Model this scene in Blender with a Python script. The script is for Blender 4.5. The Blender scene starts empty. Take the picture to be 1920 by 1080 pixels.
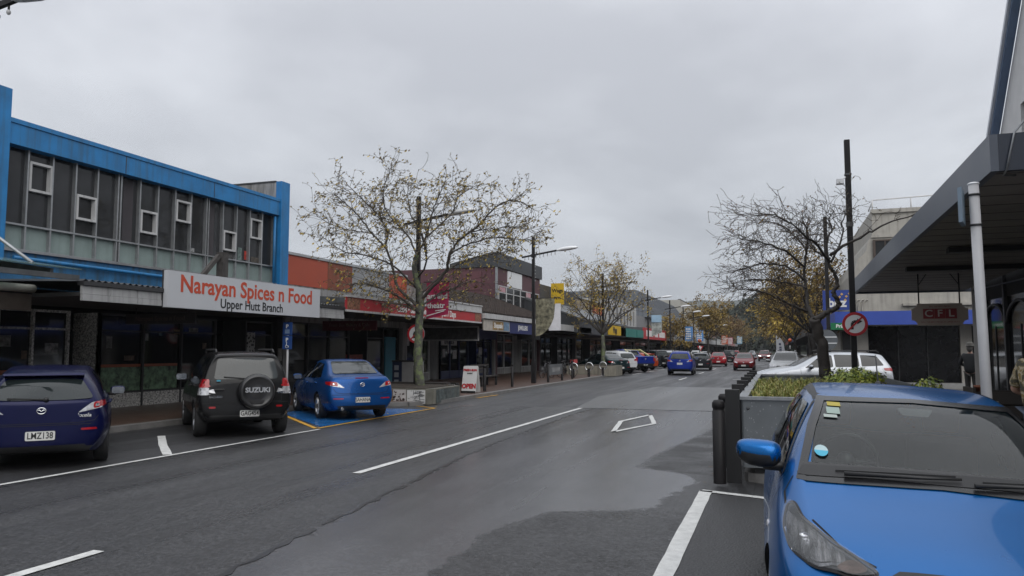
import bpy, bmesh, math, random
from mathutils import Vector, Matrix, noise
from mathutils.bvhtree import BVHTree
from mathutils.geometry import delaunay_2d_cdt

SC = bpy.context.scene
COL = SC.collection
PI = math.pi
R = math.radians

# ------------------------------------------------------------------ camera
cam_data = bpy.data.cameras.new('camera')
cam_data.sensor_width = 36.0
cam_data.lens = 27.0
cam_data.clip_start = 0.05
cam_data.clip_end = 6000
cam = bpy.data.objects.new('camera', cam_data)
COL.objects.link(cam)
cam.location = (0, 0, 1.7)
cam.rotation_euler = (R(90 + 4.6055), 0, R(18.9135))
SC.camera = cam

# ------------------------------------------------------------------ world: overcast
W = bpy.data.worlds.new('World')
SC.world = W
W.use_nodes = True
SUN_EL, SUN_AZ = R(36), R(140)      # azimuth clockwise from +Y: behind the camera to the right
nt = W.node_tree
nt.nodes.clear()
N = lambda t: nt.nodes.new(t)
out = N('ShaderNodeOutputWorld')
sky = N('ShaderNodeTexSky'); sky.sky_type = 'NISHITA'; sky.sun_disc = False
sky.sun_elevation = SUN_EL; sky.sun_rotation = SUN_AZ
bg1 = N('ShaderNodeBackground'); bg1.inputs['Strength'].default_value = 0.06
nt.links.new(sky.outputs[0], bg1.inputs[0])
tc = N('ShaderNodeTexCoord')
sep = N('ShaderNodeSeparateXYZ'); nt.links.new(tc.outputs['Generated'], sep.inputs[0])
# cloud layer: project the direction on a flat cloud deck so clouds foreshorten to the horizon
mz = N('ShaderNodeMath'); mz.operation = 'MAXIMUM'; mz.inputs[1].default_value = 0.0
nt.links.new(sep.outputs[2], mz.inputs[0])
az = N('ShaderNodeMath'); az.operation = 'ADD'; az.inputs[1].default_value = 0.22
nt.links.new(mz.outputs[0], az.inputs[0])
dx = N('ShaderNodeMath'); dx.operation = 'DIVIDE'; nt.links.new(sep.outputs[0], dx.inputs[0]); nt.links.new(az.outputs[0], dx.inputs[1])
dy = N('ShaderNodeMath'); dy.operation = 'DIVIDE'; nt.links.new(sep.outputs[1], dy.inputs[0]); nt.links.new(az.outputs[0], dy.inputs[1])
cmb = N('ShaderNodeCombineXYZ'); nt.links.new(dx.outputs[0], cmb.inputs[0]); nt.links.new(dy.outputs[0], cmb.inputs[1])
n1 = N('ShaderNodeTexNoise'); n1.inputs['Scale'].default_value = 0.85; n1.inputs['Detail'].default_value = 6; n1.inputs['Roughness'].default_value = 0.52
n1.inputs['Distortion'].default_value = 0.5
mp = N('ShaderNodeMapping'); mp.inputs['Location'].default_value = (3.1, 7.7, 0); mp.inputs['Rotation'].default_value = (0, 0, 0.5)
nt.links.new(cmb.outputs[0], mp.inputs[0]); nt.links.new(mp.outputs[0], n1.inputs['Vector'])
n2 = N('ShaderNodeTexNoise'); n2.inputs['Scale'].default_value = 2.6; n2.inputs['Detail'].default_value = 5
nt.links.new(mp.outputs[0], n2.inputs['Vector'])
nm = N('ShaderNodeMix'); nm.data_type = 'FLOAT'; nm.inputs[0].default_value = 0.3
nt.links.new(n1.outputs[0], nm.inputs[2]); nt.links.new(n2.outputs[0], nm.inputs[3])
cr = N('ShaderNodeValToRGB')
cr.color_ramp.elements[0].position = 0.38; cr.color_ramp.elements[0].color = (0.80, 0.805, 0.815, 1)
cr.color_ramp.elements[1].position = 0.62; cr.color_ramp.elements[1].color = (1.13, 1.13, 1.12, 1)
nt.links.new(nm.outputs[0], cr.inputs[0])
# overcast luminance grows from the horizon to the zenith
gr = N('ShaderNodeValToRGB')
e = gr.color_ramp.elements
e[0].position = 0.0; e[0].color = (0.46, 0.49, 0.535, 1)
e[1].position = 1.0; e[1].color = (1.50, 1.54, 1.62, 1)
for p, c in ((0.08, (0.52, 0.55, 0.60, 1)), (0.2, (0.67, 0.70, 0.755, 1)), (0.38, (0.745, 0.77, 0.835, 1)), (0.55, (0.95, 0.98, 1.04, 1))):
    q = e.new(p); q.color = c
nt.links.new(mz.outputs[0], gr.inputs[0])
mul = N('ShaderNodeMix'); mul.data_type = 'RGBA'; mul.blend_type = 'MULTIPLY'; mul.inputs[0].default_value = 1
nt.links.new(gr.outputs[0], mul.inputs[6]); nt.links.new(cr.outputs[0], mul.inputs[7])
bg2 = N('ShaderNodeBackground'); bg2.inputs['Strength'].default_value = 1.0
nt.links.new(mul.outputs[2], bg2.inputs[0])
ms = N('ShaderNodeMixShader'); ms.inputs[0].default_value = 0.95
nt.links.new(bg1.outputs[0], ms.inputs[1]); nt.links.new(bg2.outputs[0], ms.inputs[2])
nt.links.new(ms.outputs[0], out.inputs[0])

sl = bpy.data.lights.new('sun', 'SUN'); sl.energy = 1.3; sl.angle = R(50); sl.color = (1.0, 0.97, 0.93)
sun = bpy.data.objects.new('sun', sl); COL.objects.link(sun)
sun.rotation_euler = Vector((math.cos(SUN_EL) * math.sin(SUN_AZ), math.cos(SUN_EL) * math.cos(SUN_AZ), math.sin(SUN_EL))).to_track_quat('Z', 'Y').to_euler()

SC.view_settings.view_transform = 'Standard'
SC.view_settings.look = 'None'
SC.view_settings.gamma = 1
SC.view_settings.use_curve_mapping = False
SC.view_settings.exposure = 0.0

# ------------------------------------------------------------------ materials
MATS = {}
def mat(name, col, rough=0.6, metal=0.0, var=0.12, vscale=3.0, bump=0.0, bscale=40.0, coat=0.0, spec=0.5, streak=0.0, streakcol=(0.03, 0.03, 0.028), rvar=0.1, emit=None, estr=0.0, stretch=(1, 1, 1)):
    if name in MATS: return MATS[name]
    m = bpy.data.materials.new(name); m.use_nodes = True
    t = m.node_tree; b = t.nodes['Principled BSDF']
    L = t.links.new; nn = t.nodes.new
    co = nn('ShaderNodeTexCoord')
    mpn = nn('ShaderNodeMapping'); mpn.inputs['Scale'].default_value = stretch; L(co.outputs['Object'], mpn.inputs[0])
    no = nn('ShaderNodeTexNoise'); no.inputs['Scale'].default_value = vscale; no.inputs['Detail'].default_value = 6; no.inputs['Roughness'].default_value = 0.6
    L(mpn.outputs[0], no.inputs['Vector'])
    rp = nn('ShaderNodeValToRGB')
    rp.color_ramp.elements[0].position = 0.3; rp.color_ramp.elements[1].position = 0.7
    rp.color_ramp.elements[0].color = tuple(c * (1 - var) for c in col) + (1,)
    rp.color_ramp.elements[1].color = tuple(min(1, c * (1 + var)) for c in col) + (1,)
    L(no.outputs[0], rp.inputs[0])
    src = rp.outputs[0]
    if streak > 0:
        mp2 = nn('ShaderNodeMapping'); mp2.inputs['Scale'].default_value = (5, 5, 0.35); L(co.outputs['Object'], mp2.inputs[0])
        n2 = nn('ShaderNodeTexNoise'); n2.inputs['Scale'].default_value = 1.6; n2.inputs['Detail'].default_value = 5; L(mp2.outputs[0], n2.inputs['Vector'])
        r2 = nn('ShaderNodeValToRGB'); r2.color_ramp.elements[0].position = 0.48; r2.color_ramp.elements[1].position = 0.75
        r2.color_ramp.elements[0].color = (0, 0, 0, 1); r2.color_ramp.elements[1].color = (streak,) * 3 + (1,)
        L(n2.outputs[0], r2.inputs[0])
        mx = nn('ShaderNodeMix'); mx.data_type = 'RGBA'; L(r2.outputs[0], mx.inputs[0]); L(src, mx.inputs[6]); mx.inputs[7].default_value = tuple(streakcol) + (1,)
        src = mx.outputs[2]
    L(src, b.inputs['Base Color'])
    mr = nn('ShaderNodeMapRange'); mr.inputs['To Min'].default_value = max(0.02, rough - rvar); mr.inputs['To Max'].default_value = min(1, rough + rvar)
    L(no.outputs[0], mr.inputs[0]); L(mr.outputs[0], b.inputs['Roughness'])
    b.inputs['Metallic'].default_value = metal
    b.inputs['Specular IOR Level'].default_value = spec
    b.inputs['Coat Weight'].default_value = coat
    b.inputs['Coat Roughness'].default_value = 0.04
    if bump > 0:
        n3 = nn('ShaderNodeTexNoise'); n3.inputs['Scale'].default_value = bscale; n3.inputs['Detail'].default_value = 4; L(mpn.outputs[0], n3.inputs['Vector'])
        bp = nn('ShaderNodeBump'); bp.inputs['Strength'].default_value = bump; bp.inputs['Distance'].default_value = 0.02
        L(n3.outputs[0], bp.inputs['Height']); L(bp.outputs[0], b.inputs['Normal'])
    if emit:
        b.inputs['Emission Color'].default_value = tuple(emit) + (1,); b.inputs['Emission Strength'].default_value = estr
    MATS[name] = m
    return m

def paint(name, col, rough=0.32, metal=0.35, coat=0.25):
    """wet metallic car paint with beads of rain"""
    if name in MATS: return MATS[name]
    m = mat(name, col, rough, metal, var=0.06, vscale=1.2, coat=coat, rvar=0.06, spec=0.12)
    t = m.node_tree; b = t.nodes['Principled BSDF']; L = t.links.new; nn = t.nodes.new
    co = nn('ShaderNodeTexCoord')
    v = nn('ShaderNodeTexVoronoi'); v.inputs['Scale'].default_value = 55; v.inputs['Randomness'].default_value = 1
    L(co.outputs['Object'], v.inputs['Vector'])
    rp = nn('ShaderNodeValToRGB'); rp.color_ramp.elements[0].position = 0.0; rp.color_ramp.elements[0].color = (1, 1, 1, 1)
    rp.color_ramp.elements[1].position = 0.16; rp.color_ramp.elements[1].color = (0, 0, 0, 1)
    L(v.outputs['Distance'], rp.inputs[0])
    bp = nn('ShaderNodeBump'); bp.inputs['Strength'].default_value = 0.25; bp.inputs['Distance'].default_value = 0.004
    L(rp.outputs[0], bp.inputs['Height']); L(bp.outputs[0], b.inputs['Coat Normal'])
    fl = nn('ShaderNodeTexNoise'); fl.inputs['Scale'].default_value = 900; L(co.outputs['Object'], fl.inputs['Vector'])
    b2 = nn('ShaderNodeBump'); b2.inputs['Strength'].default_value = 0.05; b2.inputs['Distance'].default_value = 0.002
    L(fl.outputs[0], b2.inputs['Height']); L(b2.outputs[0], b.inputs['Normal'])
    return m

def glass(name, tint=(0.010, 0.012, 0.013), rough=0.04, spec=0.7):
    return mat(name, tint, rough, 0.0, var=0.25, vscale=1.5, spec=spec, rvar=0.02)

def clear_glass(name, tint, film=(0.0, 0.028)):
    if name in MATS: return MATS[name]
    m = bpy.data.materials.new(name); m.use_nodes = True; t = m.node_tree; t.nodes.clear(); L = t.links.new; nn = t.nodes.new
    o = nn('ShaderNodeOutputMaterial'); tr = nn('ShaderNodeBsdfTransparent'); tr.inputs[0].default_value = tint + (1,)
    gl = nn('ShaderNodeBsdfGlossy'); gl.inputs['Roughness'].default_value = 0.03; gl.inputs[0].default_value = (1, 1, 1, 1)
    fr = nn('ShaderNodeFresnel'); fr.inputs[0].default_value = 1.45
    mx = nn('ShaderNodeMixShader'); L(fr.outputs[0], mx.inputs[0]); L(tr.outputs[0], mx.inputs[1]); L(gl.outputs[0], mx.inputs[2])
    # fine film of drizzle scatters a little light
    df = nn('ShaderNodeBsdfDiffuse'); df.inputs[0].default_value = (0.26, 0.40, 0.42, 1)
    co = nn('ShaderNodeTexCoord'); no = nn('ShaderNodeTexNoise'); no.inputs['Scale'].default_value = 160; no.inputs['Detail'].default_value = 3; L(co.outputs['Object'], no.inputs['Vector'])
    mr = nn('ShaderNodeMapRange'); mr.inputs[1].default_value = 0.35; mr.inputs[2].default_value = 0.75; mr.inputs[3].default_value = film[0]; mr.inputs[4].default_value = film[1]
    L(no.outputs[0], mr.inputs[0])
    m2 = nn('ShaderNodeMixShader'); L(mr.outputs[0], m2.inputs[0]); L(mx.outputs[0], m2.inputs[1]); L(df.outputs[0], m2.inputs[2])
    L(m2.outputs[0], o.inputs[0])
    MATS[name] = m
    return m

# ------------------------------------------------------------------ mesh builder
def V(*a): return Vector(a)
class MB:
    def __init__(s): s.v = []; s.f = []; s.m = []; s.sm = []
    def add(s, vs, fs, mi=0, smooth=False):
        o = len(s.v); s.v += [tuple(p) for p in vs]
        for f in fs: s.f.append([i + o for i in f]); s.m.append(mi); s.sm.append(smooth)
        return s
    def box(s, x0, x1, y0, y1, z0, z1, mi=0, bev=0.0):
        if x0 > x1: x0, x1 = x1, x0
        if y0 > y1: y0, y1 = y1, y0
        if z0 > z1: z0, z1 = z1, z0
        if bev <= 0:
            vs = [(x, y, z) for z in (z0, z1) for y in (y0, y1) for x in (x0, x1)]
            return s.add(vs, [(0, 2, 3, 1), (4, 5, 7, 6), (0, 1, 5, 4), (2, 6, 7, 3), (0, 4, 6, 2), (1, 3, 7, 5)], mi)
        b = bmesh.new(); bmesh.ops.create_cube(b, size=1)
        for v in b.verts: v.co = V((x0 + x1) / 2 + v.co.x * (x1 - x0), (y0 + y1) / 2 + v.co.y * (y1 - y0), (z0 + z1) / 2 + v.co.z * (z1 - z0))
        bmesh.ops.bevel(b, geom=b.edges[:], offset=bev, segments=2, affect='EDGES', profile=0.6)
        s.bm(b, mi); return s
    def bm(s, b, mi=0, smooth=False, M=None):
        b.verts.index_update()
        s.add([(M @ v.co) if M else v.co.copy() for v in b.verts], [[v.index for v in f.verts] for f in b.faces], mi, smooth); b.free()
    def obox(s, c, ax, ay, az, mi=0):
        """oriented box: centre and three half-axis vectors"""
        c = V(*c); ax = V(*ax); ay = V(*ay); az = V(*az)
        vs = [c + ax * i + ay * j + az * k for k in (-1, 1) for j in (-1, 1) for i in (-1, 1)]
        return s.add(vs, [(0, 2, 3, 1), (4, 5, 7, 6), (0, 1, 5, 4), (2, 6, 7, 3), (0, 4, 6, 2), (1, 3, 7, 5)], mi)
    def bar(s, a, b, w, h=None, mi=0):
        a = V(*a); b = V(*b); h = h or w; d = (b - a); l = d.length; d.normalize()
        u = d.cross(V(0, 0, 1))
        if u.length < 1e-3: u = V(1, 0, 0)
        u.normalize(); w2 = u.cross(d).normalized()
        return s.obox((a + b) / 2, u * w / 2, d * l / 2, w2 * h / 2, mi)
    def tube(s, pts, rad, n=8, mi=0, cap=True, smooth=True):
        pts = [V(*p) for p in pts]
        if not isinstance(rad, (list, tuple)): rad = [rad] * len(pts)
        o = len(s.v); prev = None
        for i, p in enumerate(pts):
            d = (pts[min(i + 1, len(pts) - 1)] - pts[max(i - 1, 0)])
            if d.length < 1e-9: d = V(0, 0, 1)
            d.normalize()
            if prev is None:
                u = d.orthogonal().normalized()
            else:
                u = (prev - d * prev.dot(d))
                u = u.normalized() if u.length > 1e-6 else d.orthogonal().normalized()
            prev = u; w = d.cross(u)
            for k in range(n):
                a = 2 * PI * k / n
                q = p + (u * math.cos(a) + w * math.sin(a)) * rad[i]
                s.v.append((q.x, q.y, q.z))
        for i in range(len(pts) - 1):
            for k in range(n):
                k2 = (k + 1) % n
                s.f.append([o + i * n + k, o + i * n + k2, o + (i + 1) * n + k2, o + (i + 1) * n + k]); s.m.append(mi); s.sm.append(smooth)
        if cap:
            s.f.append([o + k for k in range(n)][::-1]); s.m.append(mi); s.sm.append(False)
            s.f.append([o + (len(pts) - 1) * n + k for k in range(n)]); s.m.append(mi); s.sm.append(False)
        return s
    def cyl(s, x, y, z0, z1, r, n=16, mi=0, r2=None):
        return s.tube([(x, y, z0), (x, y, z1)], [r, r if r2 is None else r2], n, mi)
    def lathe(s, prof, n=20, M=None, mi=0, smooth=True, closed=False):
        """prof: (r, h) pairs round local z"""
        o = len(s.v); M = M or Matrix()
        for r_, h in prof:
            for k in range(n):
                a = 2 * PI * k / n; q = M @ V(r_ * math.cos(a), r_ * math.sin(a), h); s.v.append((q.x, q.y, q.z))
        for i in range(len(prof) - (0 if closed else 1)):
            j = (i + 1) % len(prof)
            for k in range(n):
                k2 = (k + 1) % n
                s.f.append([o + i * n + k, o + i * n + k2, o + j * n + k2, o + j * n + k]); s.m.append(mi); s.sm.append(smooth)
        return s
    def prism(s, poly, O, U, Vv, Nn, t, mi=0):
        """polygon in the plane O + a*U + b*V, extruded t along N"""
        O = V(*O); U = V(*U); Vv = V(*Vv); Nn = V(*Nn); n = len(poly)
        a = [O + U * p[0] + Vv * p[1] for p in poly]; b = [p + Nn * t for p in a]
        fs = [list(range(n))[::-1], [n + i for i in range(n)]] + [[i, (i + 1) % n, n + (i + 1) % n, n + i] for i in range(n)]
        return s.add(a + b, fs, mi)
    def sphere(s, c, r, seg=12, rings=8, mi=0, sc=(1, 1, 1)):
        b = bmesh.new(); bmesh.ops.create_uvsphere(b, u_segments=seg, v_segments=rings, radius=r)
        for v in b.verts: v.co = V(c[0] + v.co.x * sc[0], c[1] + v.co.y * sc[1], c[2] + v.co.z * sc[2])
        s.bm(b, mi, True); return s
    def mesh(s, name, mats, off=(0, 0, 0)):
        me = bpy.data.meshes.new(name)
        me.from_pydata([(p[0] - off[0], p[1] - off[1], p[2] - off[2]) for p in s.v], [], s.f)
        if not isinstance(mats, (list, tuple)): mats = [mats]
        for m in mats: me.materials.append(m)
        me.polygons.foreach_set('material_index', s.m); me.polygons.foreach_set('use_smooth', s.sm)
        me.update(); return me
    def build(s, name, mats, parent=None, off=None):
        """vertices are in world space when the parent has no rotation; off is the new object's origin"""
        if off is None: off = parent.get('_o', (0, 0, 0)) if parent else (0, 0, 0)
        me = s.mesh(name, mats, off)
        o = bpy.data.objects.new(name, me); COL.objects.link(o)
        if parent: o.parent = parent
        else: o.location = off
        return o
ORG = {}
def tag(o, label, cat, group=None, kind=None):
    if label: o['label'] = label
    if cat: o['category'] = cat
    if group: o['group'] = group
    if kind: o['kind'] = kind
    return o
def thing(name, label, cat, loc=(0, 0, 0), rotz=0.0, group=None):
    o = bpy.data.objects.new(name, None); COL.objects.link(o); o.empty_display_size = 0.2
    o.location = loc; o.rotation_euler = (0, 0, rotz); ORG[o.name] = tuple(loc)
    return tag(o, label, cat, group)
def part(parent, name, mb, mats, world=True, label=None):
    """world=True: mb was filled in world coordinates"""
    r = parent
    off = ORG.get(parent.name, (0, 0, 0)) if world else (0, 0, 0)
    me = mb.mesh(name, mats, off); o = bpy.data.objects.new(name, me); COL.objects.link(o); o.parent = parent
    ORG[o.name] = off
    if label: o['label'] = label
    return o
def single(name, mb, mats, label, cat, org, group=None, kind=None):
    me = mb.mesh(name, mats, org); o = bpy.data.objects.new(name, me); COL.objects.link(o); o.location = org
    ORG[o.name] = tuple(org)
    return tag(o, label, cat, group, kind)
def struct(name, mb, mats, kind='structure'):
    me = mb.mesh(name, mats); o = bpy.data.objects.new(name, me); COL.objects.link(o); o['kind'] = kind; return o
def dup(root, loc, rotz, label=None, group=None, swap=None, scale=None):
    def cp(o, par):
        c = o.copy(); COL.objects.link(c); c.parent = par
        if swap and c.type == 'MESH':
            for sl_ in c.material_slots:
                if sl_.material in swap:
                    nm_ = swap[sl_.material]; sl_.link = 'OBJECT'; sl_.material = nm_
        for ch in list(o.children): cp(ch, c)
        return c
    r_ = cp(root, None); r_.location = loc; r_.rotation_euler = (0, 0, rotz)
    if scale: r_.scale = scale
    if label: r_['label'] = label
    if group: r_['group'] = group
    return r_

# ------------------------------------------------------------------ lettering
def text_mb(s, size, ext=0.004, bold=0.0, align='CENTER', sx=1.0, mi=0, spacing=1.0):
    cu = bpy.data.curves.new('t', 'FONT'); cu.body = s; cu.size = size; cu.extrude = ext; cu.offset = bold
    cu.align_x = align; cu.align_y = 'CENTER'; cu.resolution_u = 3; cu.space_character = spacing
    o = bpy.data.objects.new('t', cu); COL.objects.link(o)
    dg = bpy.context.evaluated_depsgraph_get(); me = bpy.data.meshes.new_from_object(o.evaluated_get(dg))
    mb = MB(); mb.add([(v.co.x * sx, v.co.y, v.co.z) for v in me.vertices], [list(p.vertices) for p in me.polygons], mi)
    bpy.data.objects.remove(o); bpy.data.curves.remove(cu); bpy.data.meshes.remove(me)
    return mb
def place_mb(mb, O, U, Up):
    O = V(*O); U = V(*U).normalized(); Up = V(*Up).normalized(); n = U.cross(Up)
    r = MB(); r.f = mb.f; r.m = mb.m; r.sm = mb.sm
    r.v = [tuple(O + U * p[0] + Up * p[1] + n * p[2]) for p in mb.v]
    return r
E_, S_ = (0, 1, 0), (1, 0, 0)      # reading direction on left-hand facades, and on faces that look back at the camera
Zu = (0, 0, 1)
def letters(parent, s, size, O, U=E_, Up=Zu, m=None, bold=0.0, sx=1.0, ext=0.004, align='CENTER', name='lettering', world=True, spacing=1.0):
    return part(parent, name, place_mb(text_mb(s, size, ext, bold, align, sx, 0, spacing), O, U, Up), m, world)

# ------------------------------------------------------------------ cars (local space: +Y forward, origin on the ground under the centre)
M_TRIM = mat('black plastic trim', (0.012, 0.012, 0.013), 0.5, var=0.2)
M_TYRE = mat('tyre rubber', (0.016, 0.016, 0.017), 0.75, var=0.3, bump=0.2, bscale=60)
M_RIM = mat('alloy wheel', (0.42, 0.43, 0.45), 0.3, 0.9, var=0.15)
M_CHROME = mat('chrome', (0.75, 0.76, 0.78), 0.12, 1.0, var=0.05)
M_GLASS = glass('dark car glass', (0.007, 0.009, 0.010), 0.04, 0.5)
M_GLASSR = glass('car rear glass', (0.014, 0.019, 0.020), 0.05, 0.6)
M_RED = mat('red lamp lens', (0.33, 0.008, 0.012), 0.12, var=0.25, vscale=9, coat=0.6)
M_CLEAR = mat('clear lamp lens', (0.50, 0.50, 0.52), 0.15, 0.35, var=0.45, vscale=14, coat=0.8)
M_AMBER = mat('amber lamp lens', (0.55, 0.16, 0.04), 0.15, var=0.3, vscale=10, coat=0.6)
M_PLATE = mat('white number plate', (0.62, 0.62, 0.60), 0.4, var=0.08)
M_INK = mat('black lettering', (0.010, 0.010, 0.011), 0.5, var=0.1)
M_WHITEINK = mat('white lettering', (0.72, 0.72, 0.70), 0.5, var=0.06)
M_SEAM = mat('panel gap', (0.004, 0.004, 0.005), 0.8, var=0.1)
M_SEAT = mat('grey seat cloth', (0.16, 0.165, 0.17), 0.9, var=0.2)
P_PROTO = paint('proto paint', (0.2, 0.2, 0.2))

def car_ring(st):
    sx, zs, zb, zt, ws, wm, wb, wt = st[:8]
    dl, db, dt = st[8] if len(st) > 8 else (0, 0, 0)
    h = zb - zs; g = zt - zb
    p = [(0, zs), (.45 * ws, zs), (.8 * ws, zs), (.92 * ws, zs), (ws, zs + .05), (wm, zs + .32 * h), (wm + .004, zs + .64 * h), (wb + .004, zb - .03), (wb - .022, zb + .006),
         ((wb + wt) / 2 + .035 * min(1, g / .4), zb + .5 * g), (wt + .035, zt - .10 * g - .006), (wt, zt - .018), (.86 * wt, zt - .006), (.45 * wt, zt), (0, zt + .008)]
    r = []
    for x, z in p:
        if z <= zb: t = (z - zs) / max(h, .01); d = dl + (db - dl) * t
        else: t = (z - zb) / max(g, .01); d = db + (dt - db) * min(1, t)
        r.append((x, sx + d, z))
    return r

def car_body(spec, level=2):
    L = spec['L']; st = spec['st']; n = 15
    b = bmesh.new(); rows = []
    for s in st:
        rg = car_ring(s); full = []
        Rr = [b.verts.new((x, L / 2 - y, z)) for x, y, z in rg]                 # right side (+X) is the car's right when facing +Y
        Lr = [Rr[0]] + [b.verts.new((-x, L / 2 - y, z)) for x, y, z in rg[1:-1]] + [Rr[-1]]
        rows.append((Rr, Lr))
    wsA, wsB = spec.get('ws', (-1, -1))
    for i in range(len(st) - 1):
        A, Bq = rows[i], rows[i + 1]
        for k in range(n - 1):
            mi = 1 if k < 3 else 0
            if wsA <= i < wsB and k >= 11: mi = 2
            for side in (0, 1):
                q = [A[side][k], A[side][k + 1], Bq[side][k + 1], Bq[side][k]]
                f = b.faces.new(q if side == 0 else q[::-1]); f.material_index = mi
    fr = (1, .86, .45, 0)
    for end, bulge, rw in ((0, spec.get('nose', .10), rows[0]), (1, -spec.get('tail', .06), rows[-1])):
        Rr, Lr = rw
        grid = []
        grid.append([Lr[3], Lr[2], Lr[1], Rr[0], Rr[1], Rr[2], Rr[3]])
        for k in range(4, 11):
            w = Rr[k].co.x; y = Rr[k].co.y; z = Rr[k].co.z
            row = [Lr[k]]
            for f in (-.86, -.45, 0, .45, .86):
                row.append(b.verts.new((f * w, y + bulge * (1 - f * f), z)))
            row.append(Rr[k]); grid.append(row)
        for k in (2, 1): pass
        grid.append([Lr[11], Lr[12], Lr[13], Rr[14], Rr[13], Rr[12], Rr[11]])
        for r_ in range(len(grid) - 1):
            for c in range(6):
                q = [grid[r_][c], grid[r_][c + 1], grid[r_ + 1][c + 1], grid[r_ + 1][c]]
                try: f = b.faces.new(q if end else q[::-1]); f.material_index = 1 if r_ < 1 else 0
                except ValueError: pass
    bmesh.ops.recalc_face_normals(b, faces=b.faces[:])
    for f in b.faces: f.smooth = True
    me = bpy.data.meshes.new('cage'); b.to_mesh(me); b.free()
    for m in (P_PROTO, M_TRIM, M_GLASS): me.materials.append(m)
    o = bpy.data.objects.new('cage', me); COL.objects.link(o)
    md = o.modifiers.new('s', 'SUBSURF'); md.levels = level; md.render_levels = level
    dg = bpy.context.evaluated_depsgraph_get()
    m1 = bpy.data.meshes.new_from_object(o.evaluated_get(dg))
    bb = bmesh.new(); bb.from_mesh(m1); bvh = BVHTree.FromBMesh(bb); bb.free()
    cut = MB(); r_ = spec['r'] + .045
    for y in spec['axles']:
        for sx in (-1, 1):
            cut.tube([(sx * (spec['W'] / 2 + .2), L / 2 - y, spec['r']), (sx * (spec['W'] / 2 - .27), L / 2 - y, spec['r'])], [r_, r_], 36, 1, True, False)
    cm = cut.mesh('cut', [P_PROTO, M_TRIM, M_GLASS]); co = bpy.data.objects.new('cut', cm); COL.objects.link(co)
    bd = o.modifiers.new('b', 'BOOLEAN'); bd.operation = 'DIFFERENCE'; bd.object = co; bd.solver = 'EXACT'
    dg = bpy.context.evaluated_depsgraph_get(); dg.update()
    m2 = bpy.data.meshes.new_from_object(o.evaluated_get(dg))
    bpy.data.objects.remove(o); bpy.data.objects.remove(co)
    m2.polygons.foreach_set('use_smooth', [True] * len(m2.polygons))
    m2.set_sharp_from_angle(angle=R(38))
    return m2, bvh

def roundpoly(pts, r, n=4):
    out = []; k = len(pts)
    for i in range(k):
        p0, p1, p2 = V(*pts[i - 1]), V(*pts[i]), V(*pts[(i + 1) % k])
        a = (p0 - p1); b_ = (p2 - p1); ra = min(r, a.length * .45); rb = min(r, b_.length * .45)
        s = p1 + a.normalized() * ra; e_ = p1 + b_.normalized() * rb
        for j in range(n + 1):
            t = j / n; out.append(tuple((1 - t) ** 2 * s + 2 * t * (1 - t) * p1 + t * t * e_))
    return out

def patch(bvh, poly, axis, side=1, eps=.004, res=.06, mi=0, mb=None, maxd=None):
    """drape a 2-D outline over the car: axis 's' side (poly in y,z), 'f'/'r' ends (x,z), 't' top (x,y)"""
    mb = mb or MB()
    dense = []
    k = len(poly)
    for i in range(k):
        a, b_ = V(*poly[i]), V(*poly[(i + 1) % k]); n = max(1, int((b_ - a).length / res))
        for j in range(n): dense.append(a + (b_ - a) * j / n)
    xs = [p.x for p in dense]; ys = [p.y for p in dense]
    nb = len(dense); pts = list(dense)
    x = min(xs) + res * .5
    def inside(p):
        c = False; j = nb - 1
        for i in range(nb):
            a, b_ = dense[i], dense[j]
            if (a.y > p[1]) != (b_.y > p[1]) and p[0] < (b_.x - a.x) * (p[1] - a.y) / (b_.y - a.y) + a.x: c = not c
            j = i
        return c
    while x < max(xs):
        y = min(ys) + res * .5
        while y < max(ys):
            if inside((x, y)) and min((V(x, y) - q).length for q in dense) > res * .45: pts.append(V(x, y))
            y += res
        x += res
    vv, ee, ff, *_ = delaunay_2d_cdt(pts, [], [list(range(nb))], 1, 1e-5)
    v3 = []; ok = []
    for p in vv:
        if axis == 's': o, d = V(side * 3, p.x, p.y), V(-side, 0, 0)
        elif axis == 'f': o, d = V(p.x, 6, p.y), V(0, -1, 0)
        elif axis == 'r': o, d = V(p.x, -6, p.y), V(0, 1, 0)
        else: o, d = V(p.x, p.y, 5), V(0, 0, -1)
        h, nrm, _, _ = bvh.ray_cast(o, d)
        if h is None: v3.append(V(0, 0, 0)); ok.append(False); continue
        if nrm.dot(d) > 0: nrm = -nrm
        v3.append(h + nrm * eps - d * eps * .5); ok.append(True)
    fs = []
    for f in ff:
        if all(ok[i] for i in f):
            a, b_, c = (v3[i] for i in f[:3]); nn_ = (b_ - a).cross(c - a)
            d = V(side, 0, 0) if axis == 's' else V(0, 1, 0) if axis == 'f' else V(0, -1, 0) if axis == 'r' else V(0, 0, 1)
            if max((a - b_).length, (b_ - c).length, (a - c).length) > res * 5: continue
            fs.append(list(f) if nn_.dot(d) > 0 else list(f)[::-1])
    mb.add(v3, fs, mi, True)
    return mb

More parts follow.
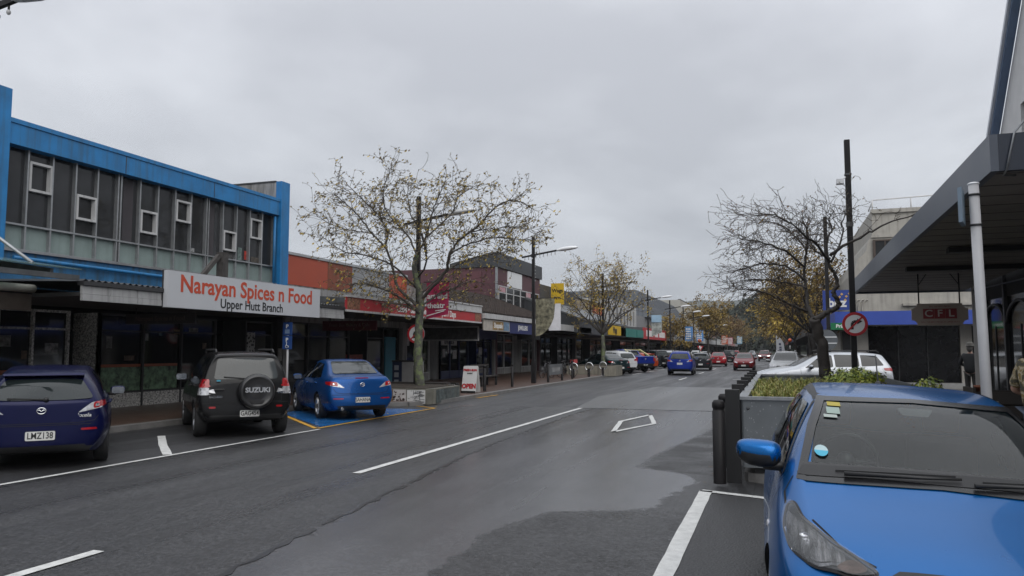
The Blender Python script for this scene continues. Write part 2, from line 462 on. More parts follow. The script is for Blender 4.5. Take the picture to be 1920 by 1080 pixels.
def strip(bvh, line, axis, side=1, w=.008, eps=.003, mb=None, mi=0, closed=False):
    """thin line (seam, trim) draped over the car"""
    mb = mb or MB(); pts = [V(*p) for p in line]
    if closed: pts.append(pts[0])
    den = []
    for a, b_ in zip(pts, pts[1:]):
        n = max(1, int((b_ - a).length / .05))
        den += [a + (b_ - a) * j / n for j in range(n)]
    den.append(pts[-1]); L_ = []
    for i, p in enumerate(den):
        d2 = (den[min(i + 1, len(den) - 1)] - den[max(i - 1, 0)]).normalized(); nr = V(-d2.y, d2.x) * w / 2
        row = []
        for q in (p + nr, p - nr):
            if axis == 's': o, d = V(side * 3, q.x, q.y), V(-side, 0, 0)
            elif axis == 'f': o, d = V(q.x, 6, q.y), V(0, -1, 0)
            elif axis == 'r': o, d = V(q.x, -6, q.y), V(0, 1, 0)
            else: o, d = V(q.x, q.y, 5), V(0, 0, -1)
            h, nrm, _, _ = bvh.ray_cast(o, d)
            if h is None: row = None; break
            row.append(h - d * eps)
        L_.append(row)
    for a, b_ in zip(L_, L_[1:]):
        if a and b_: mb.add([a[0], a[1], b_[1], b_[0]], [(0, 1, 2, 3)], mi, True)
    return mb

def wheel_mbs(r, w, spokes=5, rimr=.66, double=False):
    t = MB()
    Mx = Matrix.Rotation(PI / 2, 4, 'Y')                 # local z -> +X (outer face)
    h = w / 2
    prof = [(r * rimr, -h * .9), (r * .80, -h), (r * .93, -h * .95), (r * .985, -h * .7), (r, -h * .35), (r, h * .35), (r * .985, h * .7), (r * .93, h * .95), (r * .80, h), (r * rimr, h * .9), (r * rimr * .98, h * .6), (r * rimr * .95, -h * .8)]
    t.lathe(prof, 32, Mx, 0)
    m = MB()
    rr = r * rimr
    m.lathe([(rr * 1.0, h * .92), (rr * .99, h * .96), (rr * .93, h * .86), (rr * .90, h * .3), (rr * .88, -h * .4)], 32, Mx, 0)
    m.lathe([(0.001, h * .80), (rr * .10, h * .82), (rr * .2, h * .78), (rr * .24, h * .66), (rr * .24, h * .3)], 20, Mx, 0)
    for k in range(spokes):
        a0 = 2 * PI * k / spokes
        for off in ((-.16, .16) if double else (0,)):
            a = a0 + off
            d = V(0, math.cos(a), math.sin(a)); p = V(0, -math.sin(a), math.cos(a))
            wi = rr * (.10 if double else .17)
            i_, o_ = d * rr * .16, d * rr * .95
            vs = []
            for q, ww, x0, x1 in ((i_, wi, h * .55, h * .78), (o_, wi * .75, h * .62, h * .90)):
                vs += [q - p * ww + V(x0, 0, 0), q + p * ww + V(x0, 0, 0), q + p * ww * .7 + V(x1, 0, 0), q - p * ww * .7 + V(x1, 0, 0)]
            m.add(vs, [(0, 1, 2, 3), (7, 6, 5, 4), (0, 4, 5, 1), (1, 5, 6, 2), (2, 6, 7, 3), (3, 7, 4, 0)], 0)
    m.lathe([(0.001, h * .12), (rr * .9, h * .1)], 24, Mx, 1)
    for k in range(5):
        a = 2 * PI * k / 5 + .3; m.obox((h * .74, math.cos(a) * rr * .15, math.sin(a) * rr * .15), (.01, 0, 0), (0, .012, 0), (0, 0, .012), 1)
    return t, m

def mirror_mbs(side, x, y, z, sc=1.0):
    b = bmesh.new(); bmesh.ops.create_icosphere(b, subdivisions=3, radius=1)
    for v in b.verts:
        c = v.co
        px = math.copysign(abs(c.x) ** .6, c.x) * .118 * sc; py = (c.y * .075 * (1 if c.y > 0 else .45)) * sc; pz = math.copysign(abs(c.z) ** .62, c.z) * .074 * sc
        if c.x > 0: pz = pz * (1 - .22 * c.x) + .018 * sc * c.x
        v.co = V(side * px, py, pz)
    m = MB(); b.verts.index_update(); b.faces.ensure_lookup_table()
    o = V(side * (x + .11 * sc), y, z)
    vs = [o + v.co for v in b.verts]
    fs = [[v.index for v in f.verts] for f in b.faces]
    if side < 0: fs = [f[::-1] for f in fs]
    for f in fs: pass
    m.v = [tuple(p) for p in vs]; m.f = fs
    m.m = [1 if sum(vs[i].z for i in f) / len(f) < z - .006 * sc + .10 * (sum(abs(vs[i].x) for i in f) / len(f) - x - .11 * sc) else 0 for f in fs]; m.sm = [True] * len(fs); b.free()
    m.tube([(side * (x - .04), y + .02, z - .06 * sc), (side * (x + .08 * sc), y + .0, z - .055 * sc)], [.028, .035], 8, 1)
    g = MB(); b2 = bmesh.new()
    p = roundpoly([(-.10, -.055), (.10, -.06), (.105, .055), (-.09, .06)], .04)
    g.prism([(side * q[0] * sc, q[1] * sc) for q in p], (o.x, o.y - .036 * sc, o.z), (1, 0, 0), (0, 0, 1), (0, -1, 0), .004)
    b2.free()
    return m, g

def emblem_mb(x, y, z, d=(0, -1, 0), w=.055, h=.043):
    """an oval ring with a pair of winged strokes"""
    m = MB(); U = V(1, 0, 0) if abs(d[1]) > .5 else V(0, 1, 0)
    c = V(x, y, z)
    m.tube([c + U * math.cos(2 * PI * k / 20) * w + V(0, 0, math.sin(2 * PI * k / 20) * h) for k in range(21)], .008, 6, 0, False)
    dn = V(*d) * .002
    m.tube([c + U * -w * .95 + V(0, 0, h * .1) + dn, c + U * -w * .45 + V(0, 0, h * .30) + dn, c + V(0, 0, -h * .25) + dn, c + U * w * .45 + V(0, 0, h * .30) + dn, c + U * w * .95 + V(0, 0, h * .1) + dn], .008, 6, 0)
    return m

def make_car(spec, name, label, cat, loc, rot, plate=None, group=None, level=2, pnt=None, near=False):
    """builds one car of a type: body, glass, lamps, wheels, plate, mirrors"""
    L, Wd = spec['L'], spec['W']; S = lambda s: L / 2 - s
    root = thing(name, label, cat, loc, rot, group)
    me, bvh = car_body(spec, level)
    root_parts = {}
    def P(nm, mb, mats, par=None, lab=None): return part(par or root, nm, mb, mats, False, lab)
    me.name = 'body'
    if spec.get('ws') and near:
        # split the windscreen out of the shell so the cabin shows through it
        b = bmesh.new(); b.from_mesh(me); w = b.copy()
        bmesh.ops.delete(b, geom=[f for f in b.faces if f.material_index == 2], context='FACES'); b.to_mesh(me)
        bmesh.ops.delete(w, geom=[f for f in w.faces if f.material_index != 2], context='FACES')
        wm = bpy.data.meshes.new('windscreen'); w.to_mesh(wm); w.free(); b.free()
        wm.materials.clear(); wm.materials.append(clear_glass('windscreen glass', (0.78, 0.86, 0.83)))
        for p in wm.polygons: p.material_index = 0; p.use_smooth = True
        wo = bpy.data.objects.new('windscreen', wm); COL.objects.link(wo); wo.parent = root
    bo = bpy.data.objects.new('body', me); COL.objects.link(bo); bo.parent = root
    def seam(ln, ax, sd=1, w=.009):
        mb_ = strip(bvh, ln, ax, sd, w, .003)
        if mb_.v: P('panel_gap', mb_, M_SEAM)
    for poly in spec.get('side', []):
        for sd in (-1, 1): P('side_window', patch(bvh, roundpoly([(S(a), b_) for a, b_ in poly], .05), 's', sd, .005, .07), M_GLASS)
    for nm, ax in (('front_glass', 'f'), ('rear_glass', 'r')):
        if nm in spec and not (near and ax == 'f'):
            P('windscreen' if ax == 'f' else 'rear_window', patch(bvh, roundpoly(spec[nm], .06), ax, 1, .010, .05), M_GLASS if ax == 'f' else M_GLASSR)
    for lamps, nm, ax in (('head', 'headlight', 'f'), ('tailc', 'tail_light', 'r')):
        for sd in (-1, 1):
            if lamps not in spec: continue
            mb = MB()
            for q, (mi, eps, poly) in enumerate(spec[lamps]):
                patch(bvh, roundpoly([(sd * x, z) for x, z in poly], .03), ax, 1, eps, .035, mi, mb)
            for q, (mi, eps, poly) in enumerate(spec.get(lamps + '_s', [])):
                patch(bvh, roundpoly([(S(a), z) for a, z in poly], .03), 's', sd, eps, .035, mi, mb)
            P(nm, mb, [M_RED, M_CLEAR, M_AMBER, M_TRIM, M_CHROME])
    if 'grille' in spec:
        mb = MB()
        for mi, eps, poly in spec['grille']: patch(bvh, roundpoly(poly, .03), 'f', 1, eps, .06, mi, mb)
        P('grille', mb, [M_TRIM, M_CHROME])
    if 'bumper_r' in spec:
        mb = MB()
        for mi, eps, poly in spec['bumper_r']: patch(bvh, roundpoly(poly, .02), 'r', 1, eps, .06, mi, mb)
        P('rear_bumper', mb, [M_TRIM, M_RED])
    for ln in spec.get('seams', []):
        for sd in (-1, 1): seam([(S(a), b_) for a, b_ in ln], 's', sd)
    for ln in spec.get('seams_r', []): seam(ln, 'r')
    for ln in spec.get('seams_t', []):
        for sd in (-1, 1): seam([(sd * a, S(b_)) for a, b_ in ln], 't')
    for (s, z) in spec.get('handles', []):
        for sd in (-1, 1):
            h, nrm, _, _ = bvh.ray_cast(V(sd * 3, S(s), z), V(-sd, 0, 0))
            if h: mb = MB(); mb.tube([(h.x - sd * .005, h.y - .09, z), (h.x + sd * .03, h.y - .07, z), (h.x + sd * .03, h.y + .07, z + .004), (h.x - sd * .005, h.y + .09, z)], .016, 8); P('door_handle', mb, P_PROTO)
    # wheels
    t, m = wheel_mbs(spec['r'], spec.get('tw', .205), spec.get('spokes', 5), spec.get('rimr', .68), spec.get('dbl', False))
    tm = t.mesh('wheel', M_TYRE); rm = m.mesh('rim', [M_RIM, M_TRIM])
    for s in spec['axles']:
        for sd in (-1, 1):
            wo = bpy.data.objects.new('wheel', tm); COL.objects.link(wo); wo.parent = root
            wo.location = (sd * (Wd / 2 - spec.get('tw', .205) / 2 - .025), S(s), spec['r']); wo.rotation_euler = (random.random() * 6, 0, 0 if sd > 0 else PI)
            ro = bpy.data.objects.new('rim', rm); COL.objects.link(ro); ro.parent = wo
    # mirrors
    ms_, mz_, mx_ = spec['mirror']
    for sd in (-1, 1):
        a, g = mirror_mbs(sd, mx_, S(ms_), mz_, spec.get('msc', 1.0))
        mo = P('wing_mirror', a, [P_PROTO, M_TRIM]); P('mirror_glass', g, mat('mirror glass', (.22, .24, .27), .08, .9, var=.1), mo)
    # plates
    for ax, (x, z, wv, hv), txt in (('f', spec['plate_f'], None), ('r', spec['plate_r'], plate)):
        d = 1 if ax == 'f' else -1
        h, nrm, _, _ = bvh.ray_cast(V(x, 6 * d, z), V(0, -d, 0))
        if h is None: continue
        tilt = V(0, 0, 1); mb = MB(); y = h.y + d * .012
        mb.prism(roundpoly([(-wv / 2, -hv / 2), (wv / 2, -hv / 2), (wv / 2, hv / 2), (-wv / 2, hv / 2)], .02), (x, y, z), (1, 0, 0), (0, 0, 1), (0, d, 0), .006)
        po = P('number_plate', mb, M_PLATE)
        if txt and ax == 'r':
            letters(po, txt, hv * 1.0, (x, y - .009, z), (1, 0, 0), Zu, M_INK, .0015, .74, .0025, world=False)
    if 'emblem_r' in spec:
        x, z = spec['emblem_r']; h, *_ = bvh.ray_cast(V(x, -6, z), V(0, 1, 0))
        if h: P('emblem', emblem_mb(x, h.y - .012, z), M_CHROME)
    if 'emblem_f' in spec:
        x, z = spec['emblem_f']; h, *_ = bvh.ray_cast(V(x, 6, z), V(0, -1, 0))
        if h: P('emblem', emblem_mb(x, h.y + .012, z, (0, 1, 0)), M_CHROME)
    if 'wiper' in spec:
        a, b_ = spec['wiper']; mb = MB()
        pp = []
        for x, z in (a, b_):
            h, *_ = bvh.ray_cast(V(x, -6, z), V(0, 1, 0))
            if h: pp.append(h + V(0, -.03, 0))
        if len(pp) == 2:
            mb.bar(pp[0], pp[1], .025, .02); mb.sphere(pp[0], .035, 8, 6); P('rear_wiper', mb, M_TRIM)
    if 'rails' in spec:
        s0, s1, x, z = spec['rails']
        for sd in (-1, 1):
            mb = MB(); mb.tube([(sd * x, S(s0), z - .06), (sd * x, S(s0 + .12), z), (sd * x, S(s1 - .12), z), (sd * x, S(s1), z - .06)], .02, 8); P('roof_rail', mb, spec.get('railm', M_TRIM))
    if 'spoiler' in spec:
        s, z, w = spec['spoiler']; mb = MB()
        mb.prism(roundpoly([(0, 0), (.22, .02), (.24, -.015), (.05, -.05)], .01), (-w, S(s), z), (0, -1, 0), (0, 0, 1), (1, 0, 0), 2 * w); P('spoiler', mb, P_PROTO)
    if pnt: repaint(root, {P_PROTO: pnt})
    root['_t'] = 1
    return root, bvh
def repaint(root, sw):
    def go(o):
        for s in getattr(o, 'material_slots', []):
            if s.material in sw: m_ = sw[s.material]; s.link = 'OBJECT'; s.material = m_
        for c in o.children: go(c)
    go(root)

# station: distance from front bumper, sill, belt, top, half widths (sill, mid, belt, top) and the tilt (low, belt, top)
SP_NEAR = dict(L=3.94, W=1.71, r=.30, axles=(.80, 3.32), ws=(4, 7), spokes=7,
    st=[(.02, .26, .60, .68, .50, .60, .58, .47), (.12, .21, .61, .71, .66, .75, .715, .54), (.38, .19, .70, .815, .745, .835, .79, .60), (.80, .18, .82, .925, .76, .853, .80, .63),
        (1.05, .18, .895, 1.02, .76, .853, .795, .64), (1.32, .18, .925, 1.175, .76, .855, .795, .605), (1.62, .18, .94, 1.315, .76, .855, .795, .565), (1.86, .18, .95, 1.385, .76, .855, .795, .545),
        (2.15, .18, .96, 1.43, .76, .855, .795, .545), (2.7, .18, .975, 1.45, .76, .855, .79, .545), (3.2, .18, 1.0, 1.425, .755, .85, .785, .52), (3.55, .20, 1.02, 1.375, .74, .835, .765, .49),
        (3.84, .25, 1.02, 1.36, .62, .76, .71, .46, (.05, -.0, -.22))],
    side=[[(1.30, .96), (2.30, .985), (2.30, 1.335), (1.92, 1.325)], [(2.38, .985), (3.15, 1.01), (3.02, 1.335), (2.38, 1.345)]],
    front_glass=[(-.64, 1.0), (.64, 1.0), (.50, 1.43), (-.50, 1.43)], rear_glass=[(-.55, 1.04), (.55, 1.04), (.45, 1.33), (-.45, 1.33)],
    grille=[(0, .004, [(-.40, .30), (.40, .30), (.46, .44), (-.46, .44)]), (0, .004, [(-.42, .60), (.42, .60), (.34, .69), (-.34, .69)]), (1, .008, [(-.36, .675), (.36, .675), (.34, .69), (-.34, .69)])],
    tailc=[(0, .006, [(.52, .85), (.72, .88), (.70, 1.02), (.50, 1.0)])], mirror=(1.42, 1.035, .775), msc=1.12,
    plate_f=(0, .46, .36, .125), plate_r=(0, .68, .36, .125), seams_t=[[(.715, 1.06), (.758, .98), (.757, .84)], [(.64, .56), (.52, .30), (.40, .20)]],
    seams=[[(1.10, .90), (1.12, .55), (1.16, .24)], [(2.34, .95), (2.36, .30)], [(3.1, 1.0), (3.05, .75), (2.95, .60)]], handles=[(2.18, .86), (3.0, .89)])
SP_HATCH = dict(L=4.49, W=1.755, r=.315, axles=(.93, 3.57), dbl=True, tail=.10,
    st=[(.03, .24, .60, .70, .52, .62, .60, .48), (.14, .20, .66, .78, .66, .75, .72, .54), (.45, .18, .76, .87, .75, .84, .80, .60), (.95, .17, .87, .96, .77, .868, .82, .63),
        (1.25, .17, .90, 1.0, .78, .875, .825, .65), (1.75, .17, .925, 1.25, .78, .877, .82, .585), (2.10, .17, .945, 1.40, .78, .877, .82, .54), (2.5, .17, .965, 1.455, .78, .877, .815, .53),
        (3.0, .17, .98, 1.465, .78, .877, .81, .53), (3.5, .18, 1.0, 1.435, .78, .875, .80, .52), (3.92, .20, 1.02, 1.385, .77, .86, .78, .50), (4.16, .22, 1.0, 1.33, .73, .84, .755, .49, (.10, .06, -.06)),
        (4.34, .26, .97, 1.285, .64, .79, .71, .47, (.09, .05, -.20))],
    side=[[(1.55, .955), (2.55, .99), (2.55, 1.36), (2.2, 1.36)], [(2.63, .99), (3.75, 1.04), (3.45, 1.36), (2.63, 1.38)]],
    front_glass=[(-.64, 1.0), (.64, 1.0), (.50, 1.40), (-.50, 1.40)], rear_glass=[(-.64, 1.0), (-.35, .985), (.35, .985), (.64, 1.0), (.47, 1.27), (-.47, 1.27)],
    tailc=[(1, .006, [(.44, .80), (.76, .87), (.745, .955), (.62, .945)]), (0, .009, [(.64, .855), (.79, .89), (.765, .96), (.64, .945)]), (4, .012, [(.665, .88), (.71, .89), (.70, .93), (.66, .92)])],
    tailc_s=[(0, .008, [(4.10, .90), (4.36, .88), (4.34, .965), (4.05, .955)])],
    head=[(1, .006, [(.50, .62), (.74, .68), (.70, .76), (.46, .70)])], grille=[(0, .004, [(-.4, .28), (.4, .28), (.46, .5), (-.46, .5)])],
    bumper_r=[(0, .004, [(-.60, .27), (.60, .27), (.55, .36), (-.55, .36)]), (1, .005, [(.50, .555), (.70, .56), (.69, .59), (.49, .585)]), (1, .005, [(-.50, .555), (-.70, .56), (-.69, .59), (-.49, .585)])],
    seams_r=[[(-.74, .80), (-.66, .69), (-.45, .665), (.45, .665), (.66, .69), (.74, .80)], [(-.62, .64), (.62, .64)]],
    mirror=(1.75, .99, .85), plate_f=(0, .42, .36, .125), plate_r=(0, .50, .36, .125), emblem_r=(0, .845), emblem_f=(0, .66), wiper=((.05, 1.0), (-.42, 1.02)),
    seams=[[(1.4, .9), (1.43, .3)], [(2.59, .96), (2.6, .25)], [(3.55, 1.0), (3.48, .7), (3.3, .55)]], handles=[(2.4, .86), (3.4, .89)], spoiler=(4.02, 1.345, .50))
SP_SUV = dict(L=4.22, W=1.81, r=.345, tw=.225, axles=(.85, 3.49), rimr=.64, tail=.05,
    st=[(.03, .34, .78, .86, .56, .68, .66, .52), (.15, .30, .84, .94, .70, .80, .77, .58), (.45, .28, .92, 1.02, .78, .87, .83, .64), (.95, .27, .99, 1.08, .80, .90, .84, .68), (1.2, .27, 1.02, 1.12, .80, .903, .845, .69),
        (1.6, .27, 1.04, 1.42, .80, .905, .845, .63), (1.9, .27, 1.05, 1.60, .80, .905, .845, .59), (2.3, .27, 1.06, 1.655, .80, .905, .845, .58), (3.0, .27, 1.07, 1.67, .80, .905, .84, .58), (3.6, .28, 1.08, 1.655, .80, .90, .835, .57),
        (4.0, .30, 1.09, 1.63, .78, .885, .82, .56), (4.13, .34, 1.09, 1.60, .72, .86, .80, .55, (.06, .02, -.06)), (4.17, .38, 1.09, 1.55, .66, .83, .78, .54, (.07, .0, -.12))],
    side=[[(1.50, 1.09), (2.48, 1.11), (2.48, 1.55), (1.98, 1.54)], [(2.56, 1.11), (3.30, 1.12), (3.30, 1.55), (2.56, 1.56)], [(3.38, 1.13), (3.88, 1.15), (3.80, 1.53), (3.38, 1.55)]],
    front_glass=[(-.68, 1.12), (.68, 1.12), (.56, 1.58), (-.56, 1.58)], rear_glass=[(-.60, 1.13), (.60, 1.13), (.53, 1.53), (-.53, 1.53)],
    tailc=[(0, .008, [(.68, .98), (.815, .98), (.79, 1.14), (.68, 1.14)]), (1, .008, [(.685, .84), (.82, .84), (.815, .98), (.68, .98)])],
    tailc_s=[(0, .008, [(4.02, .98), (4.2, .98), (4.16, 1.14), (4.0, 1.14)]), (1, .008, [(4.04, .84), (4.22, .84), (4.2, .98), (4.02, .98)])],
    head=[(1, .006, [(.48, .74), (.74, .76), (.72, .92), (.46, .90)])], grille=[(0, .004, [(-.4, .72), (.4, .72), (.4, .86), (-.4, .86)]), (0, .004, [(-.5, .36), (.5, .36), (.5, .56), (-.5, .56)])],
    bumper_r=[(0, .006, [(-.74, .36), (.74, .36), (.74, .42), (-.74, .42)]), (1, .007, [(.56, .585), (.68, .585), (.68, .62), (.56, .62)]), (1, .007, [(-.56, .585), (-.68, .585), (-.68, .62), (-.56, .62)])],
    seams_r=[[(-.66, 1.12), (-.66, .70), (.66, .70), (.66, 1.12)], [(-.80, .68), (.80, .68)]],
    mirror=(1.62, 1.12, .87), msc=1.05, plate_f=(0, .5, .36, .125), plate_r=(.06, .475, .36, .125), wiper=((.02, 1.14), (-.42, 1.18)),
    seams=[[(1.35, 1.0), (1.4, .4)], [(2.52, 1.08), (2.53, .35)], [(3.42, 1.08), (3.36, .7), (3.2, .5)]], handles=[(2.35, .97), (3.25, .99)], rails=(2.0, 3.95, .54, 1.70))
SP_SEDAN = dict(L=4.58, W=1.755, r=.315, axles=(.93, 3.57), dbl=True, tail=.10,
    st=[(.03, .24, .60, .70, .52, .62, .60, .48), (.14, .20, .66, .78, .66, .75, .72, .54), (.45, .18, .76, .87, .75, .84, .80, .60), (.95, .17, .87, .96, .77, .868, .82, .63),
        (1.25, .17, .90, 1.0, .78, .875, .825, .65), (1.75, .17, .925, 1.25, .78, .877, .82, .585), (2.10, .17, .945, 1.40, .78, .877, .82, .54), (2.5, .17, .965, 1.455, .78, .877, .815, .53),
        (2.95, .17, .98, 1.465, .78, .877, .81, .53), (3.3, .18, .99, 1.42, .78, .875, .805, .53), (3.65, .19, 1.0, 1.27, .78, .87, .80, .56), (3.98, .20, 1.0, 1.10, .77, .86, .795, .62),
        (4.24, .22, .99, 1.065, .74, .845, .775, .64), (4.41, .25, .965, 1.06, .68, .81, .735, .62, (.11, .02, .0)), (4.47, .29, .93, 1.02, .60, .76, .70, .58, (.10, .0, -.02))],
    side=[[(1.55, .955), (2.50, .98), (2.50, 1.36), (2.2, 1.36)], [(2.58, .98), (3.62, 1.02), (3.22, 1.35), (2.58, 1.38)]],
    front_glass=[(-.64, 1.0), (.64, 1.0), (.50, 1.40), (-.50, 1.40)], rear_glass=[(-.57, 1.105), (.57, 1.105), (.47, 1.40), (-.47, 1.40)],
    tailc=[(1, .006, [(.42, .78), (.76, .84), (.74, .93), (.60, .92)]), (0, .009, [(.58, .825), (.80, .86), (.76, .94), (.60, .925)]), (4, .012, [(.665, .86), (.70, .87), (.69, .90), (.66, .89)])],
    tailc_s=[(0, .008, [(4.22, .87), (4.5, .84), (4.46, .935), (4.16, .93)])],
    head=[(1, .006, [(.50, .62), (.74, .68), (.70, .76), (.46, .70)])], grille=[(0, .004, [(-.4, .28), (.4, .28), (.46, .5), (-.46, .5)])],
    bumper_r=[(0, .004, [(-.60, .27), (.60, .27), (.55, .36), (-.55, .36)]), (1, .005, [(.46, .515), (.70, .52), (.69, .545), (.45, .54)]), (1, .005, [(-.46, .515), (-.70, .52), (-.69, .545), (-.45, .54)])],
    seams_r=[[(-.70, .78), (-.62, .675), (-.45, .65), (.45, .65), (.62, .675), (.70, .78)], [(-.72, .62), (.72, .62)]],
    mirror=(1.75, .99, .85), plate_f=(0, .42, .36, .125), plate_r=(0, .50, .36, .125), emblem_r=(0, .86), emblem_f=(0, .66),
    seams=[[(1.4, .9), (1.43, .3)], [(2.54, .96), (2.55, .25)], [(3.5, 1.0), (3.45, .7), (3.3, .55)]], handles=[(2.35, .86), (3.3, .88)])
SP_WAGON = dict(L=4.78, W=1.80, r=.325, axles=(.95, 3.68), tail=.07,
    st=[(.03, .26, .62, .72, .54, .64, .62, .50), (.14, .22, .68, .80, .68, .77, .74, .56), (.5, .20, .79, .90, .77, .86, .81, .61), (1.0, .20, .88, .98, .79, .893, .83, .64),
        (1.3, .20, .91, 1.02, .80, .90, .835, .66), (1.8, .20, .935, 1.27, .80, .90, .835, .60), (2.15, .20, .95, 1.42, .80, .90, .83, .55), (2.6, .20, .97, 1.49, .80, .90, .825, .545),
        (3.2, .20, .985, 1.505, .80, .90, .82, .545), (3.8, .21, 1.0, 1.49, .80, .897, .815, .54), (4.3, .23, 1.01, 1.45, .78, .88, .80, .53), (4.56, .26, 1.0, 1.40, .73, .855, .775, .52, (.10, .05, -.10)),
        (4.66, .30, .98, 1.35, .66, .82, .745, .50, (.10, .04, -.20))],
    side=[[(1.62, .965), (2.62, .99), (2.62, 1.39), (2.25, 1.38)], [(2.70, .99), (3.55, 1.01), (3.55, 1.40), (2.70, 1.41)], [(3.63, 1.01), (4.42, 1.05), (4.2, 1.37), (3.63, 1.40)]],
    front_glass=[(-.65, 1.02), (.65, 1.02), (.51, 1.42), (-.51, 1.42)], rear_glass=[(-.62, 1.0), (.62, 1.0), (.50, 1.34), (-.50, 1.34)],
    tailc=[(1, .006, [(.44, .82), (.78, .86), (.77, .96), (.60, .95)]), (0, .009, [(.60, .85), (.82, .87), (.79, .97), (.60, .955)])],
    tailc_s=[(0, .008, [(4.42, .88), (4.7, .86), (4.66, .97), (4.38, .96)])],
    head=[(1, .006, [(.46, .62), (.76, .66), (.72, .78), (.42, .73)])], head_s=[(1, .008, [(.08, .66), (.50, .70), (.62, .79), (.2, .76)])],
    grille=[(0, .004, [(-.36, .60), (.36, .60), (.34, .72), (-.34, .72)]), (0, .004, [(-.5, .28), (.5, .28), (.5, .46), (-.5, .46)])],
    bumper_r=[(0, .004, [(-.62, .30), (.62, .30), (.58, .40), (-.58, .40)])],
    seams_r=[[(-.72, .80), (-.64, .66), (.64, .66), (.72, .80)]], mirror=(1.8, 1.0, .87), plate_f=(0, .44, .36, .125), plate_r=(0, .72, .36, .125), emblem_r=(0, .89), emblem_f=(0, .66), wiper=((.0, 1.01), (-.4, 1.03)),
    seams=[[(1.45, .92), (1.48, .3)], [(2.66, .97), (2.67, .26)], [(3.72, 1.0), (3.62, .7), (3.45, .55)]], handles=[(2.48, .87), (3.45, .89)], rails=(2.2, 4.35, .50, 1.545))
SP_CROSS = dict(L=4.45, W=1.82, r=.34, axles=(.90, 3.57), tail=.07,
    st=[(.03, .30, .72, .82, .56, .68, .66, .52), (.15, .26, .78, .90, .70, .80, .77, .58), (.5, .24, .88, .98, .78, .87, .83, .63), (1.0, .23, .96, 1.05, .80, .90, .84, .66), (1.25, .23, .98, 1.09, .80, .907, .845, .68),
        (1.7, .23, 1.0, 1.37, .80, .91, .845, .61), (2.0, .23, 1.02, 1.53, .80, .91, .84, .57), (2.4, .23, 1.04, 1.61, .80, .91, .835, .56), (3.1, .23, 1.06, 1.62, .80, .91, .83, .56), (3.7, .24, 1.08, 1.58, .80, .90, .82, .55),
        (4.1, .27, 1.09, 1.53, .77, .88, .80, .54), (4.28, .30, 1.08, 1.48, .72, .86, .78, .53, (.08, .04, -.08)), (4.34, .34, 1.05, 1.43, .66, .83, .75, .52, (.09, .03, -.18))],
    side=[[(1.58, 1.05), (2.52, 1.09), (2.52, 1.50), (2.05, 1.49)], [(2.60, 1.09), (3.35, 1.11), (3.35, 1.50), (2.60, 1.51)], [(3.43, 1.12), (3.95, 1.16), (3.85, 1.46), (3.43, 1.49)]],
    front_glass=[(-.66, 1.09), (.66, 1.09), (.54, 1.53), (-.54, 1.53)], rear_glass=[(-.60, 1.10), (.60, 1.10), (.51, 1.43), (-.51, 1.43)],
    tailc=[(0, .008, [(.50, .92), (.82, .92), (.78, 1.06), (.56, 1.05)])], tailc_s=[(0, .008, [(4.1, .92), (4.4, .92), (4.34, 1.06), (4.05, 1.05)])],
    head=[(1, .006, [(.44, .72), (.76, .76), (.73, .88), (.42, .82)])], head_s=[(1, .008, [(.08, .74), (.50, .80), (.6, .9), (.2, .86)])],
    grille=[(0, .004, [(-.42, .62), (.42, .62), (.38, .82), (-.38, .82)]), (1, .008, [(-.40, .78), (.40, .78), (.40, .80), (-.40, .80)]), (0, .004, [(-.6, .32), (.6, .32), (.56, .5), (-.56, .5)])],
    bumper_r=[(0, .004, [(-.66, .34), (.66, .34), (.62, .46), (-.62, .46)])], seams_r=[[(-.72, .84), (-.64, .70), (.64, .70), (.72, .84)]],
    mirror=(1.72, 1.08, .87), msc=1.1, plate_f=(0, .46, .36, .125), plate_r=(0, .80, .36, .125), wiper=((.0, 1.11), (-.4, 1.13)),
    seams=[[(1.4, .97), (1.43, .35)], [(2.56, 1.06), (2.57, .3)], [(3.55, 1.06), (3.48, .75), (3.3, .55)]], handles=[(2.38, .95), (3.28, .97)], rails=(2.1, 4.05, .51, 1.655), railm=M_CHROME)
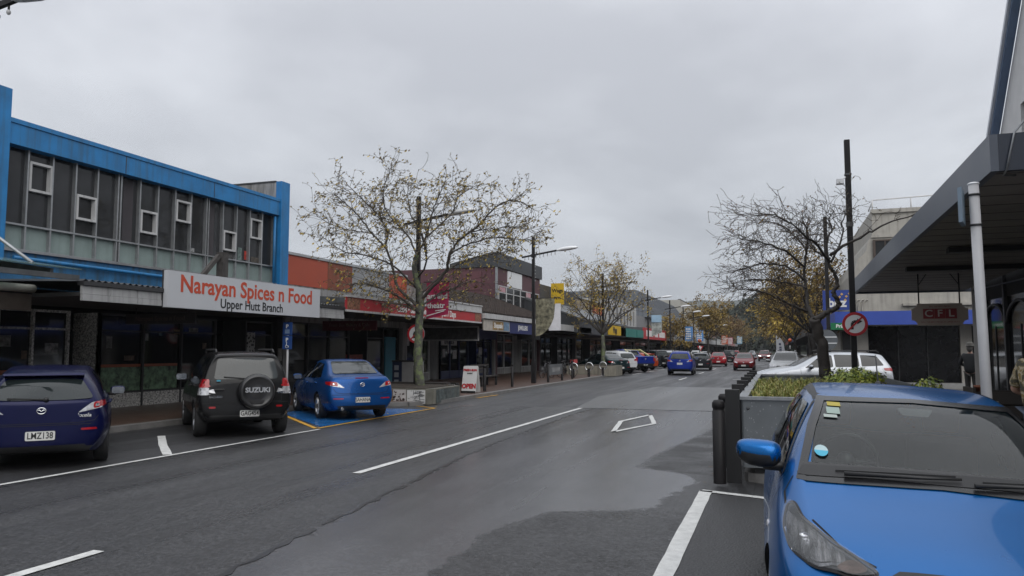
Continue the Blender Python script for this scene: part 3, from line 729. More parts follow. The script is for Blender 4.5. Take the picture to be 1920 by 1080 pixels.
SP_UTE = dict(L=5.30, W=1.86, r=.38, tw=.25, axles=(.95, 4.10), rimr=.60, tail=.02,
    st=[(.03, .40, .88, .98, .60, .72, .70, .56), (.15, .36, .94, 1.05, .74, .84, .81, .62), (.6, .34, 1.03, 1.12, .80, .90, .86, .68), (1.1, .33, 1.08, 1.17, .82, .925, .87, .70), (1.35, .33, 1.10, 1.20, .82, .93, .87, .70),
        (1.75, .33, 1.11, 1.50, .82, .93, .865, .63), (2.05, .33, 1.12, 1.69, .82, .93, .86, .60), (2.5, .33, 1.13, 1.76, .82, .93, .86, .59), (3.2, .33, 1.14, 1.76, .82, .93, .86, .59), (3.52, .33, 1.15, 1.70, .82, .93, .86, .58),
        (3.62, .33, 1.15, 1.24, .82, .93, .88, .80), (4.2, .40, 1.15, 1.22, .82, .93, .89, .82), (4.9, .44, 1.15, 1.22, .82, .925, .89, .82), (5.24, .48, 1.15, 1.22, .80, .91, .88, .82), (5.29, .52, 1.13, 1.20, .78, .90, .87, .81)],
    side=[[(1.62, 1.17), (2.58, 1.19), (2.58, 1.62), (2.1, 1.62)], [(2.66, 1.19), (3.40, 1.20), (3.36, 1.62), (2.66, 1.63)]],
    front_glass=[(-.68, 1.2), (.68, 1.2), (.57, 1.68), (-.57, 1.68)], rear_glass=[(-.60, 1.27), (.60, 1.27), (.54, 1.62), (-.54, 1.62)],
    tailc=[(0, .008, [(.74, .84), (.88, .84), (.87, 1.14), (.74, 1.14)])], tailc_s=[(0, .008, [(5.12, .84), (5.3, .84), (5.28, 1.12), (5.1, 1.12)])],
    head=[(1, .006, [(.5, .84), (.78, .86), (.76, 1.0), (.48, .98)])], grille=[(0, .004, [(-.45, .76), (.45, .76), (.42, 1.0), (-.42, 1.0)])],
    bumper_r=[(0, .012, [(-.84, .50), (.84, .50), (.84, .68), (-.84, .68)])], seams_r=[[(-.71, 1.18), (-.71, .72), (.71, .72), (.71, 1.18)]],
    mirror=(1.78, 1.2, .9), msc=1.3, plate_f=(0, .55, .36, .125), plate_r=(0, .60, .36, .125), emblem_r=(0, 1.0),
    seams=[[(1.5, 1.08), (1.53, .45)], [(2.62, 1.15), (2.63, .4)], [(3.5, 1.15), (3.48, .45)]], handles=[(2.45, 1.05), (3.35, 1.06)])

# ------------------------------------------------------------------ ground, road, pavements
def asphalt(name, col, r0, r1, bump, bs=140, wet=.5, wscale=.35, speck=.25, stretch=(1.5, .10, 1)):
    if name in MATS: return MATS[name]
    m = bpy.data.materials.new(name); m.use_nodes = True; t = m.node_tree; b = t.nodes['Principled BSDF']; L = t.links.new; nn = t.nodes.new
    co = nn('ShaderNodeTexCoord')
    mp_ = nn('ShaderNodeMapping'); mp_.inputs['Scale'].default_value = stretch; L(co.outputs['Object'], mp_.inputs[0])
    big = nn('ShaderNodeTexNoise'); big.inputs['Scale'].default_value = wscale; big.inputs['Detail'].default_value = 8; big.inputs['Roughness'].default_value = .62; L(mp_.outputs[0], big.inputs['Vector'])
    fine = nn('ShaderNodeTexNoise'); fine.inputs['Scale'].default_value = bs; fine.inputs['Detail'].default_value = 3; L(co.outputs['Object'], fine.inputs['Vector'])
    vo = nn('ShaderNodeTexVoronoi'); vo.inputs['Scale'].default_value = bs * .6; L(co.outputs['Object'], vo.inputs['Vector'])
    r = nn('ShaderNodeValToRGB'); r.color_ramp.elements[0].position = .28; r.color_ramp.elements[1].position = .72
    r.color_ramp.elements[0].color = tuple(c * .72 for c in col) + (1,); r.color_ramp.elements[1].color = tuple(c * 1.25 for c in col) + (1,)
    L(big.outputs[0], r.inputs[0])
    mx = nn('ShaderNodeMix'); mx.data_type = 'RGBA'; mx.blend_type = 'MULTIPLY'; mx.inputs[0].default_value = 1
    r2 = nn('ShaderNodeValToRGB'); r2.color_ramp.elements[0].position = .3; r2.color_ramp.elements[1].position = .75
    r2.color_ramp.elements[0].color = (1 - speck,) * 3 + (1,); r2.color_ramp.elements[1].color = (1 + speck,) * 3 + (1,)
    L(fine.outputs[0], r2.inputs[0]); L(r.outputs[0], mx.inputs[6]); L(r2.outputs[0], mx.inputs[7]); L(mx.outputs[2], b.inputs['Base Color'])
    r3 = nn('ShaderNodeMapRange'); r3.inputs[1].default_value = .33; r3.inputs[2].default_value = .66; r3.inputs[3].default_value = r0; r3.inputs[4].default_value = r1
    n2 = nn('ShaderNodeTexNoise'); n2.inputs['Scale'].default_value = wscale * 1.7; n2.inputs['Detail'].default_value = 7; L(mp_.outputs[0], n2.inputs['Vector'])
    L(n2.outputs[0], r3.inputs[0]); L(r3.outputs[0], b.inputs['Roughness'])
    b.inputs['Specular IOR Level'].default_value = wet
    bp = nn('ShaderNodeBump'); bp.inputs['Strength'].default_value = bump; bp.inputs['Distance'].default_value = .008
    ad = nn('ShaderNodeMath'); ad.operation = 'ADD'; L(fine.outputs[0], ad.inputs[0]); L(vo.outputs[0], ad.inputs[1])
    L(ad.outputs[0], bp.inputs['Height']); L(bp.outputs[0], b.inputs['Normal'])
    MATS[name] = m; return m

M_ASPH = asphalt('wet coarse asphalt', (.036, .036, .039), .32, .62, .6, 90, .5, .5, .42)
M_SMOOTH = asphalt('wet smooth asphalt', (.070, .070, .075), .20, .45, .22, 150, .6)
M_ROUGH = asphalt('rough dark chip seal', (.032, .032, .034), .3, .7, 1.0, 60, .5, .6, .6)
M_BAY = asphalt('parking bay asphalt', (.036, .036, .038), .30, .6, .8, 75, .5, .5, .5)
M_CONC = asphalt('worn concrete road slab', (.098, .098, .100), .25, .5, .2, 120)
M_LINE = mat('worn white road paint', (.62, .62, .60), .5, var=.18, vscale=9, bump=.4, bscale=120)
M_YLINE = mat('yellow road paint', (.60, .32, .03), .5, var=.2, vscale=7)
M_BLUEBAY = mat('blue road paint', (.02, .13, .36), .22, var=.3, vscale=1.5, rvar=.12)
M_KERB = mat('kerb concrete', (.16, .155, .15), .5, var=.25, vscale=4, bump=.3)
M_TAR = mat('tar seam', (.012, .012, .013), .3, var=.3)

def brick(name, c1, c2, mortar, scale, rough, bump=.3, wet=.1):
    if name in MATS: return MATS[name]
    m = mat(name, c1, rough); t = m.node_tree; b = t.nodes['Principled BSDF']; L = t.links.new; nn = t.nodes.new
    co = nn('ShaderNodeTexCoord'); br = nn('ShaderNodeTexBrick'); br.inputs['Scale'].default_value = scale
    br.inputs['Color1'].default_value = c1 + (1,); br.inputs['Color2'].default_value = c2 + (1,); br.inputs['Mortar'].default_value = mortar + (1,)
    br.inputs['Mortar Size'].default_value = .015; L(co.outputs['Object'], br.inputs[0])
    no = nn('ShaderNodeTexNoise'); no.inputs['Scale'].default_value = .9; no.inputs['Detail'].default_value = 6; L(co.outputs['Object'], no.inputs[0])
    mr = nn('ShaderNodeMapRange'); mr.inputs[3].default_value = .7; mr.inputs[4].default_value = 1.3; L(no.outputs[0], mr.inputs[0])
    mx = nn('ShaderNodeMix'); mx.data_type = 'RGBA'; mx.blend_type = 'MULTIPLY'; mx.inputs[0].default_value = 1; L(br.outputs[0], mx.inputs[6]); L(mr.outputs[0], mx.inputs[7]); L(mx.outputs[2], b.inputs['Base Color'])
    bp = nn('ShaderNodeBump'); bp.inputs['Strength'].default_value = bump; bp.inputs['Distance'].default_value = .01; bp.invert = True; L(br.outputs['Fac'], bp.inputs['Height']); L(bp.outputs[0], b.inputs['Normal'])
    return m
M_PAVER = brick('red brown pavers', (.115, .066, .048), (.088, .052, .040), (.05, .045, .04), 4.5, .34)
M_PAVER2 = brick('grey pavers', (.19, .18, .17), (.155, .15, .145), (.05, .05, .05), 3.2, .4)
M_SOIL = mat('bark mulch', (.035, .026, .018), .9, var=.5, vscale=30, bump=.6)

def ragged(pts, amp, step=.25, seed=1):
    rnd = random.Random(seed); o = []
    for i in range(len(pts)):
        a, b_ = V(*pts[i]), V(*pts[(i + 1) % len(pts)]); n = max(1, int((b_ - a).length / step)); nr = (b_ - a).normalized(); nr = V(-nr.y, nr.x)
        for k in range(n):
            q = a + (b_ - a) * k / n + (nr * rnd.uniform(-amp, amp) if k else V(0, 0)); o.append((q.x, q.y))
    return o
def sheet(name, poly, z, m, kind='structure'):
    mb = MB(); mb.add([(x, y, z) for x, y in poly], [list(range(len(poly)))]); o = struct(name, mb, m, kind)
    if o.data.polygons[0].normal.z < 0: o.data.flip_normals()
    return o
sheet('ground', [(-1500, -300), (1500, -300), (1500, 2200), (-1500, 2200)], -.05, mat('wet ground', (.045, .05, .04), .8, var=.3, vscale=.05))
sheet('road', [(-14, -25), (2.2, -25), (2.2, 620), (-14, 620)], 0, M_ASPH)
sheet('side_street', [(2.2, 24.4), (70, 24.4), (70, 33.6), (2.2, 33.6)], -.004, M_ASPH)
sheet('parking_bay_surface', [(-13.2, -25), (-9.3, -25), (-9.3, 20.0), (-13.2, 20.0)], .004, M_BAY)
# near carriageway: one fine sheet whose wear (smooth worn seal, coarse chip, rough patches) is stored per vertex
import numpy as np
def sdist(px, py, poly):
    """signed distance to a polygon, positive inside"""
    n = len(poly); d = np.full(px.shape, 1e9); ins = np.zeros(px.shape, bool)
    for i in range(n):
        ax, ay = poly[i]; bx, by = poly[(i + 1) % n]; ex, ey = bx - ax, by - ay
        t = np.clip(((px - ax) * ex + (py - ay) * ey) / (ex * ex + ey * ey), 0, 1); d = np.minimum(d, np.hypot(px - ax - t * ex, py - ay - t * ey))
        c = (ay > py) != (by > py); ins ^= c & (px < ex * (py - ay) / (ey if abs(ey) > 1e-9 else 1e-9) + ax)
    return np.where(ins, d, -d)
SMO = [(-4.0, -6), (-3.95, 4.6), (-4.45, 9.0), (-4.75, 11.7), (-5.0, 16), (-5.15, 22.3), (-1.0, 22.3), (-1.05, 19.8), (-1.45, 16.0), (-1.9, 12.6), (-1.95, 11.3), (-1.25, 10.9), (-1.0, 10.3), (-1.35, 8.3), (-2.3, 7.9), (-2.55, 6.9), (-2.5, 5.6), (-2.5, -6)]
RGH = [[(-2.5, -6), (-2.5, 5.6), (-2.55, 6.9), (-2.3, 7.9), (-1.35, 8.3), (-.9, 8.4), (-.9, -6)], [(-1.9, 11.3), (-1.9, 12.6), (-1.45, 16.0), (-1.05, 19.8), (-.3, 20.4), (-.3, 10.6), (-1.2, 10.9)]]
gx = np.linspace(-9.25, -.3, 76); gy = np.linspace(-3, 22.2, 202); GX, GY = np.meshgrid(gx, gy)
ds = sdist(GX, GY, SMO); dr = np.maximum(sdist(GX, GY, RGH[0]), sdist(GX, GY, RGH[1]))
mb = MB(); nx_, ny_ = len(gx), len(gy)
mb.add([(x, y, .004) for x, y in zip(GX.ravel(), GY.ravel())], [(j * nx_ + i, j * nx_ + i + 1, (j + 1) * nx_ + i + 1, (j + 1) * nx_ + i) for j in range(ny_ - 1) for i in range(nx_ - 1)])
m = bpy.data.materials.new('worn wet carriageway'); m.use_nodes = True; t = m.node_tree; b = t.nodes['Principled BSDF']; L = t.links.new
def nd(k, **kw):
    n = t.nodes.new(k)
    for a_, v in kw.items():
        if a_ in n.inputs: n.inputs[a_].default_value = v
        else: setattr(n, a_, v)
    return n
def noi(scale, detail, vec, rough=.55): n = nd('ShaderNodeTexNoise', Scale=scale, Detail=detail, Roughness=rough); L(vec, n.inputs['Vector']); return n.outputs[0]
def mth(op, a_, b_):
    n = nd('ShaderNodeMath', operation=op)
    for i, q in enumerate((a_, b_)):
        if isinstance(q, (int, float)): n.inputs[i].default_value = q
        else: L(q, n.inputs[i])
    return n.outputs[0]
def mapr(v, a_, b_, c, d, smooth=False):
    n = nd('ShaderNodeMapRange'); n.interpolation_type = 'SMOOTHSTEP' if smooth else 'LINEAR'; n.inputs[1].default_value = a_; n.inputs[2].default_value = b_; n.inputs[3].default_value = c; n.inputs[4].default_value = d; L(v, n.inputs[0]); return n.outputs[0]
def mixf(f, a_, b_):
    n = nd('ShaderNodeMix', data_type='FLOAT'); L(f, n.inputs[0])
    for i, q in ((2, a_), (3, b_)):
        if isinstance(q, (int, float)): n.inputs[i].default_value = q
        else: L(q, n.inputs[i])
    return n.outputs[0]
co = nd('ShaderNodeTexCoord').outputs['Object']; mpn = nd('ShaderNodeMapping'); mpn.inputs['Scale'].default_value = (1.6, .10, 1); L(co, mpn.inputs[0]); lon = mpn.outputs[0]
A1 = nd('ShaderNodeAttribute', attribute_name='smoothness').outputs['Fac']; A2 = nd('ShaderNodeAttribute', attribute_name='roughpatch').outputs['Fac']
edge = noi(2.6, 9, co, .72); fs_ = mapr(mth('ADD', A1, mth('MULTIPLY', mth('SUBTRACT', edge, .5), .75)), .465, .535, 0, 1, True); fr_ = mapr(mth('ADD', A2, mth('MULTIPLY', mth('SUBTRACT', edge, .5), .75)), .465, .545, 0, 1, True)
streak = noi(.55, 8, lon, .62); blot = noi(.9, 7, co, .6); fine = noi(130, 3, co); mid = noi(38, 4, co, .7); vo = nd('ShaderNodeTexVoronoi', Scale=75.0); L(co, vo.inputs['Vector'])
base = mixf(fr_, mixf(fs_, .031, .070), .030)
stone = nd('ShaderNodeTexVoronoi', Scale=34.0); L(co, stone.inputs['Vector']); sc_ = nd('ShaderNodeSeparateColor'); L(stone.outputs['Color'], sc_.inputs[0]); stn = sc_.outputs[0]
tone = mth('MULTIPLY', mapr(streak, .3, .7, .80, 1.22), mapr(blot, .3, .7, .86, 1.14))
chip = mixf(fs_, mth('MULTIPLY', mapr(mid, .38, .62, .6, 1.4), mapr(stn, 0, 1, .45, 1.6)), mth('MULTIPLY', mapr(fine, .3, .7, .86, 1.14), mapr(stn, 0, 1, .86, 1.14)))
val = mth('MULTIPLY', mth('MULTIPLY', base, tone), chip)
cmb_ = nd('ShaderNodeCombineColor'); L(val, cmb_.inputs[0]); L(val, cmb_.inputs[1]); L(mth('MULTIPLY', val, 1.06), cmb_.inputs[2]); L(cmb_.outputs[0], b.inputs['Base Color'])
wet = mapr(noi(.8, 6, lon, .6), .36, .64, 0, 1); ro = mixf(fr_, mixf(fs_, mapr(wet, 0, 1, .22, .48), mapr(wet, 0, 1, .08, .30)), mapr(blot, .35, .6, .22, .62))
rim = mapr(A1, .50, .95, .12, 0); ro = mth('MAXIMUM', mth('SUBTRACT', ro, mth('MULTIPLY', rim, fs_)), .06); L(ro, b.inputs['Roughness'])
b.inputs['Specular IOR Level'].default_value = .55
bp = nd('ShaderNodeBump', Distance=.008); L(mixf(fr_, mixf(fs_, .6, .15), .9), bp.inputs['Strength']); L(mth('ADD', mth('MULTIPLY', stn, .5), mth('ADD', mth('MULTIPLY', mid, .8), vo.outputs['Distance'])), bp.inputs['Height']); L(bp.outputs[0], b.inputs['Normal'])
o = struct('worn_road_surface', mb, m)
for nm_, arr in (('smoothness', np.clip(.5 + ds / .9, 0, 1)), ('roughpatch', np.clip(.5 + dr / .9, 0, 1))):
    at_ = o.data.attributes.new(nm_, 'FLOAT', 'POINT'); at_.data.foreach_set('value', arr.ravel().astype(np.float32))
sheet('concrete_road_slab', ragged([(-5.6, 22.1), (1.9, 22.1), (1.9, 36), (-5.2, 36), (-6.2, 28)], .03, .8, 7), .004, M_CONC)
sheet('right_parking_surface', [(-.80, -6), (-.80, 9.5), (1.9, 9.1), (1.9, -6)], .0065, M_BAY)
# tar seams along the joint between the two surfacings
mb = MB(); rnd = random.Random(4)
ln = [(-3.97, 2), (-3.97, 4.6), (-4.47, 9.0), (-4.78, 11.7), (-5.03, 16), (-5.18, 22)]
pr = None
for a, b_ in zip(ln, ln[1:]):
    n = 24
    for k in range(n):
        x = a[0] + (b_[0] - a[0]) * k / n + rnd.uniform(-.03, .03); y = a[1] + (b_[1] - a[1]) * k / n; w = rnd.uniform(.008, .045)
        if pr and rnd.random() > .12: mb.add([(pr[0] - pr[2], pr[1], .0085), (pr[0] + pr[2], pr[1], .0085), (x + w, y, .0085), (x - w, y, .0085)], [(0, 1, 2, 3)])
        pr = (x, y, w)
struct('road_seam', mb, M_TAR)
mb = MB(); pr = None
for k in range(60):
    x = -5.6 + 7.5 * k / 59; y = 22.06 + rnd.uniform(-.03, .03); w = rnd.uniform(.02, .05)
    if pr: mb.add([(pr[0], pr[1] - pr[2], .0085), (x, y - w, .0085), (x, y + w, .0085), (pr[0], pr[1] + pr[2], .0085)], [(0, 1, 2, 3)])
    pr = (x, y, w)
struct('road_cross_joint', mb, M_TAR)
# puddles in hollows of the rough edge
M_PUD = mat('puddle water', (.03, .03, .032), .03, var=.1, spec=.6, rvar=.02)
for k, (x, y, a, b_) in enumerate([]):
    sheet('puddle', [(x + a * math.cos(t * PI / 10) * (1 + .3 * math.sin(t * 2.3 + k)), y + b_ * math.sin(t * PI / 10) * (1 + .3 * math.sin(t * 1.7))) for t in range(20)], .0085, M_PUD)
# markings
def line(name, pts, w, m, z=.0125, seed=0):
    mb = MB(); rd = random.Random(seed)
    for a, b_ in zip(pts, pts[1:]):
        a = V(*a); b_ = V(*b_); d = (b_ - a); l = d.length; d.normalize(); nr = V(-d.y, d.x); n = max(1, int(l / .3)); prv = None
        for k in range(n + 1):
            p = a + d * l * k / n; w1 = w / 2 + rd.uniform(-.006, .006); w2 = w / 2 + rd.uniform(-.006, .006)
            c = [(p + nr * w1).to_tuple() + (z,), (p - nr * w2).to_tuple() + (z,)]
            if prv: mb.add([prv[0], prv[1], c[1], c[0]], [(0, 1, 2, 3)])
            prv = c
    o = struct(name, mb, m)
    for p in o.data.polygons:
        if p.normal.z < 0: o.data.flip_normals(); break
    return o
line('parking_edge_line', [(-9.27, -4), (-9.27, 14.35)], .085, M_LINE)
line('centre_line', [(-5.47, -2), (-5.45, 5.15)], .12, M_LINE)
line('centre_line', [(-5.50, 9.45), (-5.42, 22.0)], .12, M_LINE)
line('bay_divider_line', [(-11.5, 12.25), (-10.4, 11.12), (-9.36, 10.12)], .14, M_LINE)
line('yellow_bay_line', [(-9.42, 14.5), (-9.42, 20.6), (-10.3, 21.2)], .08, M_YLINE)
line('yellow_bay_line', [(-9.45, 14.5), (-12.3, 17.3)], .10, M_YLINE)
line('yellow_kerb_line', [(-10.0, 25.4), (-9.95, 27.4)], .10, M_YLINE)
sheet('blue_disabled_bay', [(-9.55, 14.85), (-9.55, 20.1), (-12.7, 20.1), (-12.7, 17.8)], .009, M_BLUEBAY)
line('right_bay_line', [(-.86, -2), (-.84, 9.66)], .15, M_LINE)
line('right_bay_end_line', [(-.90, 9.66), (.1, 9.32), (1.6, 8.9)], .12, M_LINE)
for a, b_, w in (((-3.2, 15.6), (-3.2, 20.6), .13), ((-3.15, 20.55), (-2.6, 18.0), .14), ((-2.6, 18.1), (-3.6 + .4, 15.75), .0), ): pass
dia = [(-3.23, 15.9), (-3.53, 18.3), (-3.15, 20.3), (-2.69, 17.95)]
line('diamond_marking', dia + [dia[0]], .105, M_LINE)
for k in range(6): line('centre_line', [(-5.2, 44 + k * 12), (-5.2, 48 + k * 12)], .12, M_LINE)
for k in range(4): line('bay_line', [(-9.3, 52.5 + k * 6), (-9.3, 56.5 + k * 6)], .10, M_LINE)
line('cross_line', [(-9.2, 96), (-1.0, 96)], .5, M_LINE)
line('give_way_line', [(-2.4, 46), (0, 46.3)], .3, M_LINE)
# pavements with kerbs
def slab(name, poly, z0, z1, m):
    mb = MB(); mb.prism([(x, y) for x, y in poly], (0, 0, z0), (1, 0, 0), (0, 1, 0), (0, 0, 1), z1 - z0); o = struct(name, mb, m)
    b = bmesh.new(); b.from_mesh(o.data); bmesh.ops.recalc_face_normals(b, faces=b.faces[:]); b.to_mesh(o.data); b.free(); return o
LP = [(-13.0, -25), (-13.0, 19.6), (-12.2, 20.6), (-10.6, 21.2), (-10.15, 22.2), (-10.15, 46.5), (-10.6, 49.6), (-13.0, 51.6), (-13.0, 600)]
slab('left_pavement', [(-17.4, -25)] + LP + [(-17.4, 600)], -.05, .12, M_PAVER)
def kerb(name, pts, w=.16, h=.128):
    mb = MB()
    for a, b_ in zip(pts, pts[1:]):
        a = V(*a); b_ = V(*b_); d = (b_ - a).normalized(); nr = V(-d.y, d.x) * w / 2
        mb.add([(a + nr).to_tuple() + (-.04,), (a - nr).to_tuple() + (-.04,), (b_ - nr).to_tuple() + (-.04,), (b_ + nr).to_tuple() + (-.04,), (a + nr).to_tuple() + (h,), (a - nr).to_tuple() + (h - .01,), (b_ - nr).to_tuple() + (h - .01,), (b_ + nr).to_tuple() + (h,)],
               [(0, 3, 2, 1), (4, 5, 6, 7), (0, 1, 5, 4), (1, 2, 6, 5), (2, 3, 7, 6), (3, 0, 4, 7)])
    return struct(name, mb, M_KERB)
kerb('left_kerb', LP)
RP = [(2.0, -25), (2.0, 9.6), (-.35, 10.6), (-.35, 20.6), (1.0, 23.4), (3.5, 24.2), (60, 24.3)]
slab('right_pavement', RP + [(60, 24.2), (60, -25)][1:] , -.05, .12, M_PAVER2)
kerb('right_kerb', RP[::-1])
RP2 = [(60, 33.7), (4.5, 33.8), (2.4, 35.2), (2.2, 38), (2.2, 600)]
slab('far_right_pavement', RP2 + [(60, 600)], -.05, .12, M_PAVER2)
kerb('far_right_kerb', RP2[::-1])

# ------------------------------------------------------------------ hills behind the town
def hz(x, y):
    n = noise.noise(V(x * .012, y * .012, 3)) * 5
    h1 = 26 * (.5 + .5 * math.tanh((x + 27) / 20)) * math.exp(-((y - 400) / 75) ** 2) if x < 260 else 0
    h2 = 27 * (.5 - .5 * math.tanh((x + 57) / 7)) * math.exp(-((y - 540) / 90) ** 2)
    return max(h1, h2) + n * min(1, max(h1, h2) / 15) - 1
mb = MB(); nx, ny = 90, 50; xs = [-330 + 660 * i / nx for i in range(nx + 1)]; ys = [270 + 430 * j / ny for j in range(ny + 1)]
mb.add([(x, y, hz(x, y)) for y in ys for x in xs], [(j * (nx + 1) + i, j * (nx + 1) + i + 1, (j + 1) * (nx + 1) + i + 1, (j + 1) * (nx + 1) + i) for j in range(ny) for i in range(nx)], 0, True)
struct('hill_terrain', mb, mat('dark hill scrub', (.015, .020, .012), .9, var=.4, vscale=.08))
mb = MB()
def ridge(x): return 92 + 30 * noise.noise(V(x * .003, 1, 0)) + 16 * noise.noise(V(x * .011, 2, 0)) + 45 * math.exp(-((x - 500) / 500) ** 2)
xs = [-1400 + 28 * i for i in range(101)]
vs = [];
for x in xs: vs += [(x, 1350, -2), (x, 1650, ridge(x)), (x, 1950, -2)]
mb.add(vs, [q for i in range(100) for q in ((i * 3, i * 3 + 3, i * 3 + 4, i * 3 + 1), (i * 3 + 1, i * 3 + 4, i * 3 + 5, i * 3 + 2))], 0, True)
struct('distant_hill', mb, mat('distant bush', (.035, .045, .035), .9, var=.3, vscale=.02))
mb = MB(); rnd = random.Random(11)
def clump(mb, c, rx, rz, n, s, rnd, mats=2):
    for _ in range(n):
        while True:
            p = V(rnd.uniform(-1, 1), rnd.uniform(-1, 1), rnd.uniform(-1, 1))
            if .25 < p.length < 1: break
        q = V(c[0] + p.x * rx, c[1] + p.y * rx, c[2] + p.z * rz)
        d = V(rnd.gauss(0, 1), rnd.gauss(0, 1), rnd.gauss(0, 1)).normalized(); u = d.orthogonal().normalized(); w = d.cross(u); k = s * rnd.uniform(.5, 1.2)
        mb.add([q - u * k, q + w * k * .7, q + u * k, q - w * k * .7], [(0, 1, 2, 3)], rnd.randrange(mats))
cnt = 0
while cnt < 1800:
    x = rnd.uniform(-190, 150); y = rnd.uniform(330, 520) if x > -48 else rnd.uniform(440, 600)
    if cnt > 1500: x = rnd.uniform(-14, 70); y = rnd.uniform(285, 345)
    h = hz(x, y)
    if h < (5 if cnt <= 1500 else -3): continue
    t = rnd.uniform(2.2, 4.6); hh = rnd.uniform(3, 6.5)
    clump(mb, (x, y, h + hh * .7), t, hh, 34, 1.25, rnd, 3)
    mb.tube([(x, y, h - 1), (x, y, h + hh)], [.3, .15], 4, 3, False)
    cnt += 1
struct('hill_forest', mb, [mat('forest dark', (.014, .022, .013), .9), mat('forest mid', (.022, .030, .017), .9), mat('forest olive', (.032, .035, .018), .9), mat('forest trunk', (.06, .05, .04), .9)], 'stuff')

# ------------------------------------------------------------------ buildings
XF = -17.0      # left-hand frontage line
XC = -13.0      # front edge of the left-hand verandahs
def B(parent, name, x0, x1, y0, y1, z0, z1, m, bev=0.0, label=None):
    return part(parent, name, MB().box(x0, x1, y0, y1, z0, z1, 0, bev), m, True, label)
M_SHOPG = mat('dark shop glass', (.012, .013, .014), .06, var=.5, vscale=.8, spec=.55, rvar=.03)
M_SHOPDARK = mat('dark shop interior', (.010, .010, .011), .8, var=.6, vscale=1.2)
M_ALU = mat('aluminium frame', (.30, .31, .32), .35, .6, var=.15, vscale=6)
M_WHITEFR = mat('white painted frame', (.46, .46, .46), .5, var=.1, streak=.35)
M_DKFR = mat('dark frame', (.03, .03, .032), .45, var=.2)
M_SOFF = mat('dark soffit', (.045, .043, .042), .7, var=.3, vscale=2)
M_ROOF = mat('grey iron roof', (.10, .105, .11), .45, .3, var=.2, stretch=(1, 1, 1), vscale=2)
M_CONCW = mat('weathered concrete', (.27, .265, .26), .8, var=.2, vscale=1.5, bump=.15, streak=.75)
M_BLUEW = mat('blue painted steel', (.012, .160, .39), .5, var=.2, vscale=1.6, streak=.7, streakcol=(.03, .09, .15), bump=.12, bscale=6)
M_PANEL = mat('pale green spandrel panel', (.20, .255, .245), .45, var=.1, vscale=2, streak=.3, streakcol=(.10, .13, .12))
M_UPG = mat('upper window glass', (.025, .026, .028), .05, var=.35, vscale=.7, spec=.35, rvar=.02)
M_MOSS = mat('mossy blue fascia', (.02, .12, .26), .6, var=.3, vscale=3, streak=.9, streakcol=(.035, .05, .03))
M_TILEW = mat('stained white fascia tile', (.33, .33, .33), .5, var=.08, vscale=6, streak=.5, streakcol=(.06, .06, .06))
M_MOSAIC = mat('speckled mosaic', (.40, .39, .37), .4, var=.95, vscale=22)
M_BLACK = mat('black', (.012, .012, .013), .6, var=.2)

def shopfront(root, y0, y1, n, door=None, fr=M_ALU, riser=M_CONCW, zt=2.75, x=XF, rec=.25, sill=.5, glassm=None, detail=True):
    """glazed ground floor between y0 and y1: riser, panes, mullions, transom and recessed door"""
    glassm = glassm or M_SHOPG
    w = (y1 - y0) / n; xg = x - rec
    for k in range(n):
        a, b_ = y0 + k * w, y0 + (k + 1) * w
        if k == door:
            d = B(root, 'door', xg - .9, xg - .84, a + .05, b_ - .05, .13, 2.2, glassm)
            B(root, 'fanlight', xg - .9, xg - .86, a + .05, b_ - .05, 2.26, zt, glassm)
            B(root, 'door_reveal', xg - .9, xg, a - .02, a + .03, .12, zt, fr); B(root, 'door_reveal', xg - .9, xg, b_ - .03, b_ + .02, .12, zt, fr)
            if detail: part(d, 'handle', MB().tube([(xg - .80, b_ - .2, .95), (xg - .78, b_ - .2, 1.0), (xg - .78, b_ - .2, 1.25), (xg - .80, b_ - .2, 1.3)], .015, 6), M_ALU)
        else:
            B(root, 'stall_riser', xg - .1, xg + .06, a + .03, b_ - .03, .12, sill, riser)
            g = B(root, 'shop_window', xg - .03, xg, a + .03, b_ - .03, sill, zt, glassm)
            f = MB().box(xg - .02, xg + .05, a + .03, b_ - .03, sill, sill + .05).box(xg - .02, xg + .05, a + .03, b_ - .03, zt - .06, zt).box(xg - .02, xg + .045, a + .03, b_ - .03, 2.2, 2.25)
            part(g, 'frame', f, fr)
    for k in range(n + 1):
        B(root, 'mullion', xg - .05, xg + .08, y0 + k * w - .03, y0 + k * w + .03, .12, zt, fr)
def canopy(root, y0, y1, z0, z1, fas, x1=XC, x0=XF, soff=None, thick=.22, roof=None):
    soff = soff or M_SOFF
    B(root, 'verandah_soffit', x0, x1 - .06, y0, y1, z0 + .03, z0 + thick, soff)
    B(root, 'verandah_fascia', x1 - .06, x1, y0, y1, z0, z1, fas)
    mb = MB(); mb.add([(x0, y0, z1 + .25), (x1 - .065, y0, z1 - .02), (x1 - .065, y1, z1 - .02), (x0, y1, z1 + .25), (x0, y0, z0 + thick + .004), (x1 - .065, y0, z0 + thick + .004), (x1 - .065, y1, z0 + thick + .004), (x0, y1, z0 + thick + .004)],
                      [(0, 1, 2, 3), (0, 4, 5, 1), (3, 2, 6, 7), (0, 3, 7, 4), (1, 5, 6, 2), (4, 7, 6, 5)])
    part(root, 'verandah_roof', mb, roof or M_ROOF)
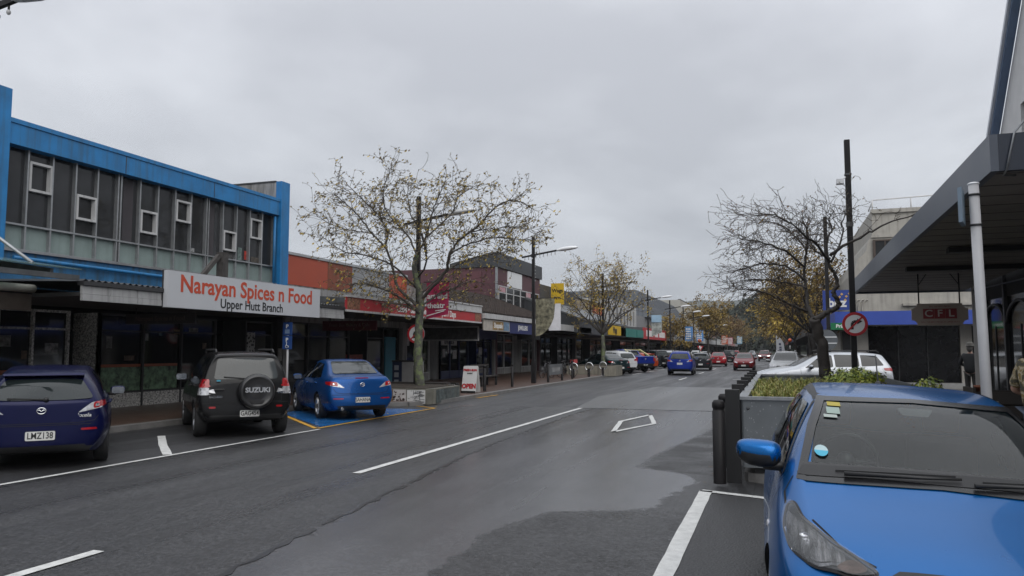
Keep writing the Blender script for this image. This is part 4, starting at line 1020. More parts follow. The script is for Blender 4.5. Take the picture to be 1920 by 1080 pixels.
def win_row(root, y0, y1, n, z0, z1, x, fr=M_WHITEFR, gl=M_UPG, trans=None, fw=.06):
    w = (y1 - y0) / n
    for k in range(n):
        a, b_ = y0 + k * w, y0 + (k + 1) * w
        g = B(root, 'window', x - .02, x + .015, a + fw * .5, b_ - fw * .5, z0 + fw, z1 - fw, gl)
        f = MB().box(x - .02, x + .05, a, a + fw, z0, z1).box(x - .02, x + .05, b_ - fw, b_ - .003, z0, z1).box(x - .02, x + .047, a + fw, b_ - fw, z0, z0 + fw).box(x - .02, x + .047, a + fw, b_ - fw, z1 - fw, z1)
        if trans: f.box(x - .02, x + .047, a + fw, b_ - fw, trans - .03, trans + .03)
        part(g, 'frame', f, fr)
def core(root, y0, y1, h, m, depth=15, x=XF, zs=2.75, sh=.25, piers=None):
    """wall mass: back block, upper facade and end piers"""
    mb = MB().box(x - depth, x - sh - .95, y0, y1, -.04, h)
    mb.box(x - sh - .95, x, y0, y1, zs, h)
    mb.box(x - sh - .95, x, y0, y0 + .22, -.04, zs).box(x - sh - .95, x, y1 - .22, y1, -.04, zs)
    return part(root, 'wall', mb, m)

# --- 0: shop at the far left with a glass and steel canopy
b0 = thing('shop_building', 'pale grey shop at the left edge with a glass canopy on tie rods', 'building', (-17, 7, 0))
core(b0, 1.0, 12.68, 5.6, M_CONCW); shopfront(b0, 1.3, 11.2, 6, 2)
B(b0, 'pier', -17.0, -16.55, 11.45, 12.66, .12, 2.9, mat('pale grey plaster pier', (.22, .22, .22), .7, var=.15, streak=.2))
M_STEEL = mat('galvanised steel', (.30, .31, .32), .42, .7, var=.25, vscale=5)
M_CGLASS = clear_glass('dirty canopy glass', (.42, .52, .49), (.05, .45))
M_DKSTEEL = mat('weathered steel frame', (.10, .105, .11), .5, .4, var=.3)
mb = MB()
for y in (2.2, 4.4, 6.6, 8.8, 11.0): mb.bar((-17, y, 3.75), (-13.1, y, 3.18), .07, .16)
for t in (.33, .66, 1.0): mb.bar((-17 + 3.9 * t, 1.6, 3.75 - .57 * t - .05), (-17 + 3.9 * t, 11.6, 3.75 - .57 * t - .05), .07, .1)
part(b0, 'canopy_frame', mb, M_DKSTEEL)
for k, (ya, yb) in enumerate(((1.6, 3.6), (3.65, 5.6), (5.65, 7.6), (7.65, 9.6), (9.65, 11.6))):
    mb = MB(); mb.add([(-16.95, ya, 3.86), (-13.0, ya, 3.28), (-13.0, yb, 3.28), (-16.95, yb, 3.86), (-16.95, ya, 3.88), (-13.0, ya, 3.30), (-13.0, yb, 3.30), (-16.95, yb, 3.88)], [(0, 3, 2, 1), (4, 5, 6, 7), (0, 1, 5, 4), (2, 3, 7, 6), (1, 2, 6, 5), (3, 0, 4, 7)])
    part(b0, 'canopy_glass', mb, M_CGLASS)
for y in (4.4, 8.2, 11.0): part(b0, 'tie_rod', MB().tube([(-16.95, y, 5.3), (-13.6, y, 3.38)], .035, 8), M_STEEL)
mb = MB(); mb.tube([(-14.4, 9.6, 2.95), (-14.4, 11.7, 2.95)], .085, 12); part(b0, 'awning_roll', mb, mat('cream awning', (.45, .43, .37), .7, var=.15))
B(b0, 'awning_valance', -14.5, -14.44, 9.4, 11.7, 2.5, 2.84, mat('brown valance', (.10, .075, .06), .8, var=.3))

# --- 1: blue framed two-storey building
b1 = thing('shop_building', 'two storey shop with blue frame and dark upstairs windows above pale green panels', 'building', (-17, 18.3, 0))
part(b1, 'wall', MB().box(-31, -18.2, 12.75, 23.8, -.04, 6.8).box(-18.2, -17.45, 12.75, 23.8, 2.95, 6.8).box(-18.2, -17, 12.75, 13.0, -.04, 2.95).box(-18.2, -17, 23.5, 23.8, -.04, 2.95), M_SHOPDARK)
for ya, yb in ((12.50, 12.90), (23.36, 23.86)):
    f = B(b1, 'party_wall', -24, -17.1, ya, yb, 3.6, 7.80, M_CONCW); B(f, 'blue_pillar', -17.1, -16.86, ya, yb, 3.55, 7.83, M_BLUEW)
    B(f, 'coping', -24.02, -17.12, ya - .02, yb + .02, 7.80, 7.86, M_DKFR)
B(b1, 'parapet_beam', -17.6, -16.92, 12.90, 23.36, 6.56, 7.06, M_BLUEW); B(b1, 'parapet_cap', -17.6, -16.89, 12.90, 23.36, 7.063, 7.17, M_BLUEW)
for k, yy in enumerate((16.35, 19.9)): B(b1, 'beam_joint', -16.93, -16.915, yy, yy + .025, 6.56, 7.06, M_DKFR)
rnd = random.Random(12)
for k in range(16):
    yy = (13.15 + .62 * k) if k < 12 else 25.0 + 1.4 * (k - 12); z = rnd.uniform(1.35, 2.25); w = rnd.uniform(.14, .42)
    if 14.9 < yy < 16.05 or 21.0 < yy < 22.5: continue
    B(b1, 'window_card', -17.246, -17.238, yy, yy + w, z, z + rnd.uniform(.12, .34), mat('dim card %d' % (k % 5), [(.16, .16, .15), (.10, .07, .05), (.20, .20, .20), (.05, .09, .11), (.17, .12, .07)][k % 5], .7, var=.7, vscale=9)) if yy < 23.6 else None
bays = []; y = 12.93; wb = (23.34 - 12.93 - .2) / 15
sash = {1: (.14, .54), 3: (.44, .80), 6: (.46, .82), 8: (.16, .52), 11: (.50, .86), 13: (.16, .54)}
for k in range(15):
    if k in (5, 10): y += .10
    a, b_ = y, y + wb; y = b_
    z0, z1 = 4.72, 6.56
    g = B(b1, 'upper_window', -17.26, -17.235, a, b_, z0, z1, M_UPG)
    f = MB().box(-17.24, -17.12, a - .022, a + .022, 4.06, 6.56)
    if k in (4, 9, 14): f.box(-17.24, -17.12, b_ - .022, b_ + .022, 4.06, 6.56)
    part(g, 'mullion', f, M_ALU)
    if k in sash:
        q0, q1 = sash[k]; za, zb = z1 - (z1 - z0) * q1, z1 - (z1 - z0) * q0
        s_ = MB().box(-17.235, -17.10, a + .03, b_ - .03, zb - .06, zb).box(-17.235, -17.10, a + .03, b_ - .03, za, za + .06).box(-17.235, -17.10, a + .03, a + .085, za + .06, zb - .06).box(-17.235, -17.10, b_ - .085, b_ - .03, za + .06, zb - .06)
        part(g, 'opening_sash', s_, M_WHITEFR)
    B(b1, 'spandrel_panel', -17.26, -17.22, a, b_, 4.12, 4.68, M_PANEL)
part(b1, 'window_rail', MB().box(-17.24, -17.11, 12.91, 23.36, 4.68, 4.725).box(-17.3, -16.98, 12.91, 23.36, 4.03, 4.10), M_ALU)
# things seen on the sill indoors, a blind behind some panes
for k, (yy, w, c) in enumerate(((16.6, .35, (.05, .045, .05)), (20.0, .30, (.055, .05, .055)))): B(b1, 'blind', -17.233, -17.228, yy, yy + w, 4.75, 6.5, mat('blind%d' % k, c, .9))
for ya, za, w, h, c in ((20.9, 4.76, .5, .20, (.10, .10, .10)), (21.5, 4.76, .22, .42, (.12, .16, .15)), (21.85, 4.80, .26, .30, (.35, .04, .03)), (22.2, 4.76, .6, .18, (.07, .06, .05)), (19.2, 4.76, .25, .12, (.25, .25, .25))): B(b1, 'window_item', -17.233, -17.227, ya, ya + w, za, za + h, mat('window item %.2f' % ya, c, .7, var=.6, vscale=12))
part(b1, 'downpipe', MB().tube([(-17.0, 23.2, 4.0), (-17.0, 23.2, 6.5)], .05, 10), M_BLUEW)
B(b1, 'lower_wall', -17.4, -17.05, 12.9, 23.36, 3.2, 4.03, M_MOSS)
part(b1, 'gutter_pipe', MB().tube([(-16.95, 13.2, 3.88), (-16.95, 23.3, 3.80)], .045, 8), M_BLUEW)
mb = MB(); n = 60; y0_, y1_ = 11.7, 21.4
prof = []
for i in range(n * 2 + 1):
    yy = y0_ + (y1_ - y0_) * i / (2 * n); dz = .025 * (1 if i % 2 else -1); prof.append((yy, dz))
mb.add([p for yy, dz in prof for p in ((-17.0, yy, 3.22 + dz), (-13.1, yy, 3.10 + dz))], [(2 * i, 2 * i + 1, 2 * i + 3, 2 * i + 2) for i in range(2 * n)])
part(b1, 'verandah_roof', mb, mat('rusty corrugated iron', (.075, .078, .082), .55, .4, var=.45, vscale=2.5))
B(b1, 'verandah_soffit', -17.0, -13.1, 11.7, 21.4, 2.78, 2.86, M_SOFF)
for k in range(14):
    ya = 11.62 + k * .70; 
    B(b1, 'fascia_tile', -13.06, -13.0, ya, ya + .69, 2.815, 2.98, M_TILEW)
for k in range(7):
    ya = 11.62 + k * 1.40; B(b1, 'fascia_board', -13.05, -12.985, ya, ya + 1.39, 2.68, 2.81, M_TILEW)
part(b1, 'gutter', MB().box(-13.12, -12.95, 11.6, 21.42, 2.985, 3.07), M_DKFR)
shopfront(b1, 13.0, 16.0, 3, 2, M_MOSAIC, M_MOSAIC, zt=2.7); shopfront(b1, 16.0, 23.5, 5, 3, M_DKFR, M_MOSAIC, zt=2.7)
letters(b1, '95', .16, (-18.08, 15.45, 2.42), E_, Zu, mat('grey lettering', (.16, .16, .16), .6))
# pictures of food along the bottom of the shop window
M_FOOD = mat('produce picture', (.10, .17, .10), .4, var=.9, vscale=6)
B(b1, 'window_poster', -17.245, -17.236, 16.1, 18.9, .56, 1.22, M_FOOD); B(b1, 'window_poster', -17.245, -17.237, 16.1, 18.9, 1.225, 1.30, mat('orange strip', (.28, .07, .03), .5))
B(b1, 'window_poster', -17.245, -17.236, 13.1, 14.9, 1.12, 1.22, mat('orange strip', (.28, .07, .03), .5))
m = mat('black spots on white', (.35, .35, .34), .5); t = m.node_tree; b = t.nodes['Principled BSDF']; co = t.nodes.new('ShaderNodeTexCoord'); vo = t.nodes.new('ShaderNodeTexVoronoi'); vo.inputs['Scale'].default_value = 9
t.links.new(co.outputs['Object'], vo.inputs[0]); rp = t.nodes.new('ShaderNodeValToRGB'); rp.color_ramp.elements[0].position = .38; rp.color_ramp.elements[1].position = .42; rp.color_ramp.elements[0].color = (.01, .01, .01, 1); rp.color_ramp.elements[1].color = (.33, .33, .32, 1)
t.links.new(vo.outputs['Distance'], rp.inputs[0]); t.links.new(rp.outputs[0], b.inputs['Base Color'])
B(b1, 'door_panel', -17.2, -17.15, 22.05, 22.45, .2, 2.3, m)
B(b1, 'notice_board', -16.99, -16.96, 23.53, 23.77, 1.3, 1.75, mat('notice paper', (.25, .24, .22), .7, var=.4, vscale=14))
# hanging items
sg = thing('hanging_sign', 'dark hanging sign under the verandah behind the big white shop sign', 'sign', (-15, 15.6, 2.5))
B(sg, 'board', -15.9, -13.7, 15.57, 15.63, 2.36, 2.62, mat('dull red-brown board', (.035, .03, .03), .6)); letters(sg, 'Narayan Spices n Food', .17, (-14.8, 15.565, 2.49), S_, Zu, mat('dim lettering', (.09, .06, .055), .6), .002)
for x in (-15.6, -14.0): part(sg, 'hanger', MB().tube([(x, 15.6, 2.62), (x, 15.6, 2.79)], .012, 6), M_DKFR)
sg = thing('shop_sign', 'large white Narayan Spices n Food sign board on the verandah edge', 'sign', (-12.95, 16.75, 2.65))
B(sg, 'board', -12.97, -12.85, 13.72, 19.80, 2.655, 3.49, mat('white sign board', (.46, .47, .49), .45, var=.04, vscale=.8)); B(sg, 'edge_frame', -13.0, -12.972, 13.70, 19.82, 2.645, 3.50, M_DKFR)
M_ORL = mat('orange red lettering', (.46, .060, .024), .5, var=.04)
letters(sg, 'Narayan Spices n Food', .56, (-12.848, 16.74, 3.20), E_, Zu, M_ORL, .011, 1.02, .004); letters(sg, 'Upper Hutt Branch', .33, (-12.848, 16.72, 2.825), E_, Zu, M_INK, .004, .98, .004)
part(sg, 'timber_post', MB().box(-13.25, -13.05, 15.75, 15.95, 3.28, 4.15), mat('old timber', (.05, .045, .042), .8, var=.4, vscale=8)); part(sg, 'timber_brace', MB().bar((-13.15, 15.7, 4.05), (-13.15, 14.95, 3.3), .1, .1), mat('old timber', (.05, .045, .042), .8))

# --- 2: bakery, orange and grey parapet
b2 = thing('bakery_building', 'single storey bakery with orange and grey parapet panels and a red fascia', 'building', (-17, 28.7, 0))
core(b2, 23.88, 33.6, 5.1, M_CONCW); shopfront(b2, 24.2, 33.3, 6, 3, M_DKFR, M_BLACK)
M_OR = mat('orange red cladding', (.36, .062, .028), .5, var=.08, vscale=.8); M_GRP = mat('pale grey cladding', (.25, .255, .26), .55, var=.08, streak=.2)
M_RUST = mat('faded rusty cladding', (.20, .055, .028), .6, var=.3, vscale=1.5, streak=.6, streakcol=(.09, .05, .02))
for ya, yb, m in ((23.9, 26.6, M_OR), (26.605, 28.5, M_RUST), (28.505, 31.8, M_GRP), (31.805, 33.58, M_OR)):
    B(b2, 'parapet_panel', -16.995, -16.93, ya, yb, 4.12, 5.22, m)
B(b2, 'parapet_cap', -17.4, -16.88, 23.88, 33.6, 5.224, 5.32, mat('grey flashing', (.32, .33, .34), .5)); B(b2, 'lower_parapet', -16.99, -16.95, 23.9, 33.58, 3.7, 4.115, M_CONCW)
M_REDF = mat('red fascia', (.40, .030, .036), .45, var=.08, vscale=1.5)
canopy(b2, 21.55, 33.5, 3.0, 3.40, M_REDF)
part(b2, 'cornice', MB().box(-13.12, -12.95, 21.55, 33.5, 3.405, 3.47).box(-13.1, -12.97, 26.5, 33.5, 3.47, 3.70).box(-13.14, -12.93, 26.5, 33.5, 3.705, 3.76), M_WHITEFR)
part(b2, 'fascia_trim', MB().box(-13.05, -12.975, 21.55, 33.5, 2.93, 2.998), M_WHITEFR)
letters(b2, 'Cakes • Sandwiches • Pies • Open 7 Days', .36, (-12.995, 27.75, 3.20), E_, Zu, M_WHITEINK, .010, .90, .003)
part(b2, 'cake_picture', MB().box(-12.998, -12.99, 21.6, 22.4, 3.02, 3.38).box(-12.998, -12.99, 32.7, 33.4, 3.02, 3.38), mat('cake photo', (.22, .10, .06), .5, var=.9, vscale=10))
sg = thing('hanging_sign', 'dull red bakery sign hanging under the verandah by the dark window', 'sign', (-15, 25.2, 2.5))
B(sg, 'board', -16.2, -13.9, 25.17, 25.23, 2.42, 2.78, mat('dull red sign', (.10, .012, .016), .6)); letters(sg, 'Fresh Bun Bakery & Cafe', .17, (-15.05, 25.165, 2.62), S_, Zu, mat('dim pale lettering', (.17, .10, .10), .6))
part(sg, 'hanger', MB().box(-15.9, -15.88, 25.19, 25.21, 2.78, 3.03).box(-14.2, -14.18, 25.19, 25.21, 2.78, 3.03), M_DKFR)
B(b2, 'window_poster', -17.245, -17.236, 28.6, 30.0, .8, 1.5, mat('red brown poster', (.17, .03, .02), .5, var=.5, vscale=4))
B(b2, 'turquoise_door', -17.2, -17.14, 31.9, 32.9, .15, 2.3, mat('turquoise paint', (.03, .17, .24), .5))

# --- 3: jeweller and gift shop under a tiled verandah roof
b3 = thing('shop_building', 'low shop with a steep brown tiled verandah roof above a navy jeweller fascia', 'building', (-17, 40, 0))
core(b3, 33.62, 46.36, 4.3, M_CONCW); shopfront(b3, 33.9, 38.2, 3, 2, M_WHITEFR, M_CONCW); shopfront(b3, 38.2, 46.1, 6, 3, mat('navy frame', (.02, .03, .09), .5), mat('navy riser', (.02, .028, .08), .5))
mb = MB(); nr = 16; nyy = 74; ya, yb = 33.6, 46.3
nyy = 46
for i in range(nr):
    t0, t1 = i / nr, (i + 1) / nr
    x0, z0 = -17.6 + 4.7 * t0, 5.15 - 1.72 * t0; x1, z1 = -17.6 + 4.7 * t1, 5.15 - 1.72 * t1
    for j in range(nyy):
        a = ya + (yb - ya) * j / nyy; c = ya + (yb - ya) * (j + 1) / nyy; mdl = (a + c) / 2
        mb.add([(x0, a, z0 + .0), (x1, a, z1 + .045), (x1, mdl, z1 + .125), (x0, mdl, z0 + .08), (x1, c, z1 + .045), (x0, c, z0), (x1, a, z1 - .0), (x1, mdl, z1 + .06), (x1, c, z1)], [(0, 1, 2, 3), (3, 2, 4, 5), (1, 6, 7, 2), (2, 7, 8, 4)])
part(b3, 'tiled_roof', mb, mat('brown concrete tile', (.034, .025, .021), .65, var=.55, vscale=2.5, bump=.3, spec=.15))
for yy in (33.62, 46.2): part(b3, 'roof_gable', MB().prism([(-17.6, 5.1), (-12.95, 3.40), (-12.95, 3.12), (-17.6, 3.12)], (0, yy, 0), (1, 0, 0), (0, 0, 1), (0, 1, 0), .1), M_CONCW)
part(b3, 'gutter', MB().box(-12.98, -12.84, 33.6, 42.2, 3.18, 3.42), M_WHITEFR)
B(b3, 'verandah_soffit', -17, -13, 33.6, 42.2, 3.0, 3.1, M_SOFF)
B(b3, 'gold_fascia', -13.0, -12.94, 33.7, 37.4, 2.62, 3.14, mat('cream fascia board', (.40, .37, .33), .5, var=.2, vscale=4)); B(b3, 'gold_picture', -12.938, -12.93, 34.9, 36.4, 2.68, 3.08, mat('gold picture', (.26, .16, .05), .5, var=.7, vscale=6))
B(b3, 'blue_picture', -12.938, -12.931, 36.45, 37.3, 2.66, 3.1, mat('blue picture', (.16, .25, .36), .5, var=.5, vscale=5)); 
M_NAVY = mat('navy fascia', (.018, .026, .11), .5, var=.1)
B(b3, 'navy_fascia', -13.0, -12.94, 37.45, 42.1, 2.55, 3.14, M_NAVY)
letters(b3, 'Shopsale', .36, (-12.928, 35.65, 2.88), E_, Zu, M_WHITEINK, .01); letters(b3, 'JEWELLERS', .34, (-12.936, 39.6, 2.86), E_, Zu, M_WHITEINK, .006, 1.0)
B(b3, 'inner_fascia', -16.9, -16.8, 38.3, 46, 2.35, 2.95, M_NAVY); letters(b3, 'JEWELLER', .5, (-16.795, 41.2, 2.62), E_, Zu, mat('dim silver lettering', (.16, .17, .22), .5), .0, 1.2)
B(b3, 'window_banner', -17.24, -17.232, 38.4, 40.6, 1.95, 2.28, mat('white paper', (.5, .5, .5), .6)); letters(b3, 'RIVERSIDE', .3, (-17.23, 39.5, 2.11), E_, Zu, M_INK, .008)
for k, (yy, z) in enumerate(((38.6, 1.3), (39.3, 1.5), (40.0, 1.2), (34.2, 1.9), (35.0, 1.0), (44.0, 1.4))): B(b3, 'window_card', -17.24, -17.232, yy, yy + .35 + .1 * (k % 3), z, z + .45, mat('pale card', (.42, .42, .43), .6, var=.4, vscale=8))
sg = thing('hanging_sign', 'grey framed shop sign hanging across the footpath beside the bakery', 'sign', (-15.2, 34.6, 2.3))
B(sg, 'board', -16.6, -13.6, 34.57, 34.63, 2.2, 2.78, mat('grey board', (.055, .055, .055), .6, var=.6, vscale=5)); part(sg, 'frame', MB().box(-16.65, -13.55, 34.55, 34.65, 2.78, 2.83).box(-16.65, -13.55, 34.55, 34.65, 2.14, 2.2).box(-13.6, -13.55, 34.55, 34.65, 2.2, 2.78), M_WHITEFR)

# --- 4: plum two-storey building
b4 = thing('plum_building', 'two storey plum coloured building with charcoal parapet and white upstairs window grid', 'building', (-17, 51, 0))
M_PLUM = mat('plum paint', (.085, .032, .040), .6, var=.10, vscale=.7, streak=.25, streakcol=(.05, .025, .03)); M_CHAR = mat('charcoal cladding', (.040, .043, .048), .55, var=.2)
part(b4, 'wall', MB().box(-30, -18.2, 46.4, 56.2, -.04, 7.05).box(-18.2, -17, 46.4, 56.2, 2.9, 7.05).box(-18.2, -17, 46.4, 46.7, -.04, 2.9).box(-18.2, -17, 55.9, 56.2, -.04, 2.9), M_PLUM)
mb = MB(); mb.prism([(-20.2, 7.06), (-16.85, 7.06), (-16.85, 8.02), (-17.3, 8.02), (-20.2, 7.35)], (0, 46.3, 0), (1, 0, 0), (0, 0, 1), (0, 1, 0), 10.0); part(b4, 'parapet', mb, M_CHAR)
part(b4, 'corner_trim', MB().box(-17.02, -16.9, 46.34, 46.5, 3.4, 7.05), M_ALU)
B(b4, 'side_wall_patch', -19.8, -18.0, 46.36, 46.395, 5.6, 6.8, mat('plum overpaint', (.105, .038, .045), .6))
B(b4, 'white_panel', -17, -16.93, 48.6, 51.6, 5.95, 7.0, mat('blank white panel', (.66, .67, .68), .5, var=.04))
win_row(b4, 46.8, 55.8, 6, 4.45, 5.9, -16.98, trans=5.45)
for ya in (47.0, 52.6): B(b4, 'window_sticker', -16.955, -16.945, ya, ya + 1.1, 5.5, 5.82, mat('pink sticker', (.45, .25, .28), .5, var=.3, vscale=8))
B(b4, 'sill_band', -17, -16.9, 46.5, 56.1, 3.9, 4.42, mat('cream render', (.38, .36, .32), .7, streak=.3)); shopfront(b4, 46.7, 55.9, 5, 2, M_WHITEFR, M_CONCW)
canopy(b4, 42.25, 51, 2.95, 3.35, mat('pale grey fascia', (.42, .42, .42), .5, streak=.2)); canopy(b4, 51.02, 56.2, 2.9, 3.3, M_CHAR)
B(b4, 'under_sign', -14.6, -13.2, 43.5, 43.6, 2.3, 2.8, M_CHAR)

# --- 5: charcoal shop with yellow signs
M_YEL = mat('yellow sign', (.56, .36, .012), .5, var=.05)
b5 = thing('charcoal_building', 'charcoal shop with a yellow square sign and long sloping grey roof', 'building', (-17, 61.5, 0))
core(b5, 56.25, 67.2, 6.75, M_CHAR); shopfront(b5, 56.6, 66.9, 6, 2, M_DKFR, M_CONCW, sill=.3)
mb = MB(); mb.prism([(-17, 5.5), (-12.9, 3.95), (-12.9, 3.85), (-17, 5.35)], (0, 52.2, 0), (1, 0, 0), (0, 0, 1), (0, 1, 0), 18); part(b5, 'sloping_roof', mb, M_ROOF)
mb = MB(); mb.prism([(-17, 5.35), (-12.95, 3.85), (-12.95, 2.9), (-17, 2.9)], (0, 52.25, 0), (1, 0, 0), (0, 0, 1), (0, 1, 0), .1); part(b5, 'roof_gable', mb, M_CHAR)
B(b5, 'verandah_soffit', -17, -13.1, 56.3, 70.2, 2.8, 2.9, M_SOFF); B(b5, 'verandah_fascia', -13.1, -13.0, 52.2, 70.2, 2.85, 3.84, M_CHAR)
B(b5, 'yellow_panel', -13.0, -12.93, 62.2, 67.5, 2.95, 3.75, M_YEL); letters(b5, 'Wags', .75, (-12.925, 64.8, 3.35), E_, Zu, M_INK, .03)
ys = thing('yellow_sign', 'square yellow sign with black script on the charcoal parapet', 'sign', (-16.6, 59, 5.3)); B(ys, 'panel', -16.9, -15.85, 58.95, 59.05, 5.3, 7.0, M_YEL); letters(ys, 'Wags', .42, (-16.37, 58.945, 6.4), S_, Zu, M_INK, .012, .95); letters(ys, 'PETS', .26, (-16.37, 58.945, 5.8), S_, Zu, M_INK, .01)
B(ys, 'bracket', -17.0, -16.9, 58.9, 59.1, 4.8, 5.3, M_DKFR)

# --- 6..: the rest of the left-hand row
def far_shop(i, label, y0, y1, h, wallm, fasm, fz0, fz1, wins=None, side=-1, text=None, cat='building', finm=None, xf=XF, xc=XC, tm=None):
    s = side; b = thing('shop_building', label, cat, (xf, (y0 + y1) / 2, 0))
    if side < 0:
        core(b, y0 + .04, y1, h, wallm, x=xf)
        shopfront(b, y0 + .3, y1 - .3, 4, 1, M_DKFR, M_BLACK, x=xf, detail=False); canopy(b, y0 + .04, y1, fz0, fz1, fasm, xc, xf)
        if wins: win_row(b, y0 + .6, y1 - .6, wins[0], wins[1], wins[2], xf + .02, trans=None)
        if finm:
            for k in range(9): B(b, 'facade_fin', xf, xf + .25, y0 + .4 + (y1 - y0 - .8) * k / 8 - .12, y0 + .4 + (y1 - y0 - .8) * k / 8 + .12, fz1 + .3, h, finm)
        B(b, 'parapet_cap', xf - .4, xf + .06, y0 + .04, y1, h + .004, h + .12, M_DKFR)
        if text: letters(b, text[0], text[1], (xc + .004, y0 + (y1 - y0) * text[2], (fz0 + fz1) / 2), E_, Zu, tm or M_WHITEINK, .02)
    else:
        mb = MB().box(xf + 1.2, xf + 14, y0 + .04, y1, -.04, h).box(xf, xf + 1.2, y0 + .04, y1, 2.75, h).box(xf, xf + 1.2, y0 + .04, y0 + .3, -.04, 2.75).box(xf, xf + 1.2, y1 - .3, y1, -.04, 2.75)
        part(b, 'wall', mb, wallm); B(b, 'shop_window', xf + .3, xf + .34, y0 + .3, y1 - .3, .4, 2.75, M_SHOPG); B(b, 'stall_riser', xf + .25, xf + .4, y0 + .3, y1 - .3, .12, .4, M_BLACK)
        B(b, 'verandah_soffit', xc + .06, xf, y0 + .04, y1, fz0 + .03, fz0 + .25, M_SOFF); B(b, 'verandah_fascia', xc, xc + .06, y0 + .04, y1, fz0, fz1, fasm)
        B(b, 'parapet_cap', xf - .06, xf + .4, y0 + .04, y1, h + .004, h + .12, M_DKFR)
        if wins:
            w = (y1 - y0 - 1.2) / wins[0]
            for k in range(wins[0]): B(b, 'window', xf - .03, xf + .02, y0 + .6 + k * w + .15, y0 + .6 + (k + 1) * w - .15, wins[1], wins[2], M_UPG)
    return b
PAL = lambda n, c, **k: mat(n, c, .6, var=.12, streak=.2, **k)
b6 = far_shop(6, 'beige shop with orange square sign behind the second yellow tree', 67.25, 80, 6.35, PAL('beige wall', (.26, .22, .175)), PAL('teal fascia', (.02, .17, .145)), 2.9, 3.7)
B(b6, 'orange_panel', -16.98, -16.9, 74, 79, 4.6, 6.1, PAL('orange sign', (.42, .09, .03)))
b7 = far_shop(7, 'white two storey shop with upright facade fins above a red fascia', 80, 98, 7.2, PAL('white wall', (.42, .42, .41)), M_REDF, 2.85, 4.05, (8, 4.6, 6.6), finm=M_WHITEFR)
for ya, w in ((82, 4.4), (88, 2.2), (91.6, 5)):
    mb = MB(); rnd = random.Random(int(ya)); yy = ya
    while yy < ya + w: q = rnd.uniform(.25, .5); mb.box(-13.0, -12.985, yy, yy + q, 3.15, 3.8); yy += q + .14
    part(b7, 'lettering', mb, M_WHITEINK)
part(b7, 'green_strip', MB().box(-13.05, -12.95, 76, 79.9, 2.95, 3.65), PAL('teal fascia', (.02, .17, .145)))
b8 = thing('shop_building', 'grey shop with a metal mansard roof and angled corner wing', 'building', (-17, 118, 0))
core(b8, 98.05, 148, 6.2, PAL('grey render', (.20, .20, .205)), depth=20)
mb = MB(); mb.prism([(-35, 6.2), (-16.3, 6.2), (-16.3, 7.6), (-18.2, 10.0), (-35, 10.0)], (0, 106, 0), (1, 0, 0), (0, 0, 1), (0, 1, 0), 42)
part(b8, 'mansard_roof', mb, mat('ribbed grey iron', (.17, .185, .205), .5, .3, var=.1, vscale=4, stretch=(.1, 6, .1)))
mb = MB()
for k in range(70): mb.bar((-16.28, 106.3 + k * .6, 7.6), (-18.18, 106.3 + k * .6, 10.0), .06, .05)
for k in range(28): mb.box(-34 + k * .62, -33.93 + k * .62, 105.93, 105.99, 6.2, 9.98)
part(b8, 'roof_ribs', mb, PAL('rib grey', (.12, .13, .145))); canopy(b8, 98.05, 148, 2.9, 3.7, PAL('dull grey fascia', (.20, .20, .20)))
shopfront(b8, 98.4, 147.6, 10, 4, M_DKFR, M_BLACK, detail=False); win_row(b8, 112, 146, 12, 4.2, 5.8, -16.95)
b9 = far_shop(9, 'tall cream ribbed building beyond the grey mansard roof', 148, 186, 11.2, mat('ribbed cream', (.40, .385, .345), .7, var=.08), PAL('pale fascia', (.36, .36, .36)), 2.9, 3.8)
mb = MB()
for k in range(60): mb.box(-16.99, -16.9, 148.6 + k * .62, 148.8 + k * .62, 4.2, 11.0)
for k in range(18): mb.box(-31 + k * .78, -30.8 + k * .78, 147.95, 148.02, 5, 11.0)
part(b9, 'wall_ribs', mb, mat('ribbed cream', (.40, .385, .345), .7))
rnd = random.Random(8)
names = ['blue trimmed low shop beyond the cream building', 'brown brick shop in the distance past the blue trimmed one', 'long pale shop with dark fascia further down the left side', 'green fronted shop far down the left side', 'rose coloured shop far down the left side', 'farthest grey shop on the left side of the street']
cols = [(.10, .17, .26), (.16, .09, .07), (.33, .33, .32), (.08, .13, .10), (.22, .12, .11), (.2, .2, .21)]
y = 186.05
for i, (nmn, c) in enumerate(zip(names, cols)):
    l = rnd.uniform(26, 40); far_shop(20 + i, nmn, y, y + l, rnd.uniform(4.6, 6.4), PAL('far wall %d' % i, c), PAL('far fascia %d' % i, tuple(q * 1.3 for q in cols[(i + 2) % 6])), 2.9, 3.7, (5, 4.2, 5.2) if i % 2 else None); y += l + .05

# ------------------------------------------------------------------ right-hand side
# near shops under the long navy verandah
M_NAVYV = mat('navy blue painted fascia', (.085, .100, .130), .42, var=.15, vscale=1.5, streak=.25, streakcol=(.06, .08, .10))
r0 = thing('cafe_building', 'cafe building on the right under a long navy verandah with arched dark windows', 'building', (5.2, 17, 0))
M_CREAMW = mat('white textured wall', (.60, .60, .60), .75, var=.06, bump=.25, bscale=25)
part(r0, 'wall', MB().box(6.4, 20, 4.0, 24.2, -.04, 5.0).box(5.2, 6.4, 4.0, 24.2, 3.6, 5.0), M_CREAMW)
mb = MB(); mb.prism([(4.0, 4.9), (24.2, 4.9), (24.2, 5.2), (21.2, 6.4), (17.3, 10.65), (9.0, 10.65), (4.0, 6.0)], (5.2, 0, 0), (0, 1, 0), (0, 0, 1), (1, 0, 0), .5); part(r0, 'gable_wall', mb, M_CREAMW)
mb = MB(); mb.bar((5.1, 21.2, 6.5), (5.1, 17.2, 10.85), .17, .12); part(r0, 'barge_board', mb, mat('blue barge board', (.10, .15, .24), .5, var=.12))
